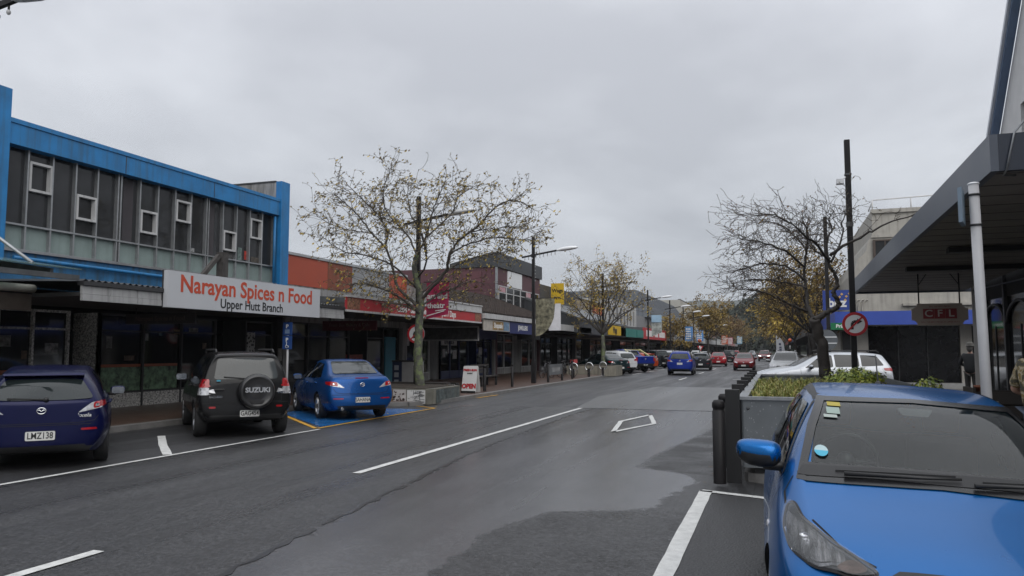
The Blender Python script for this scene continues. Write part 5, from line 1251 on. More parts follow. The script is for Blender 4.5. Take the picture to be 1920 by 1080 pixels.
mb = MB(); mb.bar((5.0, 21.2, 6.62), (5.0, 17.2, 10.97), .08, .10); part(r0, 'barge_trim', mb, mat('pale trim', (.50, .53, .58), .5))
wn = B(r0, 'upper_window', 5.12, 5.2, 13.2, 18.6, 5.3, 6.9, M_UPG); part(wn, 'surround', MB().box(5.05, 5.2, 18.6, 18.85, 5.2, 7.1).box(5.05, 5.2, 13.2, 18.6, 6.9, 7.1), M_CREAMW)
# verandah, slightly lower at its far end
def quadbox(a0, a1, x0, x1, y0, y1, h):
    """box whose underside falls from a0 (y0) to a1 (y1)"""
    return MB().add([(x0, y0, a0), (x1, y0, a0), (x1, y1, a1), (x0, y1, a1), (x0, y0, a0 + h), (x1, y0, a0 + h), (x1, y1, a1 + h), (x0, y1, a1 + h)], [(0, 3, 2, 1), (4, 5, 6, 7), (0, 1, 5, 4), (1, 2, 6, 5), (2, 3, 7, 6), (3, 0, 4, 7)])
part(r0, 'verandah_fascia', quadbox(3.60, 3.36, 2.22, 2.30, 9.3, 25.0, .40), M_NAVYV)
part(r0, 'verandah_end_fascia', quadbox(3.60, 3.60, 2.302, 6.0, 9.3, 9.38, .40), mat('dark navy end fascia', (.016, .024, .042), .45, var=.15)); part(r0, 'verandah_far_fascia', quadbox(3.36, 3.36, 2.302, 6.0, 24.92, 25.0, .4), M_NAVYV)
M_BOARD = mat('brown grey soffit boards', (.25, .225, .21), .6, var=.2, vscale=1.5)
part(r0, 'verandah_soffit', quadbox(3.66, 3.42, 2.305, 5.19, 9.385, 24.915, .06), M_BOARD)
mb = MB()
for k in range(24):
    yy = 9.7 + k * .64; zz = 3.655 - .24 * (yy - 9.3) / 15.7; mb.box(2.32, 5.18, yy, yy + .018, zz - .001, zz + .01)
part(r0, 'soffit_battens', mb, mat('batten grey', (.12, .11, .104), .7))
for yy, xa in ((13.2, 3.6), (15.6, 3.0), (18.6, 2.75)):
    zz = 3.655 - .24 * (yy - 9.3) / 15.7; B(r0, 'light_fitting', xa, 5.1, yy, yy + .22, zz - .10, zz - .01, mat('unlit dark fitting', (.022, .021, .021), .5))
part(r0, 'vent', MB().cyl(4.0, 11.4, 3.48, 3.63, .16, 14), M_DKFR)
part(r0, 'drain_pipe', MB().tube([(2.75, 9.24, 4.6), (2.78, 9.22, 4.1), (2.80, 9.22, 3.72)], .03, 8), M_STEEL)
part(r0, 'loose_cable', MB().tube([(3.1, 9.25, 4.55), (2.65, 9.26, 4.25), (2.45, 9.27, 4.0), (2.36, 9.27, 3.6), (2.36, 9.4, 3.57), (2.5, 9.5, 3.58)], .012, 6), M_STEEL)
# shop front below
part(r0, 'end_pier', MB().box(5.16, 5.6, 13.0, 13.5, -.04, 3.6).box(5.16, 5.6, 18.9, 19.3, -.04, 3.6).box(5.16, 6.3, 23.6, 24.2, -.04, 3.6), mat('grey beige pilaster', (.30, .285, .265), .7, var=.1))
for (ya, yb, n) in ((4.2, 13.0, 4), (13.5, 18.9, 3), (19.3, 23.6, 2)):
    w = (yb - ya) / n
    for k in range(n):
        a, c = ya + k * w, ya + (k + 1) * w; g = B(r0, 'shop_window', 5.32, 5.36, a + .06, c - .06, .55, 3.0, M_SHOPG)
        f = MB().box(5.24, 5.36, a, a + .06, .12, 3.5).box(5.24, 5.36, c - .06, c - .002, .12, 3.5)
        pts = [(5.28, (a + c) / 2 + math.cos(t * PI / 10) * (w / 2 - .1), 2.35 + math.sin(t * PI / 10) * .5) for t in range(11)]
        f.tube(pts, .035, 6); f.box(5.3, 5.34, (a + c) / 2 - .02, (a + c) / 2 + .02, .55, 2.3); part(g, 'arched_frame', f, M_DKFR)
        B(r0, 'stall_riser', 5.2, 5.4, a + .06, c - .06, .1, .55, mat('dark timber riser', (.03, .022, .018), .6))
        B(r0, 'upper_panel', 5.3, 5.4, a + .06, c - .06, 3.0, 3.6, M_SHOPDARK)
part(r0, 'cable', MB().tube([(5.15, 9.6, 3.3), (5.15, 16, 3.2), (5.15, 24, 3.32)], .018, 6), M_DKFR)

# hanging CFL sign
cs = thing('hanging_sign', 'cream hanging sign with dark red CFL letters under the navy verandah', 'sign', (3.6, 20, 2.5))
M_CFL = mat('cream grey sign board', (.42, .345, .29), .6, var=.1)
n_ = .12; w_, h_ = .58, .25; out = []
for cx, cz, a0 in ((w_, h_, 180), (-w_, h_, 270), (-w_, -h_, 0), (w_, -h_, 90)):
    for t in range(6):
        a = R(a0 + (90 - 18 * t) if False else a0 + 90 * (1 - t / 5)); out.append((cx + n_ * math.cos(a), cz + n_ * math.sin(a)))
part(cs, 'board', MB().prism(out, (3.6, 19.97, 2.52), (1, 0, 0), (0, 0, 1), (0, 1, 0), .05), M_CFL)
for k, ch in enumerate('CFL'):
    xx = 3.6 + (k - 1) * .232; q = B(cs, 'red_square', xx - .113, xx + .113, 19.955, 19.968, 2.42, 2.65, mat('dark red square', (.24, .026, .03), .5)); letters(q, ch, .225, (xx, 19.953, 2.535), S_, Zu, mat('pale sign lettering', (.55, .50, .45), .5), .003, 1.1)
letters(cs, 'SELL THE BEST PRICES', .045, (3.6, 19.968, 2.70), S_, Zu, mat('dark red square', (.24, .026, .03), .5)); letters(cs, 'WILL THE BEST PRICES IN UPPER HUTT', .042, (3.6, 19.968, 2.34), S_, Zu, mat('dark red square', (.24, .026, .03), .5), sx=1.1)
mb = MB()
for s in (-1, 1): mb.tube([(3.6 + s * .42, 20, 2.77), (3.6 + s * .42, 20, 3.47)], .016, 6); mb.tube([(3.6 + s * .42, 20, 3.2), (3.6 + s * .62 * .2 + s * .12, 20, 3.46)], .010, 6)
part(cs, 'hanger', mb, M_DKFR)

# cream corner building with the blue verandah across the side street
r1 = thing('bank_building', 'cream rounded corner building with a royal blue fascia across the side street', 'building', (6, 38, 0))
M_CRM = mat('cream render', (.86, .735, .565), .75, var=.06, vscale=.8, bump=.08, streak=.08, streakcol=(.30, .25, .19))
prof = [(3.3, 2.7), (14, 2.7), (14, 7.7), (4.05, 7.7), (4.05, 6.55), (3.95, 6.5), (3.86, 6.3), (3.78, 5.95), (3.6, 5.75), (3.42, 5.6), (3.36, 5.3), (3.3, 5.1)]
part(r1, 'corner_wall', MB().prism(prof, (0, 36, 0), (1, 0, 0), (0, 0, 1), (0, 1, 0), 9), M_CRM)
part(r1, 'cornice', MB().box(4.0, 14, 35.93, 35.998, 6.5, 6.62).box(4.0, 14, 35.9, 35.998, 7.55, 7.72), M_CRM); 
part(r1, 'ledge', MB().box(5.1, 6.4, 35.8, 35.998, 3.55, 3.65).box(6.9, 8.2, 35.8, 35.998, 3.55, 3.65), M_CRM)
mb = MB()
for k in range(4):
    cx = 3.55 + k * .16; mb.tube([(cx - .25 + .25 * math.cos(PI - t * PI / 16), 35.96, 3.3 + .55 * math.sin(t * PI / 16 + .0)) for t in range(9)], .03, 6)
part(r1, 'moulded_curves', mb, M_CRM)
part(r1, 'street_wall', MB().box(3.3, 14, 45, 70, -.04, 4.9).box(3.9, 14, 45.01, 69.9, 4.9, 6.2), M_CRM)
wn = B(r1, 'upper_window', 4.12, 6.4, 35.93, 35.97, 5.05, 6.35, M_UPG); part(wn, 'frame', MB().box(4.05, 4.14, 35.88, 35.97, 5.0, 6.4).box(4.14, 6.4, 35.88, 35.97, 6.34, 6.4).box(4.14, 6.4, 35.88, 35.97, 5.0, 5.06).box(4.5, 4.54, 35.88, 35.97, 5.06, 6.34).box(5.4, 5.44, 35.88, 35.97, 5.06, 6.34), mat('brown window frame', (.07, .05, .04), .5))
mb = MB()
for x in (4.1, 5.6, 7.1, 8.6): mb.tube([(x, 36.1, 7.7), (x, 36.1, 8.15)], .03, 6)
mb.tube([(3.95, 36.1, 7.7), (4.12, 36.1, 8.15), (9, 36.1, 8.3)], .03, 6); part(r1, 'roof_railing', mb, mat('white rail', (.6, .6, .6), .5))
M_ROY = mat('royal blue fascia', (.035, .075, .36), .5, var=.06)
part(r1, 'blue_fascia', MB().box(2.35, 14, 34.5, 34.56, 2.72, 3.28).box(2.35, 2.41, 34.56, 60, 2.72, 3.28), M_ROY); part(r1, 'verandah_soffit', MB().box(2.41, 14, 34.56, 36, 2.76, 2.9).box(2.41, 3.3, 36, 60, 2.76, 2.9), M_SOFF)
part(r1, 'plinth', MB().box(3.3, 14, 35.7, 36.2, -.04, .34), mat('grey plinth', (.30, .30, .29), .6)); part(r1, 'column', MB().box(3.3, 3.72, 35.9, 36.3, .34, 2.76).box(7.18, 7.6, 35.9, 36.3, .34, 2.76).box(8.0, 8.3, 35.9, 36.3, .34, 2.76), mat('pale column', (.33, .31, .28), .6))
for x0, x1 in ((3.75, 4.85), (4.9, 5.95), (6.0, 7.15)):
    g = B(r1, 'dark_window', x0, x1, 36.05, 36.1, .36, 2.74, mat('black glazing', (.009, .009, .010), .10, var=.4, spec=.35)); part(g, 'frame', MB().box(x0 - .03, x0, 36.0, 36.1, .34, 2.75), M_DKFR)
B(r1, 'inner_wall', 7.6, 14, 36.3, 36.5, -.04, 2.76, M_SHOPDARK); B(r1, 'back_wall', 3.4, 14, 36.6, 45, -.04, 2.69, M_SHOPDARK)
bz = thing('bank_sign', 'square blue sign with white letters and small gold stars on the street corner', 'sign', (1.95, 36, 3.2))
B(bz, 'panel', 1.98, 3.28, 35.95, 36.05, 3.42, 4.28, mat('sign blue', (.02, .05, .25), .5)); letters(bz, 'bnz', .52, (2.55, 35.945, 3.72), S_, Zu, M_WHITEINK, .02)
mb = MB()
for x, z in ((2.75, 4.1), (2.93, 4.0), (2.88, 3.85), (3.05, 4.12), (2.66, 3.98)): mb.obox((x, 35.94, z), (.03, 0, .03), (0, .004, 0), (-.03, 0, .03))
part(bz, 'stars', mb, mat('gold star', (.55, .33, .10), .5))
far_shop(40, 'white shop with stepped parapet beyond the blue verandah on the right', 70.2, 92, 6.2, PAL('offwhite wall', (.42, .42, .42)), PAL('dark fascia r', (.05, .05, .05)), 2.9, 3.5, (6, 4.2, 5.4), 1, xf=5.6, xc=2.4)
far_shop(41, 'brown shop behind the yellow street trees on the right', 92.2, 120, 5.4, PAL('brown wall', (.18, .13, .10)), PAL('black fascia r', (.03, .03, .03)), 2.9, 3.6, None, 1, xf=5.6, xc=2.4)
far_shop(42, 'grey shop far down the right side behind trees', 120.2, 160, 6.0, PAL('grey wall r', (.25, .25, .26)), PAL('blue fascia r', (.04, .08, .16)), 2.9, 3.6, (7, 4.1, 5.2), 1, xf=5.6, xc=2.4)
far_shop(43, 'dark shop at the far end of the right side', 160.2, 220, 5.2, PAL('dark wall r', (.10, .09, .09)), PAL('red fascia r', (.2, .04, .03)), 2.9, 3.6, None, 1, xf=5.6, xc=2.4)

# ------------------------------------------------------------------ trees
_p, _y = R(4.6055), R(18.9135)
_R = V(math.cos(_y), math.sin(_y), 0); _H = V(-math.sin(_y), math.cos(_y), 0); _F = _H * math.cos(_p) + V(0, 0, math.sin(_p)); _U = V(0, 0, math.cos(_p)) - _H * math.sin(_p)
def at(u, v, d):
    """survey point: photo pixel and distance in metres -> world position"""
    return V(0, 0, 1.7) + (_R * ((u - 960) / 1440) - _U * ((v - 540) / 1440) + _F) * d
def grow(mb, p, d, length, r, lvl, rnd, cf, depth=0):
    n = max(3, int(length / cf['seg'])); pts = [p]; rad = [r]; q = p.copy(); d = d.normalized()
    for i in range(n):
        d = (d + V(rnd.gauss(0, 1), rnd.gauss(0, 1), rnd.gauss(0, 1)) * cf['jit'] + V(0, 0, cf['up'])).normalized()
        q = q + d * length / n; pts.append(q); rad.append(max(cf['rmin'], r * (1 - .75 * (i + 1) / n)))
        if lvl < cf['lv'] and rnd.random() < cf['br'] and i > 0 or (lvl < cf['lv'] and i == n - 1):
            nd = (d + V(rnd.gauss(0, 1), rnd.gauss(0, 1), rnd.gauss(0, .8)) * .75).normalized()
            grow(mb, q, nd, length * rnd.uniform(.4, .7), rad[-1] * .8, lvl + 1, rnd, cf)
        if lvl >= 1 and rnd.random() < cf['leaf']:
            for _ in range(cf['ln']): leaf(mb, q + V(rnd.gauss(0, 1), rnd.gauss(0, 1), rnd.gauss(0, 1)) * cf['lsp'], cf['ls'] * rnd.uniform(.6, 1.3), rnd, 1 + (rnd.random() < cf['l2']) )
    mb.tube(pts, rad, 3 if r < .012 else 4, 0, False, True)
    if cf.get('bud'): leaf(mb, q, cf['bud'], rnd, 3)
def leaf(mb, q, s, rnd, mi):
    d = V(rnd.gauss(0, 1), rnd.gauss(0, 1), rnd.gauss(0, 1)).normalized(); u = d.orthogonal().normalized(); w = d.cross(u)
    mb.add([q - u * s, q + w * s * .5, q + u * s, q - w * s * .5], [(0, 1, 2, 3)], mi)
def smooth_line(pts, n=4):
    o = []
    P = [pts[0]] + list(pts) + [pts[-1]]
    for i in range(1, len(P) - 2):
        for k in range(n):
            t = k / n; a, b_, c, d = P[i - 1], P[i], P[i + 1], P[i + 2]
            o.append(.5 * ((2 * b_) + (c - a) * t + (2 * a - 5 * b_ + 4 * c - d) * t * t + (3 * b_ - a - 3 * c + d) * t ** 3))
    o.append(P[-2]); return o
def tree(name, label, base, limbs, seed, cf, mats, barkm, group='street trees'):
    """limbs: (points, r0, r1, twigs per metre, first fraction carrying twigs)"""
    rnd = random.Random(seed); root = thing(name, label, 'tree', base, 0, group)
    tr = MB(); cr = MB()
    for li, (pts, r0, r1, dens, f0) in enumerate(limbs):
        if li: r0 *= cf.get('thin', .8); r1 *= cf.get('thin', .8)
        sp = smooth_line(pts, 5); n = len(sp)
        sp = [q + V(rnd.gauss(0, 1), rnd.gauss(0, 1), rnd.gauss(0, 1)) * .012 for q in sp]
        tr.tube(sp, [r0 + (r1 - r0) * i / (n - 1) for i in range(n)], 9 if r0 > .06 else 6, 1 if li and len(barkm) > 1 else 0)
        for i in range(n - 1):
            if i / n < f0: continue
            seg = sp[i + 1] - sp[i]; k = seg.length * dens; k = int(k) + (rnd.random() < k % 1)
            for _ in range(k):
                side = V(rnd.gauss(0, 1), rnd.gauss(0, 1), rnd.gauss(0, cf.get('vz', .8)))
                d = seg.normalized() * cf.get('fwd', .6) + side * .6 + V(*cf.get('bias', (0, 0, .1)))
                grow(cr, sp[i] + seg * rnd.random(), d, cf['len'] * rnd.uniform(.5, 1.15), min(cf['r'], (r0 + (r1 - r0) * i / n) * .6), 0, rnd, cf)
    part(root, 'trunk', tr, list(barkm)); part(root, 'crown', cr, mats)
    return root
M_BARK = mat('dark wet bark', (.040, .034, .030), .7, var=.4, vscale=6, bump=.5, bscale=30)
m = mat('lichen bark', (.085, .085, .07), .85, var=.4, vscale=7, bump=.5, bscale=25)
t = m.node_tree; b = t.nodes['Principled BSDF']; src = b.inputs['Base Color'].links[0].from_socket
co = t.nodes.new('ShaderNodeTexCoord'); no = t.nodes.new('ShaderNodeTexNoise'); no.inputs['Scale'].default_value = 5.5; no.inputs['Detail'].default_value = 5; t.links.new(co.outputs['Object'], no.inputs[0])
rp = t.nodes.new('ShaderNodeValToRGB'); rp.color_ramp.elements[0].position = .47; rp.color_ramp.elements[1].position = .58; t.links.new(no.outputs[0], rp.inputs[0])
mx = t.nodes.new('ShaderNodeMix'); mx.data_type = 'RGBA'; t.links.new(rp.outputs[0], mx.inputs[0]); t.links.new(src, mx.inputs[6]); mx.inputs[7].default_value = (.15, .185, .085, 1); t.links.new(mx.outputs[2], b.inputs['Base Color'])
M_LICH = m
M_BARKG = mat('grey brown bark', (.058, .050, .042), .8, var=.4, vscale=6, bump=.4)
M_TWIG = mat('grey brown twigs', (.075, .062, .048), .8, var=.3); M_TWIGD = mat('dark brown twigs', (.042, .030, .024), .8, var=.3)
M_LF = mat('muted ochre leaf', (.275, .190, .042), .6, var=.4, vscale=.8)
M_LY = mat('yellow autumn leaf', (.42, .30, .045), .55, var=.35, vscale=.8); M_LO = mat('olive ochre leaf', (.155, .10, .025), .6, var=.35, vscale=.8); M_LB = mat('rust brown leaf', (.14, .065, .022), .6, var=.3, vscale=.8); M_BUD = mat('pale bud', (.19, .16, .10), .7, var=.3)

# big bare tree in the painted planter, left
A = lambda pts, dd=0.0, d0=26.0, slope=0.0: [at(u, v, d0 + dd * min(1, i / 3.0) + slope * i) for i, (u, v) in enumerate(pts)]
L1 = [
 (A([(787, 732), (786, 700), (784, 660), (786, 620), (788, 590), (790, 570), (787, 550), (780, 520), (777, 500), (782, 478)]), .17, .075, 2, .75),
 (A([(788, 592), (776, 577), (755, 562), (735, 549), (705, 537), (672, 530), (650, 545)], -.9), .075, .02, 20, .2),
 (A([(786, 575), (762, 556), (745, 538), (739, 512), (727, 473), (716, 456), (697, 438), (677, 410), (652, 385), (625, 362)], .9), .085, .018, 15, .25),
 (A([(722, 460), (727, 437), (716, 412), (700, 394), (676, 370), (650, 345), (648, 340)], .4, 26.9), .045, .012, 17, .08),
 (A([(782, 480), (766, 444), (742, 417), (724, 395), (719, 362), (727, 330), (742, 318)], 1.3), .055, .012, 17, .12),
 (A([(782, 478), (795, 455), (803, 428), (812, 395), (826, 360), (835, 340)], -.6), .055, .012, 17, .12),
 (A([(800, 445), (822, 424), (848, 398), (857, 372), (885, 352), (905, 345)], 1.0, 26.0), .04, .012, 17, .08),
 (A([(789, 562), (812, 538), (836, 508), (842, 480), (856, 456), (880, 436), (900, 420), (925, 392), (948, 378), (975, 378), (1000, 392)], -.8), .085, .015, 15, .25),
 (A([(842, 478), (878, 458), (920, 446), (965, 448), (1005, 452)], .8, 25.4), .04, .012, 17, .08),
 (A([(880, 436), (915, 430), (960, 425), (1000, 432)], -.8, 25.4), .03, .01, 17, .08),
 (A([(790, 575), (815, 556), (850, 540), (880, 528), (900, 530)], 1.2), .05, .012, 20, .15),
 (A([(787, 585), (750, 572), (700, 568), (660, 560)], 1.4), .05, .012, 18, .15),
 (A([(697, 438), (660, 432), (620, 420), (595, 405)], -.6, 26.8), .03, .01, 17, .08),
 (A([(784, 520), (800, 490), (790, 440), (770, 400), (765, 350)], -2.0), .05, .012, 18, .15),
 (A([(780, 540), (740, 500), (690, 480), (640, 470), (600, 440)], -1.8), .05, .012, 14, .2),
 (A([(790, 550), (850, 500), (900, 480), (960, 470)], 2.2), .05, .012, 15, .15),
]
CF1 = dict(thin=.72, seg=.14, jit=.27, up=.004, br=.44, lv=2, leaf=.30, ln=1, lsp=.04, ls=.055, l2=.30, rmin=.006, r=.012, len=.74, bud=.05, bias=(0, 0, .04))
tree('street_tree', 'large almost bare autumn tree rising from the painted concrete planter on the left', at(787, 732, 26), L1, 3, CF1, [M_TWIG, M_LY, M_LO, M_BUD], [M_LICH, M_BARKG])

# S-shaped dark tree in the planter on the right
A2 = lambda pts, dd=0.0, d0=17.3: A(pts, dd, d0)
L2 = [
 (A2([(1548, 720), (1547, 690), (1541, 650), (1533, 620), (1527, 600)]), .135, .115, 0, 1),
 (A2([(1527, 601), (1545, 588), (1563, 581), (1573, 571), (1568, 559), (1562, 548), (1570, 535), (1568, 519), (1561, 506), (1555, 494), (1550, 470), (1551, 440)]), .085, .035, 6, .8),
 (A2([(1528, 604), (1518, 585), (1513, 555), (1508, 520), (1510, 482), (1515, 448), (1506, 415)], .8), .075, .02, 7, .5),
 (A2([(1557, 492), (1570, 468), (1579, 445), (1581, 418), (1590, 390)], .5), .04, .012, 18, .08),
 (A2([(1556, 490), (1535, 462), (1512, 446), (1490, 425), (1452, 405), (1405, 402)], -1.0), .045, .010, 18, .12),
 (A2([(1554, 480), (1588, 458), (1620, 441), (1662, 421), (1722, 398)], -.6), .05, .015, 4.5, .2),
 (A2([(1514, 585), (1482, 571), (1452, 556), (1425, 546), (1385, 541)], -.4, 17.6), .045, .010, 18, .12),
 (A2([(1509, 525), (1478, 502), (1440, 494), (1402, 500), (1372, 512)], .6, 18), .04, .010, 18, .08),
 (A2([(1510, 500), (1470, 470), (1430, 455), (1390, 448)], -1.2, 18), .04, .010, 18, .1),
 (A2([(1512, 470), (1490, 440), (1460, 420), (1430, 415)], 1.2, 18), .035, .010, 18, .08),
 (A2([(1551, 450), (1560, 430), (1555, 410), (1565, 395)], 0), .03, .010, 18, .08),
 (A2([(1513, 540), (1480, 530), (1440, 525), (1400, 525)], 1.3, 17.8), .035, .010, 18, .1),
 (A2([(1555, 485), (1530, 470), (1515, 440), (1520, 410)], 1.4), .035, .010, 18, .08),
]
CF2 = dict(thin=.75, vz=.25, fwd=1.0, seg=.09, jit=.22, up=.004, br=.40, lv=2, leaf=.035, ln=1, lsp=.02, ls=.035, l2=.6, rmin=.0045, r=.0085, len=.64, bud=.022, bias=(-.40, 0, -.08))
tree('street_tree', 'dark bare tree with an S bent trunk growing in the steel planter', at(1548, 722, 17.3), L2, 5, CF2, [M_TWIGD, M_LO, M_LB, M_BUD], [M_BARK])

def vase_tree(label, base, h, spread, seed, cf, mats, bark, fork=2.3, nl=9, tr=.14, lean=(0, 0), dens=5, skip=.2):
    rnd = random.Random(seed); b_ = V(*base); f = b_ + V(lean[0] * .4, lean[1] * .4, fork)
    limbs = [([b_, b_ + V(rnd.gauss(0, .04), 0, fork * .5), f], tr, tr * .75, 0, 1)]
    for k in range(nl):
        a = 2 * PI * k / nl + rnd.uniform(-.3, .3); rr = spread * rnd.uniform(.65, 1.0); zz = (h - fork) * rnd.uniform(.35, .85)
        e_ = f + V(math.cos(a) * rr + lean[0], math.sin(a) * rr + lean[1], zz)
        m1 = f + (e_ - f) * .35 + V(0, 0, .35 * rnd.uniform(.4, 1)); m2 = f + (e_ - f) * .7 + V(rnd.gauss(0, .2), rnd.gauss(0, .2), .25)
        limbs.append(([f, m1, m2, e_], tr * .5, .015, dens, skip))
        limbs.append(([m1, m1 + V(rnd.gauss(0, .5), rnd.gauss(0, .5), (h - fork) * .4), m1 + V(rnd.gauss(0, .8), rnd.gauss(0, .8), (h - fork) * rnd.uniform(.5, .72))], tr * .3, .012, dens, .1))
    return tree('street_tree', label, base, limbs, seed, cf, mats, bark)
CFY = dict(seg=.22, jit=.32, up=.015, br=.36, lv=2, leaf=.6, ln=3, lsp=.11, ls=.064, l2=.45, rmin=.008, r=.018, len=1.0, bud=.05, bias=(0, 0, .05), fwd=.7)
vase_tree('small yellow leaved tree behind the low wall and cycle racks on the left', (-10.85, 50.2, .5), 6.9, 3.1, 21, CFY, [M_TWIG, M_LY, M_LO, M_BUD], [M_LICH, M_BARKG], 2.2, 9, .15, dens=4.5)
CFD = dict(seg=.4, jit=.3, up=0, br=.4, lv=1, leaf=1.0, ln=7, lsp=.24, ls=.15, l2=.5, rmin=.012, r=.03, len=1.5, bias=(0, 0, 0), fwd=.8)
vase_tree('broad ochre tree in the middle distance on the left beside the blue banners', (-9.4, 116, .1), 8.3, 3.9, 31, CFD, [M_TWIGD, M_LF, M_LO, M_BUD], [M_BARK], 3.0, 9, .2, dens=3)
vase_tree('small yellow tree between the far lamp posts on the left', (-12, 98, .1), 4.6, 2.2, 32, CFD, [M_TWIGD, M_LF, M_LO, M_BUD], [M_BARK], 2.4, 6, .1, dens=3)
vase_tree('farther ochre tree on the left beyond the coral banner', (-9.5, 165, .1), 8.0, 5, 33, CFD, [M_TWIGD, M_LO, M_LB, M_BUD], [M_BARK], 3.0, 8, .2, dens=2.5)
vase_tree('farthest ochre tree on the left side of the street', (-9.5, 215, .1), 8.0, 5, 34, CFD, [M_TWIGD, M_LF, M_LO, M_BUD], [M_BARK], 3.0, 8, .2, dens=2.2)
CFB = dict(CFD, seg=.3, leaf=.75, ln=5, lsp=.16, ls=.085, len=1.15, r=.022, rmin=.009)
vase_tree('ochre leaved tree on the right just behind the white parked car', (2.1, 45, .1), 7.0, 2.9, 41, CFB, [M_TWIGD, M_LF, M_LO, M_BUD], [M_BARK], 2.5, 9, .16, (-.6, 0), dens=4.5)
vase_tree('rust brown tree on the right behind the S bent tree', (2.3, 57, .1), 7.6, 3.2, 42, CFB, [M_TWIGD, M_LO, M_LB, M_BUD], [M_BARK], 2.8, 9, .16, (-.3, 0), dens=4.5)
vase_tree('bright yellow tree on the right beyond the white feather flag', (2.0, 86, .1), 7.2, 3.6, 43, CFD, [M_TWIGD, M_LY, M_LF, M_BUD], [M_BARK], 2.6, 9, .16, (-.4, 0), dens=3.2)
vase_tree('dull green tree far down the right side of the street', (2.0, 130, .1), 8.4, 4.2, 44, CFD, [M_TWIGD, M_LO, M_LO, M_BUD], [M_BARK], 2.8, 9, .18, dens=2.6)
vase_tree('last green brown tree visible on the right where the street ends', (1.5, 200, .1), 9, 5.0, 45, CFD, [M_TWIGD, M_LO, M_LB, M_BUD], [M_BARK], 2.8, 9, .2, dens=2.2)

# ------------------------------------------------------------------ planters, shrubs, grass
M_CONCP = mat('mossy concrete', (.13, .125, .105), .8, var=.35, vscale=2.5, bump=.25, streak=.5, streakcol=(.05, .05, .03))
pl = thing('concrete_planter', 'low concrete planter painted with murals around the big bare tree', 'planter', (-11.6, 23.3, 0), 0)
PX = [(-13.2, 21.66), (-10.2, 21.66), (-10.05, 22.0), (-10.2, 24.3), (-10.7, 24.7), (-13.2, 24.7)]
mb = MB(); mb.prism(PX, (0, 0, .02), (1, 0, 0), (0, 1, 0), (0, 0, 1), .47); part(pl, 'wall', mb, M_CONCP)
mb = MB(); mb.prism([(-13.0, 21.85), (-10.35, 21.85), (-10.45, 24.4), (-13.0, 24.5)], (0, 0, .492), (1, 0, 0), (0, 1, 0), (0, 0, 1), .02); part(pl, 'soil', mb, M_SOIL)
M_MURW = mat('white mural paint', (.52, .52, .51), .6, var=.05); B(pl, 'mural_panel', -11.72, -11.36, 21.645, 21.659, .05, .47, mat('orange mural paint', (.20, .11, .03), .6, var=.9, vscale=12)); B(pl, 'mural_panel', -11.34, -10.90, 21.645, 21.659, .05, .47, mat('pale mural paint', (.42, .40, .39), .6, var=.2))
mp1 = B(pl, 'mural_panel', -10.86, -10.24, 21.645, 21.659, .05, .46, M_MURW)
rnd = random.Random(2); mb = MB()
for k in range(16):
    x = rnd.uniform(-10.84, -10.4); z = .08 + .36 * (k / 16); w = rnd.uniform(.05, .3); mb.box(x, min(x + w, -10.26), 21.64, 21.644, z, z + .012)
    x = rnd.uniform(-10.84, -10.28); mb.box(x, x + .012, 21.640, 21.6435, z, min(.45, z + rnd.uniform(.03, .12)))
part(pl, 'mural_lines', mb, M_INK)
mb = MB()
for k in range(22):
    x = rnd.uniform(-11.32, -10.95); z = rnd.uniform(.07, .42); mb.obox((x, 21.642, z), (rnd.uniform(.01, .04), 0, .01), (0, .002, 0), (-.006, 0, rnd.uniform(.008, .03)))
part(pl, 'mural_shapes', mb, mat('brown mural ink', (.05, .03, .025), .7))
mb = MB(); mb.add([(-10.055, 22.05, .05), (-10.19, 24.2, .05), (-10.19, 24.2, .46), (-10.055, 22.05, .46)], [(0, 1, 2, 3)]); mb.v = [(x + .012, y, z) for x, y, z in mb.v]
part(pl, 'mural_panel', mb, mat('teal mural paint', (.07, .085, .085), .6, var=.8, vscale=7, streak=.5, streakcol=(.10, .09, .06)))
part(pl, 'bench_plank', MB().box(-13.1, -10.9, 24.72, 25.1, .50, .56).box(-12.9, -12.8, 24.75, 25.05, .12, .50).box(-11.1, -11.0, 24.75, 25.05, .12, .50), mat('dark bench timber', (.03, .026, .024), .6))

lw = thing('concrete_planter', 'plain low concrete wall planter around the small yellow tree', 'planter', (-10.6, 50, 0))
mb = MB(); mb.prism([(-12.8, 48.2), (-10.4, 48.2), (-9.75, 49.0), (-9.75, 51.2), (-10.4, 51.9), (-12.8, 51.9)], (0, 0, .02), (1, 0, 0), (0, 1, 0), (0, 0, 1), .66); part(lw, 'wall', mb, mat('buff concrete wall', (.20, .185, .15), .8, var=.2, streak=.5, bump=.2))
mb = MB(); mb.prism([(-12.6, 48.4), (-10.5, 48.4), (-9.95, 49.1), (-9.95, 51.1), (-10.5, 51.7), (-12.6, 51.7)], (0, 0, .682), (1, 0, 0), (0, 1, 0), (0, 0, 1), .03); part(lw, 'soil', mb, M_SOIL)

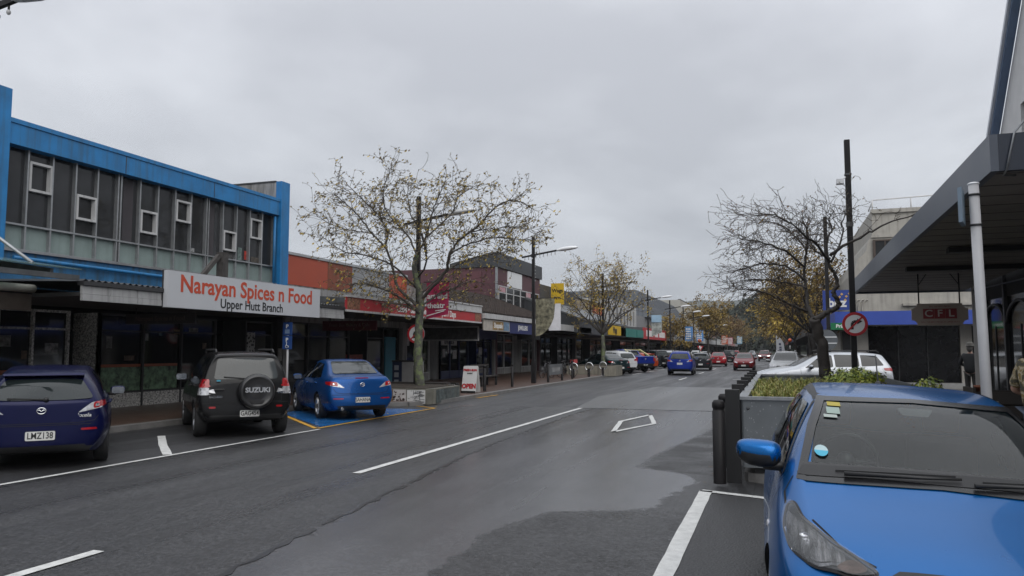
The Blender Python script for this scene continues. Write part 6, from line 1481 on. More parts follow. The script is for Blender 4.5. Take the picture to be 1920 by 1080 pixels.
sp = thing('steel_planter', 'galvanised steel planter with black posts beside the bright blue car', 'planter', (.9, 15, 0))
m = mat('galvanised sheet', (.20, .215, .225), .38, .55, var=.12, vscale=2)
t = m.node_tree; b = t.nodes['Principled BSDF']; src = b.inputs['Base Color'].links[0].from_socket; co = t.nodes.new('ShaderNodeTexCoord')
vo = t.nodes.new('ShaderNodeTexVoronoi'); vo.inputs['Scale'].default_value = 26; mp_ = t.nodes.new('ShaderNodeMapping'); mp_.inputs['Rotation'].default_value = (.3, .6, .2); mp_.inputs['Scale'].default_value = (1, 1, .6); t.links.new(co.outputs['Object'], mp_.inputs[0]); t.links.new(mp_.outputs[0], vo.inputs[0])
rp = t.nodes.new('ShaderNodeValToRGB'); rp.color_ramp.elements[0].position = .06; rp.color_ramp.elements[0].color = (1, 1, 1, 1); rp.color_ramp.elements[1].position = .20; rp.color_ramp.elements[1].color = (0, 0, 0, 1); t.links.new(vo.outputs['Distance'], rp.inputs[0])
mx = t.nodes.new('ShaderNodeMix'); mx.data_type = 'RGBA'; t.links.new(rp.outputs[0], mx.inputs[0]); t.links.new(src, mx.inputs[6]); mx.inputs[7].default_value = (.42, .43, .43, 1); t.links.new(mx.outputs[2], b.inputs['Base Color'])
M_GALV = m
B(sp, 'front_panel', -.42, 2.4, 10.42, 10.46, .20, 1.06, M_GALV); B(sp, 'back_panel', -.42, 2.4, 20.2, 20.24, .20, 1.06, M_GALV); B(sp, 'street_panel', -.44, -.40, 10.461, 20.2, .20, 1.06, M_GALV); B(sp, 'path_panel', 2.36, 2.4, 10.461, 20.2, .20, 1.06, M_GALV)
part(sp, 'top_rail', MB().box(-.46, 2.44, 10.38, 10.50, 1.061, 1.10).box(-.46, 2.44, 20.16, 20.28, 1.061, 1.10).box(-.48, -.36, 10.501, 20.16, 1.062, 1.10), M_STEEL)
for k in range(7): B(sp, 'black_post', -.64, -.46, 10.35 + k * 1.6, 10.49 + k * 1.6, -.04 if k == 0 else .1, 1.19, M_BLACK, .008)
B(sp, 'soil', -.39, 2.35, 10.47, 20.19, .2, .95, M_SOIL)
part(sp, 'bolt', MB().sphere((-.36, 10.41, .95), .022, 8, 6).sphere((-.36, 10.41, .36), .022, 8, 6), M_DKSTEEL)
B(sp, 'kick_slat', -.3, .9, 10.5, 10.55, .12, .2, M_BLACK)
# grasses and shrubs growing in it
rnd = random.Random(9); mb = MB()
for k in range(420):
    bx, by = rnd.uniform(-.33, 1.6), rnd.uniform(10.6, 17.5)
    for j in range(9):
        a = rnd.uniform(0, 2 * PI); l = rnd.uniform(.12, .27); o = rnd.uniform(.06, .22); d = V(math.cos(a), math.sin(a), 0); w = V(-d.y, d.x, 0) * .006
        p0 = V(bx, by, .93); p1 = p0 + d * o * .35 + V(0, 0, l * .75); p2 = p0 + d * o + V(0, 0, l * rnd.uniform(.6, 1))
        mb.add([p0 - w, p0 + w, p1 + w, p1 - w, p2], [(0, 1, 2, 3), (3, 2, 4)], rnd.choice((0, 0, 1, 2)))
single('ornamental_grass', mb, [mat('green grass blade', (.17, .20, .04), .6, var=.3), mat('straw grass blade', (.36, .30, .10), .6, var=.3), mat('yellow green blade', (.27, .27, .05), .6, var=.3)], 'yellow green grass filling the front of the steel planter', 'grass', (.6, 14, .94), None, 'stuff')
M_SHG = [mat('bright shrub leaf', (.33, .36, .045), .45, var=.25), mat('mid shrub leaf', (.19, .25, .035), .45, var=.3), mat('dark shrub leaf', (.07, .11, .02), .5, var=.3)]
def shrub(label, c, rx, rz, n, s, seed):
    rnd = random.Random(seed); mb = MB()
    for k in range(9): a = rnd.uniform(0, 2 * PI); q = rnd.uniform(.2, .8); mb.tube([(c[0], c[1], c[2] - rz - .1), (c[0] + math.cos(a) * rx * q, c[1] + math.sin(a) * rx * q, c[2] + rz * .5)], [.012, .005], 4, 3, False)
    for k in range(n):
        while True:
            p = V(rnd.uniform(-1, 1), rnd.uniform(-1, 1), rnd.uniform(-1, 1))
            if .45 < p.length < 1 + .12 * rnd.gauss(0, 1): break
        q = V(c[0] + p.x * rx * (1 + .2 * math.sin(5 * p.y)), c[1] + p.y * rx, c[2] + p.z * rz * (1 + .15 * math.sin(7 * p.x)))
        d = (p * .8 + V(rnd.gauss(0, .5), rnd.gauss(0, .5), .6)).normalized(); u = d.orthogonal().normalized(); a = rnd.random() * 6; w = d.cross(u); uu = u * math.cos(a) + w * math.sin(a); ww = d.cross(uu); k_ = s * rnd.uniform(.6, 1.2)
        mb.add([q - uu * k_, q - uu * k_ * .2 + ww * k_ * .42, q + uu * k_ + d * k_ * .25, q - uu * k_ * .2 - ww * k_ * .42], [(0, 1, 2, 3)], 0 if rnd.random() < .4 else 1 if rnd.random() < .7 else 2)
    return single('shrub', mb, M_SHG + [M_TWIG], label, 'shrub', (c[0], c[1], c[2] - rz), 'shrubs in the steel planter')
shrub('rounded bright green shrub in front of the silver wagon', (1.42, 16.3, 1.13), .50, .22, 1900, .046, 1)
shrub('small loose yellow green shrub behind the blue car roof', (2.32, 14.0, 1.06), .24, .20, 330, .045, 2)
shrub('low sparse shrub at the right end of the planter', (2.34, 12.8, 1.0), .22, .12, 220, .04, 3)

mb = MB(); rnd = random.Random(77)
for k in range(150):
    x, y = (rnd.uniform(-13.5, -9.0), rnd.gauss(24, 4)) if k % 3 else (rnd.uniform(-1.1, -.5), rnd.uniform(10, 20)); z = .135 if x < -10.2 and y > 21 else .018
    if -13.2 < x < -10 and 21.6 < y < 25: z = .53
    a = rnd.random() * 6; u = V(math.cos(a), math.sin(a), rnd.uniform(-.1, .1)) * rnd.uniform(.03, .055); w = V(-u.y, u.x, 0) * .5
    c = V(x, y, z); mb.add([c - u, c + w, c + u, c - w], [(0, 1, 2, 3)], rnd.randrange(3))
single('fallen_leaves', mb, [M_LY, M_LO, M_LB], 'fallen yellow and brown leaves scattered along the kerbs and planter', 'leaves', (-11, 24, .1), None, 'stuff')

# ------------------------------------------------------------------ street furniture
M_POLE = mat('black lamp post paint', (.012, .011, .012), .5, var=.2, spec=.3)
M_LAMPG = mat('lamp head grey', (.70, .71, .72), .4, .1, var=.1)
def street_lamp(label, x, y, h=7.15):
    r = thing('street_lamp', label, 'street lamp', (0, 0, 0), 0, 'black street lamps with cross arms')
    part(r, 'pole', MB().box(-.065, .065, -.065, .065, .10, h).box(-.10, .10, -.10, .10, .08, 1.15).box(-.085, .085, -.085, .085, 1.15, 1.2), M_POLE, False)
    part(r, 'arm', MB().bar((-.55, -.10, h - 1.0), (1.25, -.10, h - .72), .06, .08).box(-.09, .09, -.13, .09, h - 1.0, h - .86), M_POLE, False)
    mb = MB(); n = 9
    prof = [(1.2, .05, .05), (1.32, .10, .09), (1.55, .17, .12), (1.9, .18, .12), (2.15, .12, .08), (2.24, .04, .03)]
    for i, (xx, w, t_) in enumerate(prof):
        for k in range(10): a = 2 * PI * k / 10; mb.v.append((xx, -.10 + math.cos(a) * w, h - .73 + (xx - 1.2) * .10 + math.sin(a) * t_ * (1.0 if math.sin(a) > 0 else .6)))
    for i in range(len(prof) - 1):
        for k in range(10): mb.f.append([i * 10 + k, i * 10 + (k + 1) % 10, (i + 1) * 10 + (k + 1) % 10, (i + 1) * 10 + k]); mb.m.append(0); mb.sm.append(True)
    part(r, 'lamp_head', mb, M_LAMPG, False)
    mb = MB()
    for k in range(9): xx = -.4 + k * .19; z = h - 1.0 + (xx + .55) * .156 - .05; mb.tube([(xx, -.10, z), (xx, -.10, z - .07)], [.014, .014], 6, 0); mb.sphere((xx, -.10, z - .10), .03, 8, 6, 1, (1, 1, 1.3))
    for k in range(6): mb.sphere((.10, -.02, h - 1.3 - k * .17), .022, 6, 5, 1)
    part(r, 'festoon_bulbs', mb, [M_POLE, mat('clear bulb', (.45, .45, .46), .15, var=.1)], False)
    r.location = (x, y, 0); return r
lamp = street_lamp('black street lamp at the top left corner with bulbs under its arm', -10.88, 7.45, 7.17)
def lamp2(label, x, y, s=1.0): return dup(lamp, (x, y, 0), 0, label, None, None, (1, 1, s))
lamp2('black street lamp standing behind the big bare tree', -11.95, 24.6, 1.0)
lamp2('black street lamp by the plum building with a picture banner', -11.0, 35.3, 1.0)
lamp2('black street lamp behind the small yellow tree', -10.9, 50.6, .95)
for k, (x, y) in enumerate(((-11.0, 70.5), (-11.0, 86), (-11.0, 99), (-11.0, 112), (-11, 132), (-11, 155))):
    lamp2(['black street lamp in front of the white finned shop', 'black street lamp with a sky coloured banner by the mansard roof', 'black street lamp beside the first far blue banner', 'black street lamp left of the broad ochre tree', 'distant black street lamp by the coral banner', 'most distant black street lamp on the left'][k], x, y, 1.0)
def banner(label, x, y, z0, z1, w, cols, words=None, shape=None, side=1, wm=None):
    b = thing('street_banner', label, 'banner', (x, y, z0), 0, 'banners on the street lamps')
    n = 8; mb = MB(); vs = []
    for i in range(n + 1):
        for j in range(7):
            u = j / 6; v = i / n; zb = z0 + (z1 - z0) * (shape(u) if shape else 0)
            vs.append((x + side * (.10 + w * u), y + .03 * math.sin(u * 5 + v * 2), zb + (z1 - zb) * v))
    fs = [(i * 7 + j, i * 7 + j + 1, (i + 1) * 7 + j + 1, (i + 1) * 7 + j) for i in range(n) for j in range(6)]
    k = len(vs); vs2 = [(a, b_ + .008, c) for a, b_, c in vs]; mb.add(vs, fs, 0, True); mb.add(vs2, [f[::-1] for f in fs], 0, True)
    part(b, 'cloth', mb, cols)
    part(b, 'bracket', MB().tube([(x, y, z1 + .03), (x + side * (w + .15), y, z1 + .03)], .018, 6), M_POLE)
    if words:
        for txt, sz, px, pz in words: letters(b, txt, sz, (x + side * (.10 + w * px), y - .045, z0 + (z1 - z0) * pz), S_, Zu, wm or M_WHITEINK, .006)
    return b
bn = banner('crimson art and theatr banner hanging by the big bare tree trunk', -11.68, 24.5, 2.78, 4.05, .86, mat('crimson banner', (.40, .022, .085), .6, var=.08), [('art and', .27, .52, .62), ('theatr', .27, .46, .36)], lambda u: .0 + .12 * u)
part(bn, 'white_swoosh', MB().prism([(.02, .06), (.70, .24), (.70, .27), (.02, .10)], (-11.56, 24.44, 2.80), (1, 0, 0), (0, 0, 1), (0, 1, 0), .005).prism([(.35, .22), (.75, .26), (.75, .29), (.35, .25)], (-11.56, 24.44, 2.82), (1, 0, 0), (0, 0, 1), (0, 1, 0), .005), M_WHITEINK)
m = mat('leaf picture', (.16, .15, .10), .6, var=.95, vscale=5)
bn = banner('banner with a grey green picture and a white curved corner on a lamp', -11.0, 35.3, 2.35, 4.15, .95, m, None, lambda u: .45 * u ** 2)
mb = MB(); mb.prism([(.02, 0), (.62, 0), (.62, 1.28), (.36, 1.28), (.28, .6)], (-10.25, 35.24, 2.62), (1, 0, 0), (0, 0, 1), (0, 1, 0), .012); part(bn, 'white_panel', mb, mat('white banner', (.62, .62, .64), .6))
bn = banner('picture banner with pale blue sky beside the mansard roof', -10.8, 70.5, 2.9, 4.9, .95, mat('pale picture', (.30, .32, .30), .6, var=.6, vscale=3), None, lambda u: .2 * u)
part(bn, 'sky_picture', MB().box(-10.68, -9.78, 70.42, 70.44, 4.2, 4.86), mat('sky blue picture', (.30, .45, .58), .6))
M_BB = mat('blue banner', (.085, .24, .52), .6, var=.1)
def far_banner(label, x, y, z0, z1, w, m_, seed):
    b = banner(label, x, y, z0, z1, w, m_, None, lambda u: .06 * u); rnd = random.Random(seed); mb = MB()
    for i in range(5):
        z = z0 + (z1 - z0) * (.15 + .16 * i); xx = x + .22
        while xx < x + w * rnd.uniform(.75, .95): q = rnd.uniform(.1, .22); mb.box(xx, xx + q, y - .05, y - .044, z, z + (z1 - z0) * .09); xx += q + .05
    part(b, 'lettering', mb, M_WHITEINK); return b
far_banner('tall blue banner with white lettering in front of the cream building', -10.8, 98, 2.75, 4.6, .95, M_BB, 1)
far_banner('second blue banner with white lettering left of the broad ochre tree', -10.75, 112, 2.85, 4.5, .95, M_BB, 2)
far_banner('coral red banner beyond the broad ochre tree', -8.9, 137, 2.6, 4.2, 1.0, mat('coral banner', (.55, .14, .075), .6), 3)
far_banner('small pale blue banner far down the left side', -8.8, 190, 3.0, 5, 1.2, mat('pale blue banner', (.18, .32, .42), .6), 4)
far_banner('small rose banner far down the left side', -9.2, 160, 2.6, 4.2, 1.0, mat('rose banner', (.35, .12, .14), .6), 5)

def ring_sign(root, x, y, z, r, faces=-1):
    def disc(r0, r1, yy, n=32):
        mb = MB(); o = [(x + r1 * math.cos(2 * PI * k / n), yy, z + r1 * math.sin(2 * PI * k / n)) for k in range(n)]
        if r0 == 0: mb.add(o, [list(range(n))])
        else:
            i_ = [(x + r0 * math.cos(2 * PI * k / n), yy, z + r0 * math.sin(2 * PI * k / n)) for k in range(n)]
            mb.add(o + i_, [(k, (k + 1) % n, n + (k + 1) % n, n + k) for k in range(n)])
        return mb
    part(root, 'plate', MB().tube([(x, y + .012, z), (x, y, z)], [r, r], 32, 0, True, False), M_LAMPG)
    part(root, 'white_face', disc(0, r * .99, y - .004), mat('sign white', (.72, .72, .72), .4, var=.03))
    part(root, 'red_ring', disc(r * .77, r, y - .008), mat('sign red', (.42, .012, .02), .4, var=.05))
    mb = MB(); pts = [(-.22, -.45)] + [(-.22, .0)] + [(-.22 + .25 * (1 - math.cos(a)), .0 + .22 * math.sin(a)) for a in (R(30), R(60), R(90))] + [(.22, .22)]
    P3 = [(x + a * r, y - .010, z + b_ * r) for a, b_ in pts]
    for a, b_ in zip(P3, P3[1:]):
        d = (V(*b_) - V(*a)); nn_ = V(-d.z, 0, d.x).normalized() * r * .11; mb.add([V(*a) + nn_, V(*a) - nn_, V(*b_) - nn_, V(*b_) + nn_], [(0, 1, 2, 3)])
    mb.add([(x + .18 * r, y - .010, z + .46 * r), (x + .18 * r, y - .010, z - .02 * r), (x + .58 * r, y - .010, z + .22 * r)], [(0, 1, 2)]); part(root, 'arrow', mb, M_INK)
    mb = MB(); d = V(1, 0, 1).normalized() * r * .78; w = V(-1, 0, 1).normalized() * r * .07; c = V(x, y - .013, z); mb.add([c - d + w, c - d - w, c + d - w, c + d + w], [(0, 1, 2, 3)]); part(root, 'red_slash', mb, mat('sign red', (.42, .012, .02), .4))
tp = thing('street_pole', 'tall plain black pole with a small camera beside the no right turn sign', 'pole', (1.9, 21.6, 0))
part(tp, 'pole', MB().box(1.83, 1.97, 21.53, 21.67, .1, 7.2, 0, .01).box(1.79, 2.01, 21.49, 21.71, .1, 1.2), M_POLE)
part(tp, 'camera', MB().box(1.60, 1.78, 21.3, 21.52, 6.0, 6.12).tube([(1.9, 21.6, 6.25), (1.72, 21.45, 6.12)], .02, 6), M_LAMPG); part(tp, 'band', MB().box(1.815, 1.985, 21.515, 21.685, 6.26, 6.30).box(1.815, 1.985, 21.515, 21.685, 4.9, 5.02), M_DKSTEEL)
ns = thing('no_turn_sign', 'round no right turn sign on the black pole on the right', 'road sign', (1.9, 21.45, 2.3)); ring_sign(ns, 1.93, 21.47, 2.36, .305)
ns = thing('no_turn_sign', 'round no right turn sign partly hidden by the mossy tree trunk', 'road sign', (-11.9, 24.5, 2.3)); ring_sign(ns, -11.97, 24.50, 2.26, .33)
p2_ = thing('street_pole', 'black pole with green street name sign across the side street', 'pole', (2.06, 34.1, 0)); part(p2_, 'pole', MB().box(1.99, 2.13, 34.0, 34.14, .1, 7.2), M_POLE)
sn = thing('street_name_sign', 'green street name sign reading Prin on the far black pole', 'road sign', (2.1, 34, 2.6)); B(sn, 'plate', 2.14, 3.0, 33.98, 34.0, 2.52, 2.80, mat('sign green', (.01, .15, .06), .4)); letters(sn, 'Prin', .20, (2.5, 33.975, 2.66), S_, Zu, M_WHITEINK, .006)
rs = thing('road_sign', 'grey back of a round road sign behind the S bent tree', 'road sign', (1.95, 33.9, 2.1)); part(rs, 'disc', MB().tube([(1.95, 33.86, 2.1), (1.95, 33.88, 2.1)], .43, 28, 0, True, False), mat('bare sign back', (.12, .13, .14), .5, .3)); part(rs, 'strap', MB().box(1.55, 2.35, 33.84, 33.86, 2.2, 2.24).box(1.55, 2.35, 33.84, 33.86, 1.95, 1.99), M_LAMPG)
# leaning white sign post by the near car
wp = thing('sign_post', 'leaning white sign post with a small blue plate seen edge on', 'sign post', (1.98, 8.5, 0))
q0, q1 = at(1853, 790, 7.35), at(1825, 345, 7.55); dv = (q1 - q0).normalized(); q0 = q0 - dv * (q0.z + .03) / dv.z
part(wp, 'post', MB().tube([q0, q1], .046, 20), mat('white post paint', (.46, .46, .47), .45, var=.08, vscale=3, streak=.2, streakcol=(.2, .2, .2)))
part(wp, 'cap', MB().sphere(q1, .054, 14, 8, 0, (1, 1, .35)), M_LAMPG); part(wp, 'bands', MB().tube([q1 - dv * .10, q1 - dv * .12], .055, 16).tube([q1 - dv * .40, q1 - dv * .42], .055, 16), M_DKFR)
c = q1 - dv * .22 + V(-.11, .02, 0); part(wp, 'plate', MB().obox(c, (.012, -.03, 0), (-.045, -.16, 0), (0, 0, .17)), mat('pale blue sign edge', (.22, .29, .36), .4))
# disabled parking sign post
ps = thing('parking_sign', 'two narrow blue parking signs on a slim white post behind the blue sedan', 'road sign', (-13.1, 18.6, 0))
part(ps, 'post', MB().tube([(-13.1, 18.6, .05), (-13.1, 18.6, 2.45)], .032, 10), mat('white slim post', (.42, .42, .42), .5)); M_PB = mat('parking sign blue', (.015, .055, .20), .4)
for z0, z1 in ((1.72, 2.10), (2.12, 2.48)):
    q = part(ps, 'plate', MB().obox((-13.08, 18.555, (z0 + z1) / 2), (.14, .02, 0), (0, .006, 0), (0, 0, (z1 - z0) / 2)), M_PB); letters(q, 'P', .15, (-13.08, 18.53, z1 - .12), (1, .14, 0), Zu, M_WHITEINK, .004)
    if z0 > 2: part(q, 'panel', MB().obox((-13.08, 18.54, z0 + .10), (.07, .01, 0), (0, .003, 0), (0, 0, .06)), mat('pale sign blue', (.15, .22, .35), .5))
    else:
        mb = MB(); n = 10; cx, cz = -13.08, z0 + .10
        mb.tube([(cx + .045 * math.cos(2 * PI * k / n + 2), 18.53, cz - .02 + .045 * math.sin(2 * PI * k / n + 2)) for k in range(8)], .007, 5).tube([(cx - .01, 18.53, cz + .06), (cx - .01, 18.53, cz), (cx + .04, 18.53, cz), (cx + .06, 18.53, cz - .05)], .008, 5); mb.sphere((cx - .01, 18.53, cz + .08), .014, 6, 5); part(q, 'wheelchair_symbol', mb, M_WHITEINK)
# bollards
def bollard(label, x, y, h=1.0, r=.06, group='black bollards along the left kerb'):
    mb = MB(); mb.lathe([(.001, h + .02), (r * .7, h + .015), (r, h - .02), (r, h - .08), (r * .88, h - .085), (r * .88, h - .115), (r, h - .12), (r, -.05)], 18, Matrix.Translation((x, y, .10)))
    return single('bollard', mb, M_POLE, label, 'bollard', (x, y, .1), group)
for lb, x, y in (('black bollard nearest the fresh bun open board', -10.6, 27.7), ('black bollard in front of the jeweller window', -10.75, 31.4), ('black bollard at the left end of the steel panel', -10.6, 36.4), ('black bollard at the right end of the steel panel', -10.6, 39.0), ('black bollard beside the parked bicycles', -10.6, 41.1)):
    bollard(lb, x, y)
for lb, x, y in (('thick black bollard nearest the bright blue car', -.70, 10.0), ('thick black bollard just behind the nearest one', -.72, 11.4)): bollard(lb, x, y, .96, .078, 'thick black bollards at the steel planter')
rp_ = thing('marker_post', 'thin grey steel marker post between the thick bollards and planter', 'post', (-.6, 10.75, 0)); part(rp_, 'post', MB().box(-.63, -.59, 10.72, 10.76, .0, 1.10), M_DKSTEEL); part(rp_, 'bracket', MB().box(-.64, -.58, 10.66, 10.72, .22, .34), M_STEEL)
pn = thing('panel_railing', 'grey steel panel railing between two bollards outside the plum building', 'barrier', (-10.6, 37.7, .4)); B(pn, 'panel', -10.62, -10.58, 36.5, 38.9, .45, .98, mat('brushed steel panel', (.16, .165, .17), .4, .4, var=.2))
mb = MB()
for k in range(7): mb.box(-10.575, -10.57, 37.0 + k * .22, 37.12 + k * .22, .6, .82)
part(pn, 'lettering', mb, mat('pale etched marks', (.30, .30, .30), .5))
# cycle racks and bicycles
def rack(label, x, y):
    r = thing('cycle_rack', label, 'cycle rack', (x, y, .1), 0, 'ring cycle racks'); part(r, 'post', MB().box(x - .05, x + .05, y - .05, y + .05, .08, .62), M_POLE); part(r, 'steel_sleeve', MB().box(x - .10, x - .055, y - .04, y + .04, .08, .6), M_CHROME)
    part(r, 'ring', MB().tube([(x + .23 * math.cos(2 * PI * k / 28), y, .72 + .23 * math.sin(2 * PI * k / 28)) for k in range(29)], .028, 8, 0, False), mat('stainless ring', (.62, .63, .64), .2, .9)); return r
rack('ring cycle rack nearest the bicycles', -10.4, 44.3); rack('ring cycle rack in front of the low wall planter', -10.2, 47.2); rack('ring cycle rack partly behind the parked bicycle', -10.9, 42.6)
def bicycle(label, x, y, rz, fm):
    b = thing('bicycle', label, 'bicycle', (x, y, .12), rz, 'bicycles at the racks')
    for xx in (-.52, .52):
        w = part(b, 'wheel', MB().tube([(xx + .33 * math.cos(2 * PI * k / 28), 0, .34 + .33 * math.sin(2 * PI * k / 28)) for k in range(29)], .02, 6, 0, False), M_TYRE, False)
        mb = MB()
        for k in range(10): a = 2 * PI * k / 10; mb.tube([(xx, 0, .34), (xx + .32 * math.cos(a), 0, .34 + .32 * math.sin(a))], .003, 3, 0, False)
        part(w, 'spokes', mb, M_CHROME, False)
    mb = MB()
    for p in (((-.52, 0, .34), (-.08, 0, .34)), ((-.08, 0, .34), (-.22, 0, .88)), ((-.52, 0, .34), (-.2, 0, .78)), ((-.2, 0, .80), (.38, 0, .82)), ((-.08, 0, .34), (.40, 0, .72)), ((.36, 0, .95), (.42, 0, .68)), ((.42, 0, .68), (.52, 0, .34))): mb.tube(p, .018, 8)
    part(b, 'frame', mb, fm, False); part(b, 'saddle', MB().sphere((-.24, 0, .93), .12, 10, 6, 0, (1, .55, .3)), M_TRIM, False)
    part(b, 'handlebar', MB().tube([(.30, -.28, 1.02), (.37, -.12, 1.03), (.36, 0, .98), (.37, .12, 1.03), (.30, .28, 1.02)], .014, 8), M_TRIM, False)
    part(b, 'crank', MB().tube([(-.08, .08, .34), (-.08, .08, .18)], .012, 6).tube([(-.08, -.08, .34), (-.08, -.08, .5)], .012, 6).tube([(-.08, .03, .34), (-.08, .035, .34)], .09, 14), M_DKFR, False)
    return b
bk = bicycle('dark bicycle with a red basket bag at the racks', -11.5, 43.4, R(60), mat('bike black', (.02, .02, .022), .4)); part(bk, 'basket', MB().box(.42, .72, -.15, .15, .82, 1.02), mat('red bag', (.35, .05, .05), .7), False)
bicycle('second dark bicycle leaning behind the first one', -12.3, 42.0, R(75), mat('bike grey', (.08, .08, .09), .4))
# bench, bin, A-board
bb = thing('bench', 'dark slatted bench with backrest outside the jeweller', 'bench', (-12.2, 32, .1))
mb = MB(); 
for k in range(4): mb.box(-12.45 + k * .13, -12.35 + k * .13, 30.9, 33.1, .52, .56)
part(bb, 'seat', mb, mat('dark bench timber', (.03, .026, .024), .6)); mb = MB()
for k in range(3): mb.box(-12.52, -12.48, 30.9, 33.1, .68 + k * .14, .78 + k * .14)
part(bb, 'backrest', mb, mat('dark bench timber', (.03, .026, .024), .6))
for y in (31.1, 32.9): part(bb, 'leg', MB().box(-12.5, -12.0, y - .04, y + .04, .45, .519).box(-12.5, -12.42, y - .04, y + .04, .1, 1.0).box(-12.08, -12.0, y - .04, y + .04, .1, .45), M_BLACK)
bi = thing('litter_bin', 'pale square litter bin with navy side behind the big tree trunk', 'bin', (-14.6, 29.6, .12)); B(bi, 'cabinet', -14.95, -14.25, 29.3, 29.95, .12, 1.2, mat('pale bin panel', (.30, .30, .30), .5, var=.1)); B(bi, 'side_panel', -15.4, -14.955, 29.3, 29.95, .12, 1.2, mat('navy bin panel', (.02, .03, .07), .5)); part(bi, 'icons', MB().box(-15.3, -15.1, 29.285, 29.298, .85, 1.05).box(-15.3, -15.1, 29.285, 29.298, .55, .75).box(-15.3, -15.1, 29.285, 29.298, .25, .45), mat('pale icon', (.3, .32, .36), .5)); B(bi, 'lid', -15.42, -14.23, 29.28, 29.97, 1.2, 1.26, M_DKFR)
ab = thing('sandwich_board', 'white pavement board reading FRESH BUN and OPEN in red', 'sign', (-10.72, 26.5, .12))
for s, y0 in ((1, 26.35), (-1, 26.85)):
    f = MB(); pts = roundpoly([(-.28, .0), (.28, .0), (.28, 1.0), (-.28, 1.0)], .06); yt = 26.6
    U = V(1, 0, 0); Vv = V(0, (yt - y0) / 1.04 * .9, 1).normalized(); Nn = U.cross(Vv)
    f.prism(pts, (-10.72, y0, .13), U, Vv, -Nn if s > 0 else Nn, .02); part(ab, 'panel', f, mat('white board', (.62, .62, .61), .45, var=.04))
o_ = V(-10.72, 26.35, .13); Vv = V(0, .2163, 1).normalized()
def abl(txt, sz, h, m_, b_, sx): letters(ab, txt, sz, o_ + Vv * h + V(0, -.012, 0), (1, 0, 0), Vv, m_, b_, sx)
M_SR = mat('sign red', (.42, .012, .02), .4)
abl('OPEN', .23, .24, M_SR, .012, .92); abl('FRESH BUN', .11, .84, M_SR, .006, .95); abl('BAKERY', .06, .72, M_INK, .002, 1.0)
part(ab, 'black_base', MB().box(-11.00, -10.44, 26.30, 26.33, .12, .2), M_INK)
bx = single('notice_box', MB().box(-12.9, -12.5, 29.4, 29.7, .12, .34, 0, .01), mat('black box', (.02, .02, .02), .6), 'small dark box with pale label on the footpath by the jeweller', 'box', (-12.7, 29.55, .12)); part(bx, 'label', MB().box(-12.86, -12.56, 29.385, 29.398, .18, .28), mat('pale card', (.42, .42, .43), .6))
# far signals and flags
ff = thing('feather_flag', 'white feather flag on the right side of the street in the distance', 'flag', (.3, 64, .1))
pf = [(0, 0), (.62, .05), (.62, 1.2), (.55, 1.7), (.35, 2.05), (.0, 2.3), (-.04, 1.2)]
mb = MB(); mb.prism(pf, (.02, 64, .55), (1, 0, 0), (0, 0, 1), (0, 1, 0), .015); part(ff, 'cloth', mb, mat('white flag', (.50, .51, .54), .7, var=.08)); part(ff, 'pole', MB().tube([(0, 64, .1), (0, 64, 2.9)], .02, 6), M_POLE)
mb = MB(); rnd = random.Random(3)
for k in range(8): mb.box(.25, .42, 63.985, 63.995, .8 + k * .15, .9 + k * .15)
mb.sphere((.3, 63.99, 2.15), .09, 8, 6, 0, (1, .1, 1)); part(ff, 'lettering', mb, mat('navy print', (.04, .05, .10), .6))
gw = thing('give_way_sign', 'triangular give way sign in the distance on the left', 'road sign', (-9.6, 106, .1)); part(gw, 'post', MB().tube([(-9.6, 106, 0), (-9.6, 106, 2.2)], .04, 8), M_LAMPG); part(gw, 'red_triangle', MB().prism([(-.42, .36), (.42, .36), (0, -.36)], (-9.6, 105.9, 1.85), (1, 0, 0), (0, 0, 1), (0, 1, 0), .01), M_SR); part(gw, 'white_triangle', MB().prism([(-.24, .26), (.24, .26), (0, -.16)], (-9.6, 105.885, 1.85), (1, 0, 0), (0, 0, 1), (0, 1, 0), .01), M_WHITEINK); B(gw, 'plate', -10.0, -9.2, 105.9, 105.92, 1.2, 1.45, M_WHITEINK)
def beacon(label, x, y):
    r = thing('crossing_beacon', label, 'beacon', (x, y, 0), 0, 'orange crossing beacons'); mb = MB()
    for k in range(6): mb.tube([(x, y, .45 * k), (x, y, .45 * (k + 1))], .06, 8, k % 2)
    part(r, 'striped_pole', mb, [M_WHITEINK, M_BLACK]); part(r, 'globe', MB().sphere((x, y, 2.9), .24, 12, 8), mat('orange globe', (.55, .09, .02), .35, var=.05)); return r
beacon('orange globe beacon above the give way sign', -9.5, 104); beacon('orange globe beacon on the right by the yellow tree', 1.7, 104)

# ------------------------------------------------------------------ people
M_SKIN = mat('skin', (.42, .25, .19), .5, var=.06)
def skin_mesh(nodes, edges, mats, name, parent, level=2):
    me = bpy.data.meshes.new(name); ks = list(nodes); me.from_pydata([nodes[k][0] for k in ks], [(ks.index(a), ks.index(b_)) for a, b_ in edges], [])
    o = bpy.data.objects.new(name, me); COL.objects.link(o); md = o.modifiers.new('s', 'SKIN'); md.use_smooth_shade = True
    for i, k in enumerate(ks): sv = me.skin_vertices[0].data[i]; r = nodes[k][1]; sv.radius = r if isinstance(r, tuple) else (r, r); sv.use_root = i == 0
    sb = o.modifiers.new('u', 'SUBSURF'); sb.levels = level; sb.render_levels = level
    dg = bpy.context.evaluated_depsgraph_get(); m2 = bpy.data.meshes.new_from_object(o.evaluated_get(dg)); bpy.data.objects.remove(o)
    m2.materials.clear()
    for m in mats: m2.materials.append(m)
    for p in m2.polygons: p.use_smooth = True; p.material_index = 0
    mb = MB(); mb.add([v.co for v in m2.vertices], [list(p.vertices) for p in m2.polygons], 0, True); return mb
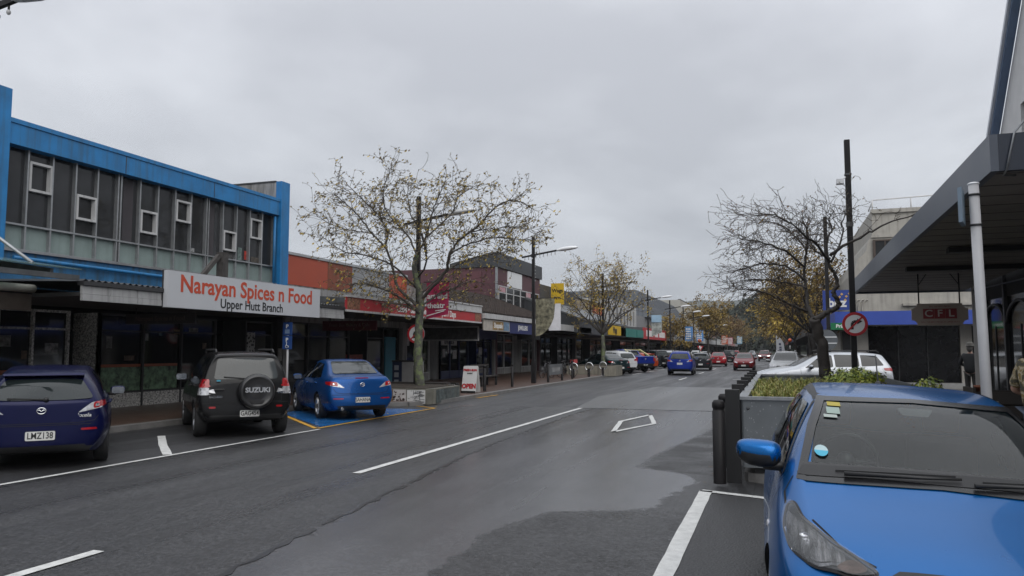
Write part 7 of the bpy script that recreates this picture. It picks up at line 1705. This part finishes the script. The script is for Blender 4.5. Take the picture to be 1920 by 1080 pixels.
def hand(mb, w, d, up, s):
    """palm and five fingers, curled; w wrist point, d pointing along the hand, up = back of the hand"""
    d = V(*d).normalized(); up = V(*up); sd = d.cross(up).normalized(); up = sd.cross(d)
    mb.tube([w, w + d * .04, w + d * .09], [.026, .038, .034], 8)
    for k, (o, l) in enumerate(((-.030, .068), (-.010, .078), (.010, .072), (.029, .056))):
        b_ = w + d * .085 + sd * o; mb.tube([b_, b_ + d * l * .45 - up * .008, b_ + d * l * .8 - up * .025, b_ + d * l * .9 - up * .05], [.0095, .009, .008, .007], 6)
    b_ = w + d * .03 - sd * .035 * s; mb.tube([b_, b_ + d * .03 - sd * .025 * s, b_ + d * .062 - sd * .03 * s - up * .012], [.012, .010, .008], 6)
def person(label, loc, rz, arm, cloth, hat=None, hair=None, sleeve=True):
    """arm: per side (elbow, wrist) in local metres; faces local +Y"""
    p = thing('person', label, 'person', loc, rz)
    N_ = dict(pelvis=((0, 0, .96), (.125, .09)), spine=((0, -.01, 1.12), (.125, .09)), chest=((0, -.01, 1.32), (.165, .11)), neck0=((0, 0, 1.48), .062), neck=((0, .01, 1.54), .055), head0=((0, .03, 1.60), (.062, .078)), head1=((0, .03, 1.68), (.077, .098)), head2=((0, .02, 1.745), (.06, .075)))
    E = [('pelvis', 'spine'), ('spine', 'chest'), ('chest', 'neck0'), ('neck0', 'neck'), ('neck', 'head0'), ('head0', 'head1'), ('head1', 'head2')]
    for s, nm in ((-1, 'L'), (1, 'R')):
        el, wr = arm[0 if s < 0 else 1]
        N_['sh' + nm] = ((s * .17, 0, 1.42), .06); N_['el' + nm] = (el, .042); N_['wr' + nm] = (wr, .027); E += [('chest', 'sh' + nm), ('sh' + nm, 'el' + nm), ('el' + nm, 'wr' + nm)]
        N_['hip' + nm] = ((s * .09, 0, .90), .085); N_['kn' + nm] = ((s * .10, .015, .50), .056); N_['an' + nm] = ((s * .11, -.01, .09), .04); N_['toe' + nm] = ((s * .12, .15, .04), (.04, .03)); E += [('pelvis', 'hip' + nm), ('hip' + nm, 'kn' + nm), ('kn' + nm, 'an' + nm), ('an' + nm, 'toe' + nm)]
    mb = skin_mesh(N_, E, [M_SKIN], 'body', p)
    for s, nm in ((-1, 'L'), (1, 'R')):
        el, wr = V(*N_['el' + nm][0]), V(*N_['wr' + nm][0]); hand(mb, wr, wr - el, (0, 0, 1), s)
        mb.sphere((s * .078, .03, 1.665), .026, 8, 6, 0, (.4, .7, 1.2)); mb.sphere((s * .03, .108, 1.68), .011, 8, 6, 1)
    mb.tube([(0, .115, 1.69), (0, .142, 1.645), (0, .118, 1.64)], [.008, .015, .010], 6); mb.tube([(-.025, .112, 1.615), (0, .118, 1.613), (.025, .112, 1.615)], .006, 5, 2)
    part(p, 'body', mb, [M_SKIN, M_INK, mat('lips', (.3, .12, .1), .5)], False)
    top, leg, shoe = cloth
    J = dict(hem=((0, -.005, .82), (.21, .17)), waist=((0, -.01, 1.10), (.19, .15)), chest=((0, -.01, 1.32), (.195, .135)), col=((0, -.005, 1.46), (.085, .08)))
    JE = [('hem', 'waist'), ('waist', 'chest'), ('chest', 'col')]
    for s, nm in ((-1, 'L'), (1, 'R')):
        el, wr = V(*N_['el' + nm][0]), V(*N_['wr' + nm][0]); J['s' + nm] = ((s * .175, -.005, 1.415), .082); J['e' + nm] = (el, .066) if sleeve else (V(s * .17, 0, 1.41) + (el - V(s * .17, 0, 1.41)) * .9, .070); JE += [('chest', 's' + nm), ('s' + nm, 'e' + nm)]
        if sleeve: J['w' + nm] = (el + (wr - el) * .93, .048); JE += [('e' + nm, 'w' + nm)]
    part(p, 'jacket' if sleeve else 'shirt', skin_mesh(J, JE, [top], 'j', p), top, False)
    T = dict(w=((0, 0, .96), (.165, .125)),); TE = []
    for s, nm in ((-1, 'L'), (1, 'R')): T['h' + nm] = ((s * .095, 0, .84), .105); T['k' + nm] = ((s * .10, .015, .50), .078); T['a' + nm] = ((s * .11, -.01, .10), .065); TE += [('w', 'h' + nm), ('h' + nm, 'k' + nm), ('k' + nm, 'a' + nm)]
    part(p, 'trousers', skin_mesh(T, TE, [leg], 't', p), leg, False)
    for s in (-1, 1): part(p, 'shoe', skin_mesh(dict(a=((s * .11, -.04, .055), .052), b=((s * .115, .06, .05), (.052, .045)), c=((s * .12, .17, .04), (.045, .035))), [('a', 'b'), ('b', 'c')], [shoe], 'sh', p), shoe, False)
    if hat:
        part(p, 'hat', MB().lathe([(.135, 1.705), (.128, 1.712), (.104, 1.715), (.102, 1.76), (.09, 1.80), (.05, 1.822), (.001, 1.825)], 20, Matrix.Translation((0, .025, 0)) @ Matrix.Scale(1.15, 4, (0, 1, 0)) @ Matrix.Translation((0, 0, 0))), hat, False)
    if hair: part(p, 'hair', MB().sphere((0, .012, 1.70), .105, 14, 10, 0, (.93, 1.1, 1.05)).sphere((0, -.05, 1.62), .085, 12, 8, 0, (1, .7, 1.3)), hair, False)
    return p
pp = at(1824, 770, 23.5)
person('person in a dark jacket and grey cap standing by the cafe windows', (pp.x, pp.y, .12), R(-25), (((-.30, .04, 1.17), (-.20, .24, 1.08)), ((.30, .04, 1.17), (.20, .24, 1.08))), (mat('charcoal jacket', (.022, .023, .026), .8, var=.2), mat('dark grey trousers', (.05, .048, .046), .8), M_INK), mat('grey tweed cap', (.12, .115, .105), .9, var=.4, vscale=40), mat('grey hair', (.09, .085, .08), .8))
m = mat('camouflage cloth', (.20, .17, .10), .85); t = m.node_tree; b = t.nodes['Principled BSDF']; co = t.nodes.new('ShaderNodeTexCoord'); vo = t.nodes.new('ShaderNodeTexNoise'); vo.inputs['Scale'].default_value = 13; vo.inputs['Detail'].default_value = 2; t.links.new(co.outputs['Object'], vo.inputs[0])
rp = t.nodes.new('ShaderNodeValToRGB'); rp.color_ramp.interpolation = 'CONSTANT'; e = rp.color_ramp.elements; e[0].color = (.055, .05, .035, 1); e[1].position = .44; e[1].color = (.16, .13, .06, 1); q = e.new(.52); q.color = (.34, .29, .21, 1); q = e.new(.60); q.color = (.20, .14, .05, 1); t.links.new(vo.outputs[0], rp.inputs[0]); t.links.new(rp.outputs[0], b.inputs['Base Color'])
pp = at(1953, 800, 8.8)
person('person in a camouflage shirt with a bare forearm at the right edge', (pp.x, pp.y, .12), R(-50), (((-.33, .02, 1.10), (-.22, .27, 1.03)), ((.32, .02, 1.12), (.2, .25, 1.1))), (m, mat('faded jeans', (.08, .10, .14), .8, var=.2), M_INK), None, mat('brown hair', (.05, .03, .02), .7, var=.3), False)
tb = thing('timber_planter', 'dark timber planter box with terracotta pots outside the cafe', 'planter', (3.2, 12.7, .12)); 
mb = MB()
for k in range(5): mb.box(2.65, 4.2, 12.5, 12.54, .18 + k * .19, .35 + k * .19).box(2.65, 4.2, 13.0, 13.04, .18 + k * .19, .35 + k * .19)
part(tb, 'slats', mb, mat('dark stained timber', (.022, .016, .013), .6, var=.3)); part(tb, 'end_boards', MB().box(2.62, 2.66, 12.46, 13.08, .12, 1.16).box(4.19, 4.23, 12.46, 13.08, .12, 1.16), mat('dark stained timber', (.022, .016, .013), .6)); B(tb, 'soil', 2.67, 4.18, 12.56, 12.98, .2, 1.0, M_SOIL)
for lb, x in (('small terracotta pot at the left on the timber planter', 2.8), ('small terracotta pot in the middle of the timber planter', 3.35)):
    single('plant_pot', MB().lathe([(.001, .0), (.07, .0), (.10, .16), (.11, .16), (.11, .19), (.09, .19), (.085, .14), (.001, .14)], 14, Matrix.Translation((x, 12.75, 1.0))), mat('terracotta', (.22, .08, .045), .8), lb, 'pot', (x, 12.75, 1.0), 'terracotta pots')
bt = thing('bench', 'plain pale bench near the standing person under the verandah', 'bench', (3.9, 21, .12)); part(bt, 'seat', MB().box(3.3, 4.6, 20.9, 21.3, .62, .68), mat('pale bench', (.22, .20, .16), .6)); 
for x in (3.4, 4.4): part(bt, 'leg', MB().box(x, x + .08, 20.95, 21.25, .12, .62), M_BLACK)

# ------------------------------------------------------------------ vehicles
random.seed(5)
def head(hx, hy): return math.atan2(-hx, hy)
HB = head(-.72, .69)                                  # nose-in angle of the left-hand bays
P_SKY = paint('bright blue paint', (.0015, .105, .335), .28, .70, .45)
P_NAVY = paint('dark navy paint', (.004, .006, .042), .25, .3)
P_BLK = paint('black paint', (.010, .010, .011), .25, .1)
P_BLUE = paint('mid blue paint', (.006, .060, .22), .28, .45)
P_GRN = paint('dark green paint', (.012, .028, .032), .28, .4); P_WHT = paint('white paint', (.52, .53, .54), .28, .0)
P_ROYAL = paint('royal blue paint', (.010, .030, .24), .28, .35); P_ORG = paint('orange red paint', (.36, .055, .018), .3, .2)
P_GREY = paint('graphite paint', (.028, .030, .036), .28, .5); P_RED = paint('crimson paint', (.23, .008, .014), .28, .3); P_MAR = paint('maroon red paint', (.16, .010, .014), .28, .3)
P_SIL = paint('silver white paint', (.50, .52, .55), .28, .35)

# near bright blue hatchback, nose to the camera
nc, nb = make_car(SP_NEAR, 'parked_car', 'bright blue hatchback facing the camera with rain drops, nearest car on the right', 'car', (.72, 3.55 + 1.97, 0), PI, None, None, 3, P_SKY, True)
nc.rotation_euler = (R(0), R(-2.8), PI - R(-1.0))
Ln = SP_NEAR['L']; S = lambda s: Ln / 2 - s
P = lambda nm, mb, mats, par=None: part(par or nc, nm, mb, mats, False)
M_FRIT = mat('black glass border', (.008, .008, .009), .25, var=.15)
mb = MB()
def tband(pts_out, pts_in):
    """border band on the windscreen, seen from the front"""
    n = len(pts_out); den_o = []; den_i = []
    for k in range(n):
        a, b_ = V(*pts_out[k]), V(*pts_out[(k + 1) % n]); c, d = V(*pts_in[k]), V(*pts_in[(k + 1) % n])
        for j in range(14): t = j / 14; den_o.append(a + (b_ - a) * t); den_i.append(c + (d - c) * t)
    row = []
    for a, b_ in zip(den_o, den_i):
        r_ = []
        for q in (a, (a + b_) / 2, b_):
            h, nrm, _, _ = nb.ray_cast(V(q.x, 6, q.y), V(0, -1, 0)); r_.append(None if h is None else h + V(0, .006, .004))
        row.append(r_)
    m_ = len(row)
    for k in range(m_):
        for c in range(2):
            q = [row[k][c], row[k][c + 1], row[(k + 1) % m_][c + 1], row[(k + 1) % m_][c]]
            if all(p is not None for p in q): mb.add(q, [(0, 1, 2, 3)], 0, True)
tband([(-.70, .965), (0, .985), (.70, .965), (.62, 1.22), (.545, 1.375), (0, 1.39), (-.545, 1.375), (-.62, 1.22)], [(-.635, 1.045), (0, 1.06), (.635, 1.045), (.575, 1.22), (.51, 1.352), (0, 1.37), (-.51, 1.352), (-.575, 1.22)])
P('windscreen_border', mb, M_FRIT)
for nm, poly, c in (('sticker', [(-.495, 1.325), (-.42, 1.325), (-.42, 1.345), (-.495, 1.345)], (.38, .31, .03)), ('sticker', [(-.505, 1.285), (-.43, 1.285), (-.43, 1.318), (-.505, 1.318)], (.26, .34, .30)), ('sticker', [(-.525, 1.265), (-.45, 1.265), (-.45, 1.280), (-.525, 1.280)], (.33, .38, .35))):
    P(nm, patch(nb, [(-a, z) for a, z in poly] if True else poly, 'f', 1, .007, .03), mat('sticker %.2f' % c[0], c, .5, var=.1))
ov = [(.560 + .036 * math.cos(2 * PI * k / 20), 1.10 + .026 * math.sin(2 * PI * k / 20)) for k in range(20)]
P('sticker', patch(nb, ov, 'f', 1, .007, .02), mat('pale oval sticker', (.34, .46, .48), .5)); P('sticker', patch(nb, [q for q in ov if q[1] <= 1.10], 'f', 1, .0085, .02), mat('turquoise sticker', (.05, .34, .48), .5))
# cabin
mb = MB(); mb.box(-.70, .70, S(1.75), S(.98), .80, .965, 0, .04).box(-.62, -.15, S(1.85), S(1.55), .78, .93, 0, .04); P('dashboard', mb, mat('dark dashboard', (.085, .085, .085), .7, var=.2))
mb = MB(); c = V(.36, S(1.92), .97); u = V(0, .30, .95).normalized(); w = V(1, 0, 0)
mb.tube([c + (w * math.cos(2 * PI * k / 28) + u * math.sin(2 * PI * k / 28)) * .185 for k in range(29)], .016, 8, 0, False); mb.tube([c - w * .18, c, c + w * .18], .018, 6); mb.tube([c, c - u * .18], .018, 6); mb.sphere(c, .06, 10, 8); P('steering_wheel', mb, M_TRIM)
for x in (-.36, .36):
    mb = MB(); mb.box(x - .24, x + .24, S(2.75), S(2.25), .35, .55, 0, .05).box(x - .23, x + .23, S(2.86), S(2.72), .5, 1.10, 0, .05).box(x - .12, x + .12, S(2.87), S(2.78), 1.12, 1.30, 0, .04); P('seat', mb, M_SEAT)
mb = MB(); mb.box(-.62, .62, S(3.35), S(3.2), .5, 1.05, 0, .05); P('rear_seat', mb, M_SEAT)
P('cabin_floor', MB().box(-.72, .72, S(3.4), S(1.0), .28, .33), M_SEAT)
mb = MB(); mb.box(-.06, .06, S(2.02), S(1.96), 1.28, 1.34, 0, .02).bar((0, S(1.99), 1.34), (0, S(1.95), 1.37), .02); P('rear_view_mirror', mb, M_TRIM)
mb = MB(); mb.prism(roundpoly([(-.07, 0), (.07, 0), (.10, .085), (-.10, .085)], .02), (0, 0, 0), (1, 0, 0), (0, -.62, .5), (0, 1, 0), .002)
h, *_ = nb.ray_cast(V(0, 6, 1.33), V(0, -1, 0)); mb.v = [(x, y + h.y - .005, z + 1.30) for x, y, z in mb.v]; P('sensor_pod', mb, M_FRIT)
# wipers
def wind(x, z, o=.02): h, *_ = nb.ray_cast(V(x, 6, z), V(0, -1, 0)); return (h if h else V(x, 1, z)) + V(0, o, o)
mb = MB(); mb.tube([wind(.46, 1.0), wind(.1, 1.012), wind(-.10, 1.02)], [.012, .009, .007], 6); mb.bar(wind(.50, 1.015, .010), wind(-.08, 1.035, .010), .010, .012); P('wiper', mb, M_TRIM)
mb = MB(); mb.tube([wind(-.15, 1.0), wind(-.4, 1.01), wind(-.55, 1.015)], [.012, .009, .007], 6); mb.bar(wind(-.20, 1.02, .010), wind(-.58, 1.03, .010), .010, .012); P('wiper', mb, M_TRIM)
# cowl, hood edge and headlamps
P('cowl', patch(nb, [(-.69, .985), (-.3, 1.0), (.3, 1.0), (.69, .985), (.66, 1.03), (.3, 1.045), (-.3, 1.045), (-.66, 1.03)], 'f', 1, .008, .04), M_TRIM)
M_REFL = mat('lamp reflector', (.55, .56, .58), .18, .85, var=.85, vscale=10, stretch=(6, .8, 1)); M_DKL = mat('dark lamp housing', (.035, .036, .038), .25, .3, var=.3)
for sd in (-1, 1):
    def tp(pts): return [(sd * x, S(s)) for x, s in pts]
    outl = [(.38, .13), (.50, .10), (.65, .20), (.745, .40), (.772, .64), (.750, .82), (.715, .78), (.68, .57), (.58, .37), (.46, .23)]
    hl = P('headlight', patch(nb, roundpoly(tp(outl), .07), 't', 1, .004, .03), M_DKL)
    P('reflector', patch(nb, roundpoly(tp([(.52, .195), (.64, .22), (.73, .40), (.757, .62), (.745, .74), (.695, .57), (.595, .36), (.52, .26)]), .05), 't', 1, .010, .022), M_REFL, hl)
    P('indicator', patch(nb, roundpoly(tp([(.43, .155), (.50, .125), (.575, .17), (.51, .225), (.47, .215)]), .04), 't', 1, .011, .02), mat('lamp clear amber', (.24, .17, .14), .2, .5, var=.4, vscale=20), hl)
    for (x, s, r_, m_) in ((.675, .44, .035, M_REFL), (.50, .175, .018, M_AMBER)):
        h, nrm, _, _ = nb.ray_cast(V(sd * x, S(s), 5), V(0, 0, -1))
        if h: P('bulb', MB().sphere(h + V(0, .0, .004), r_, 14, 8, 0, (1, 1, .45)), m_, hl)
    P('lamp_cover', patch(nb, roundpoly(tp(outl), .07), 't', 1, .018, .03), clear_glass('lamp cover glass', (.9, .9, .92), (.005, .02)), hl)
    mb = MB(); strip(nb, roundpoly(tp(outl), .07), 't', 1, .012, .012, mb, 0, True); P('lamp_edge', mb, M_TRIM, hl)
    ed = MB(); strip(nb, tp([(.53, .185), (.63, .205), (.73, .39), (.757, .60)]), 't', 1, .02, .014, ed); P('chrome_edge', ed, M_CHROME, hl)
mb = MB(); strip(nb, [(-.36, S(.10)), (-.30, S(.16)), (.30, S(.16)), (.36, S(.10))], 't', 1, .05, .006, mb); P('grille_edge', mb, M_TRIM)
for sd in (-1, 1):
    q = MB(); strip(nb, [(S(1.24), .955), (S(1.9), 1.375), (S(2.5), 1.40), (S(3.2), 1.37)], 's', sd, .02, .006, q); P('window_trim', q, M_TRIM)
    q = MB(); strip(nb, [(sd * .555, S(1.9)), (sd * .55, S(2.4)), (sd * .54, S(3.2))], 't', 1, .03, .004, q); P('roof_channel', q, M_TRIM)
    q = MB(); strip(nb, [(S(1.25), .945), (S(2.0), .962), (S(3.2), 1.0)], 's', sd, .016, .006, q); P('belt_trim', q, M_CHROME)
    q = MB(); h, *_ = nb.ray_cast(V(sd * 3, S(1.06), .70), V(-sd, 0, 0)); q.sphere(h, .022, 10, 8, 0, (.5, 1.5, 1)); P('side_repeater', q, M_CLEAR)
mb = MB(); mb.tube([(0, S(3.25), 1.42), (0, S(3.45), 1.66)], [.008, .003], 6); mb.sphere((0, S(3.24), 1.425), .03, 8, 6); P('aerial', mb, M_TRIM)

# left-hand bays
def cpos(x, y): return (x, y, 0)
hb, bvh = make_car(SP_HATCH, 'parked_car', 'dark navy hatchback parked nose in at the far left with plate LMZ138', 'car', cpos(-11.41, 9.72), HB, 'LMZ138', 'cars parked along the left kerb', 2, P_NAVY)
for txt, x, z, sz in (('Axela', .52, .765, .075), ):
    h, *_ = bvh.ray_cast(V(x, -6, z), V(0, 1, 0)); letters(hb, txt, sz, (x, h.y - .006, z), (1, 0, 0), (.25, 0, 1), M_CHROME, .002, 1.2, .003, world=False, name='badge')
part(hb, 'badge_plate', MB().box(.50, .57, -2.185, -2.18, .71, .725), M_CHROME, False)
sv, bvh = make_car(SP_SUV, 'parked_car', 'black four wheel drive with SUZUKI spare wheel cover parked nose in', 'car', cpos(-11.29, 14.03), HB, 'GAG454', 'cars parked along the left kerb', 2, P_BLK)
Mx = Matrix.Translation((.16, -2.20, .90)) @ Matrix.Rotation(PI / 2, 4, 'X')
sw = part(sv, 'spare_wheel', MB().lathe([(.28, .0), (.33, .03), (.34, .10), (.33, .17), (.312, .215), (.29, .225), (.262, .222), (.246, .213), (.10, .232), (.001, .235)], 40, Mx), mat('spare wheel cover', (.016, .016, .017), .32, var=.15, coat=.3), False)
letters(sw, 'SUZUKI', .128, (.16, -2.442, .93), (1, 0, 0), Zu, mat('silver lettering', (.45, .46, .48), .3, .4), .004, 1.05, .006, world=False)
part(sw, 'handle_scoop', MB().prism(roundpoly([(-.14, 0), (.14, 0), (.10, -.07), (-.10, -.07)], .03), (.16, -2.437, .74), (1, 0, 0), (0, 0, 1), (0, -1, 0), .004), M_TRIM, False)
for txt, x, z in (('ESCUDO', -.56, .80), ('4WD', .66, .86)):
    h, *_ = bvh.ray_cast(V(x, -6, z), V(0, 1, 0)); letters(sv, txt, .055, (x, h.y - .006, z), (1, 0, 0), Zu, M_CHROME, .001, 1.1, .003, world=False, name='badge')
part(sv, 'tail_handle', MB().box(-.60, -.42, -2.235, -2.19, .93, .96, 0, .01), M_TRIM, False)
part(sv, 'blue_sticker', MB().box(-.56, -.49, -2.19, -2.185, 1.10, 1.125), mat('turquoise sticker', (.05, .34, .48), .5), False)
sd_, bvh = make_car(SP_SEDAN, 'parked_car', 'mid blue sedan parked on the blue painted bay with plate SAHANA', 'car', cpos(-11.17, 18.16), HB, 'SAHANA', 'cars parked along the left kerb', 2, P_BLUE)
part(sd_, 'exhaust', MB().tube([(-.50, -2.25, .30), (-.50, -2.37, .29)], .035, 12), M_CHROME, False)
h, *_ = bvh.ray_cast(V(0, 0 - 1.95, 5), V(0, 0, -1)); mb = MB(); mb.box(-.16, .16, -2.235, -2.225, 1.01, 1.03); part(sd_, 'brake_light', mb, M_RED, False)
wg, _ = make_car(SP_WAGON, 'parked_car', 'silver white wagon seen from its side behind the rounded shrub', 'car', (1.55, 31.2, 0), head(-.97, -.24), 'EKH731', None, 2, P_SIL); wg.scale = (1, 1, 1.08)
cx, _ = make_car(SP_CROSS, 'moving_car', 'red and black crossover driving towards the camera far down the street', 'car', (-1.7, 124, 0), PI, None, 'cars driving on the street', 1, P_MAR)
ut, _ = make_car(SP_UTE, 'parked_pickup', 'royal blue pickup with pale sports bar parked beyond the low wall', 'pickup', cpos(-11.25, 60.2), HB, 'KJB802', 'cars parked along the left kerb', 1, P_ROYAL)
mb = MB()
for s in (-1, 1): mb.bar((s * .70, -.95, 1.72), (s * .78, -2.05, 1.24), .10, .09)
mb.bar((-.70, -.97, 1.70), (.70, -.97, 1.70), .08, .08); part(ut, 'sports_bar', mb, mat('pale sports bar', (.55, .50, .22), .35, .3), False)

SW = lambda p0, p1: {p0: p1}
def car(src, p0, p1, label, x, y, rz, group, plates=True, name=None):
    c = dup(src, (x, y, 0), rz, label, group, {p0: p1})
    if name: c.name = name
    for ch in list(c.children):                     # a copied plate keeps no lettering: each car has its own number
        if ch.name.startswith('number_plate'):
            for g in list(ch.children): bpy.data.objects.remove(g)
        if ch.name.startswith(('badge', 'exhaust')): 
            bpy.data.objects.remove(ch)
    return c
GP = 'cars parked along the left kerb'; GM = 'cars driving on the street'; GR = 'cars parked along the right kerb'
car(sd_, P_BLUE, P_GRN, 'dark green sedan parked just beyond the low wall planter', -11.5, 53.0, HB, GP)
car(cx, P_MAR, P_WHT, 'white crossover parked between the green sedan and blue pickup', -11.6, 56.4, HB, GP, name='parked_car')
car(hb, P_NAVY, P_ORG, 'orange red hatchback parked half hidden beyond the blue pickup', -11.5, 66.5, HB, GP)
car(sv, P_BLK, P_GREY, 'dark four wheel drive with roof rails parked beyond the orange car', -11.5, 74, HB, GP)
car(cx, P_MAR, P_SIL, 'silver crossover parked beyond the dark four wheel drive', -11.4, 79.5, HB, GP, name='parked_car')
car(wg, P_SIL, P_WHT, 'white wagon parked beyond the silver crossover', -11.3, 86, HB, GP)
car(hb, P_NAVY, P_GREY, 'small grey hatchback parked far along the left kerb', -11.3, 92, HB, GP)
car(cx, P_MAR, P_WHT, 'long white high roofed car farther along the left kerb', -10.6, 112, 0, GP, name='parked_car')
car(sd_, P_BLUE, P_SIL, 'silver sedan farthest along the left kerb', -10.4, 124, 0, GP)
car(wg, P_SIL, P_ROYAL, 'royal blue wagon driving away in the left lane', -6.25, 54.9, R(3), GM, name='moving_car')
car(hb, P_NAVY, P_GREY, 'graphite hatchback driving away ahead of the blue wagon', -6.05, 67.6, R(3), GM, name='moving_car')
car(sd_, P_BLUE, P_RED, 'crimson sedan driving away ahead of the graphite hatchback', -5.75, 83.5, R(4), GM, name='moving_car')
car(sv, P_BLK, P_GREY, 'dark four wheel drive driving away ahead of the crimson sedan', -5.35, 96, R(4), GM, name='moving_car')
car(cx, P_MAR, P_RED, 'red crossover at the head of the queue driving away', -5.5, 112, R(2), GM, name='moving_car')
rc = car(sd_, P_BLUE, P_MAR, 'maroon red sedan driving towards the camera in the right lane', -2.55, 68.3, PI, GM, name='moving_car')
car(wg, P_SIL, P_WHT, 'small white wagon approaching far down the street', -2.2, 190, PI, GM, name='moving_car')
car(hb, P_NAVY, P_SIL, 'small silver hatchback driving away far down the street', -6.0, 215, 0, GM, name='moving_car')
car(cx, P_MAR, P_WHT, 'white crossover parked facing the camera behind the silver wagon', .55, 48.5, PI + R(-4), GR, name='parked_car')
car(wg, P_SIL, P_GREY, 'dark wagon parked on the right beyond the white feather flag', .9, 112, PI, GR)
car(sd_, P_BLUE, P_SIL, 'pale sedan parked on the right far down the street', .9, 126, PI, GR)
for ch in cx.children:
    if ch.name.startswith('headlight'):
        for sl_ in ch.material_slots: sl_.link = 'OBJECT'; sl_.material = mat('lit headlamp', (.6, .6, .6), .2, emit=(1, .97, .92), estr=2.2)
# Drizzly air: one closed box round the whole scene, the sky outside it
hzm = bpy.data.materials.new('drizzle haze'); hzm.use_nodes = True; t = hzm.node_tree; t.nodes.clear()
o_ = t.nodes.new('ShaderNodeOutputMaterial'); pv = t.nodes.new('ShaderNodeVolumePrincipled'); pv.inputs['Color'].default_value = (.90, .93, .97, 1); pv.inputs['Density'].default_value = .0002; pv.inputs['Anisotropy'].default_value = .2
t.links.new(pv.outputs[0], o_.inputs['Volume'])
hb_ = struct('haze', MB().box(-1550, 1550, -350, 2250, -3.2, 190), hzm, 'stuff')
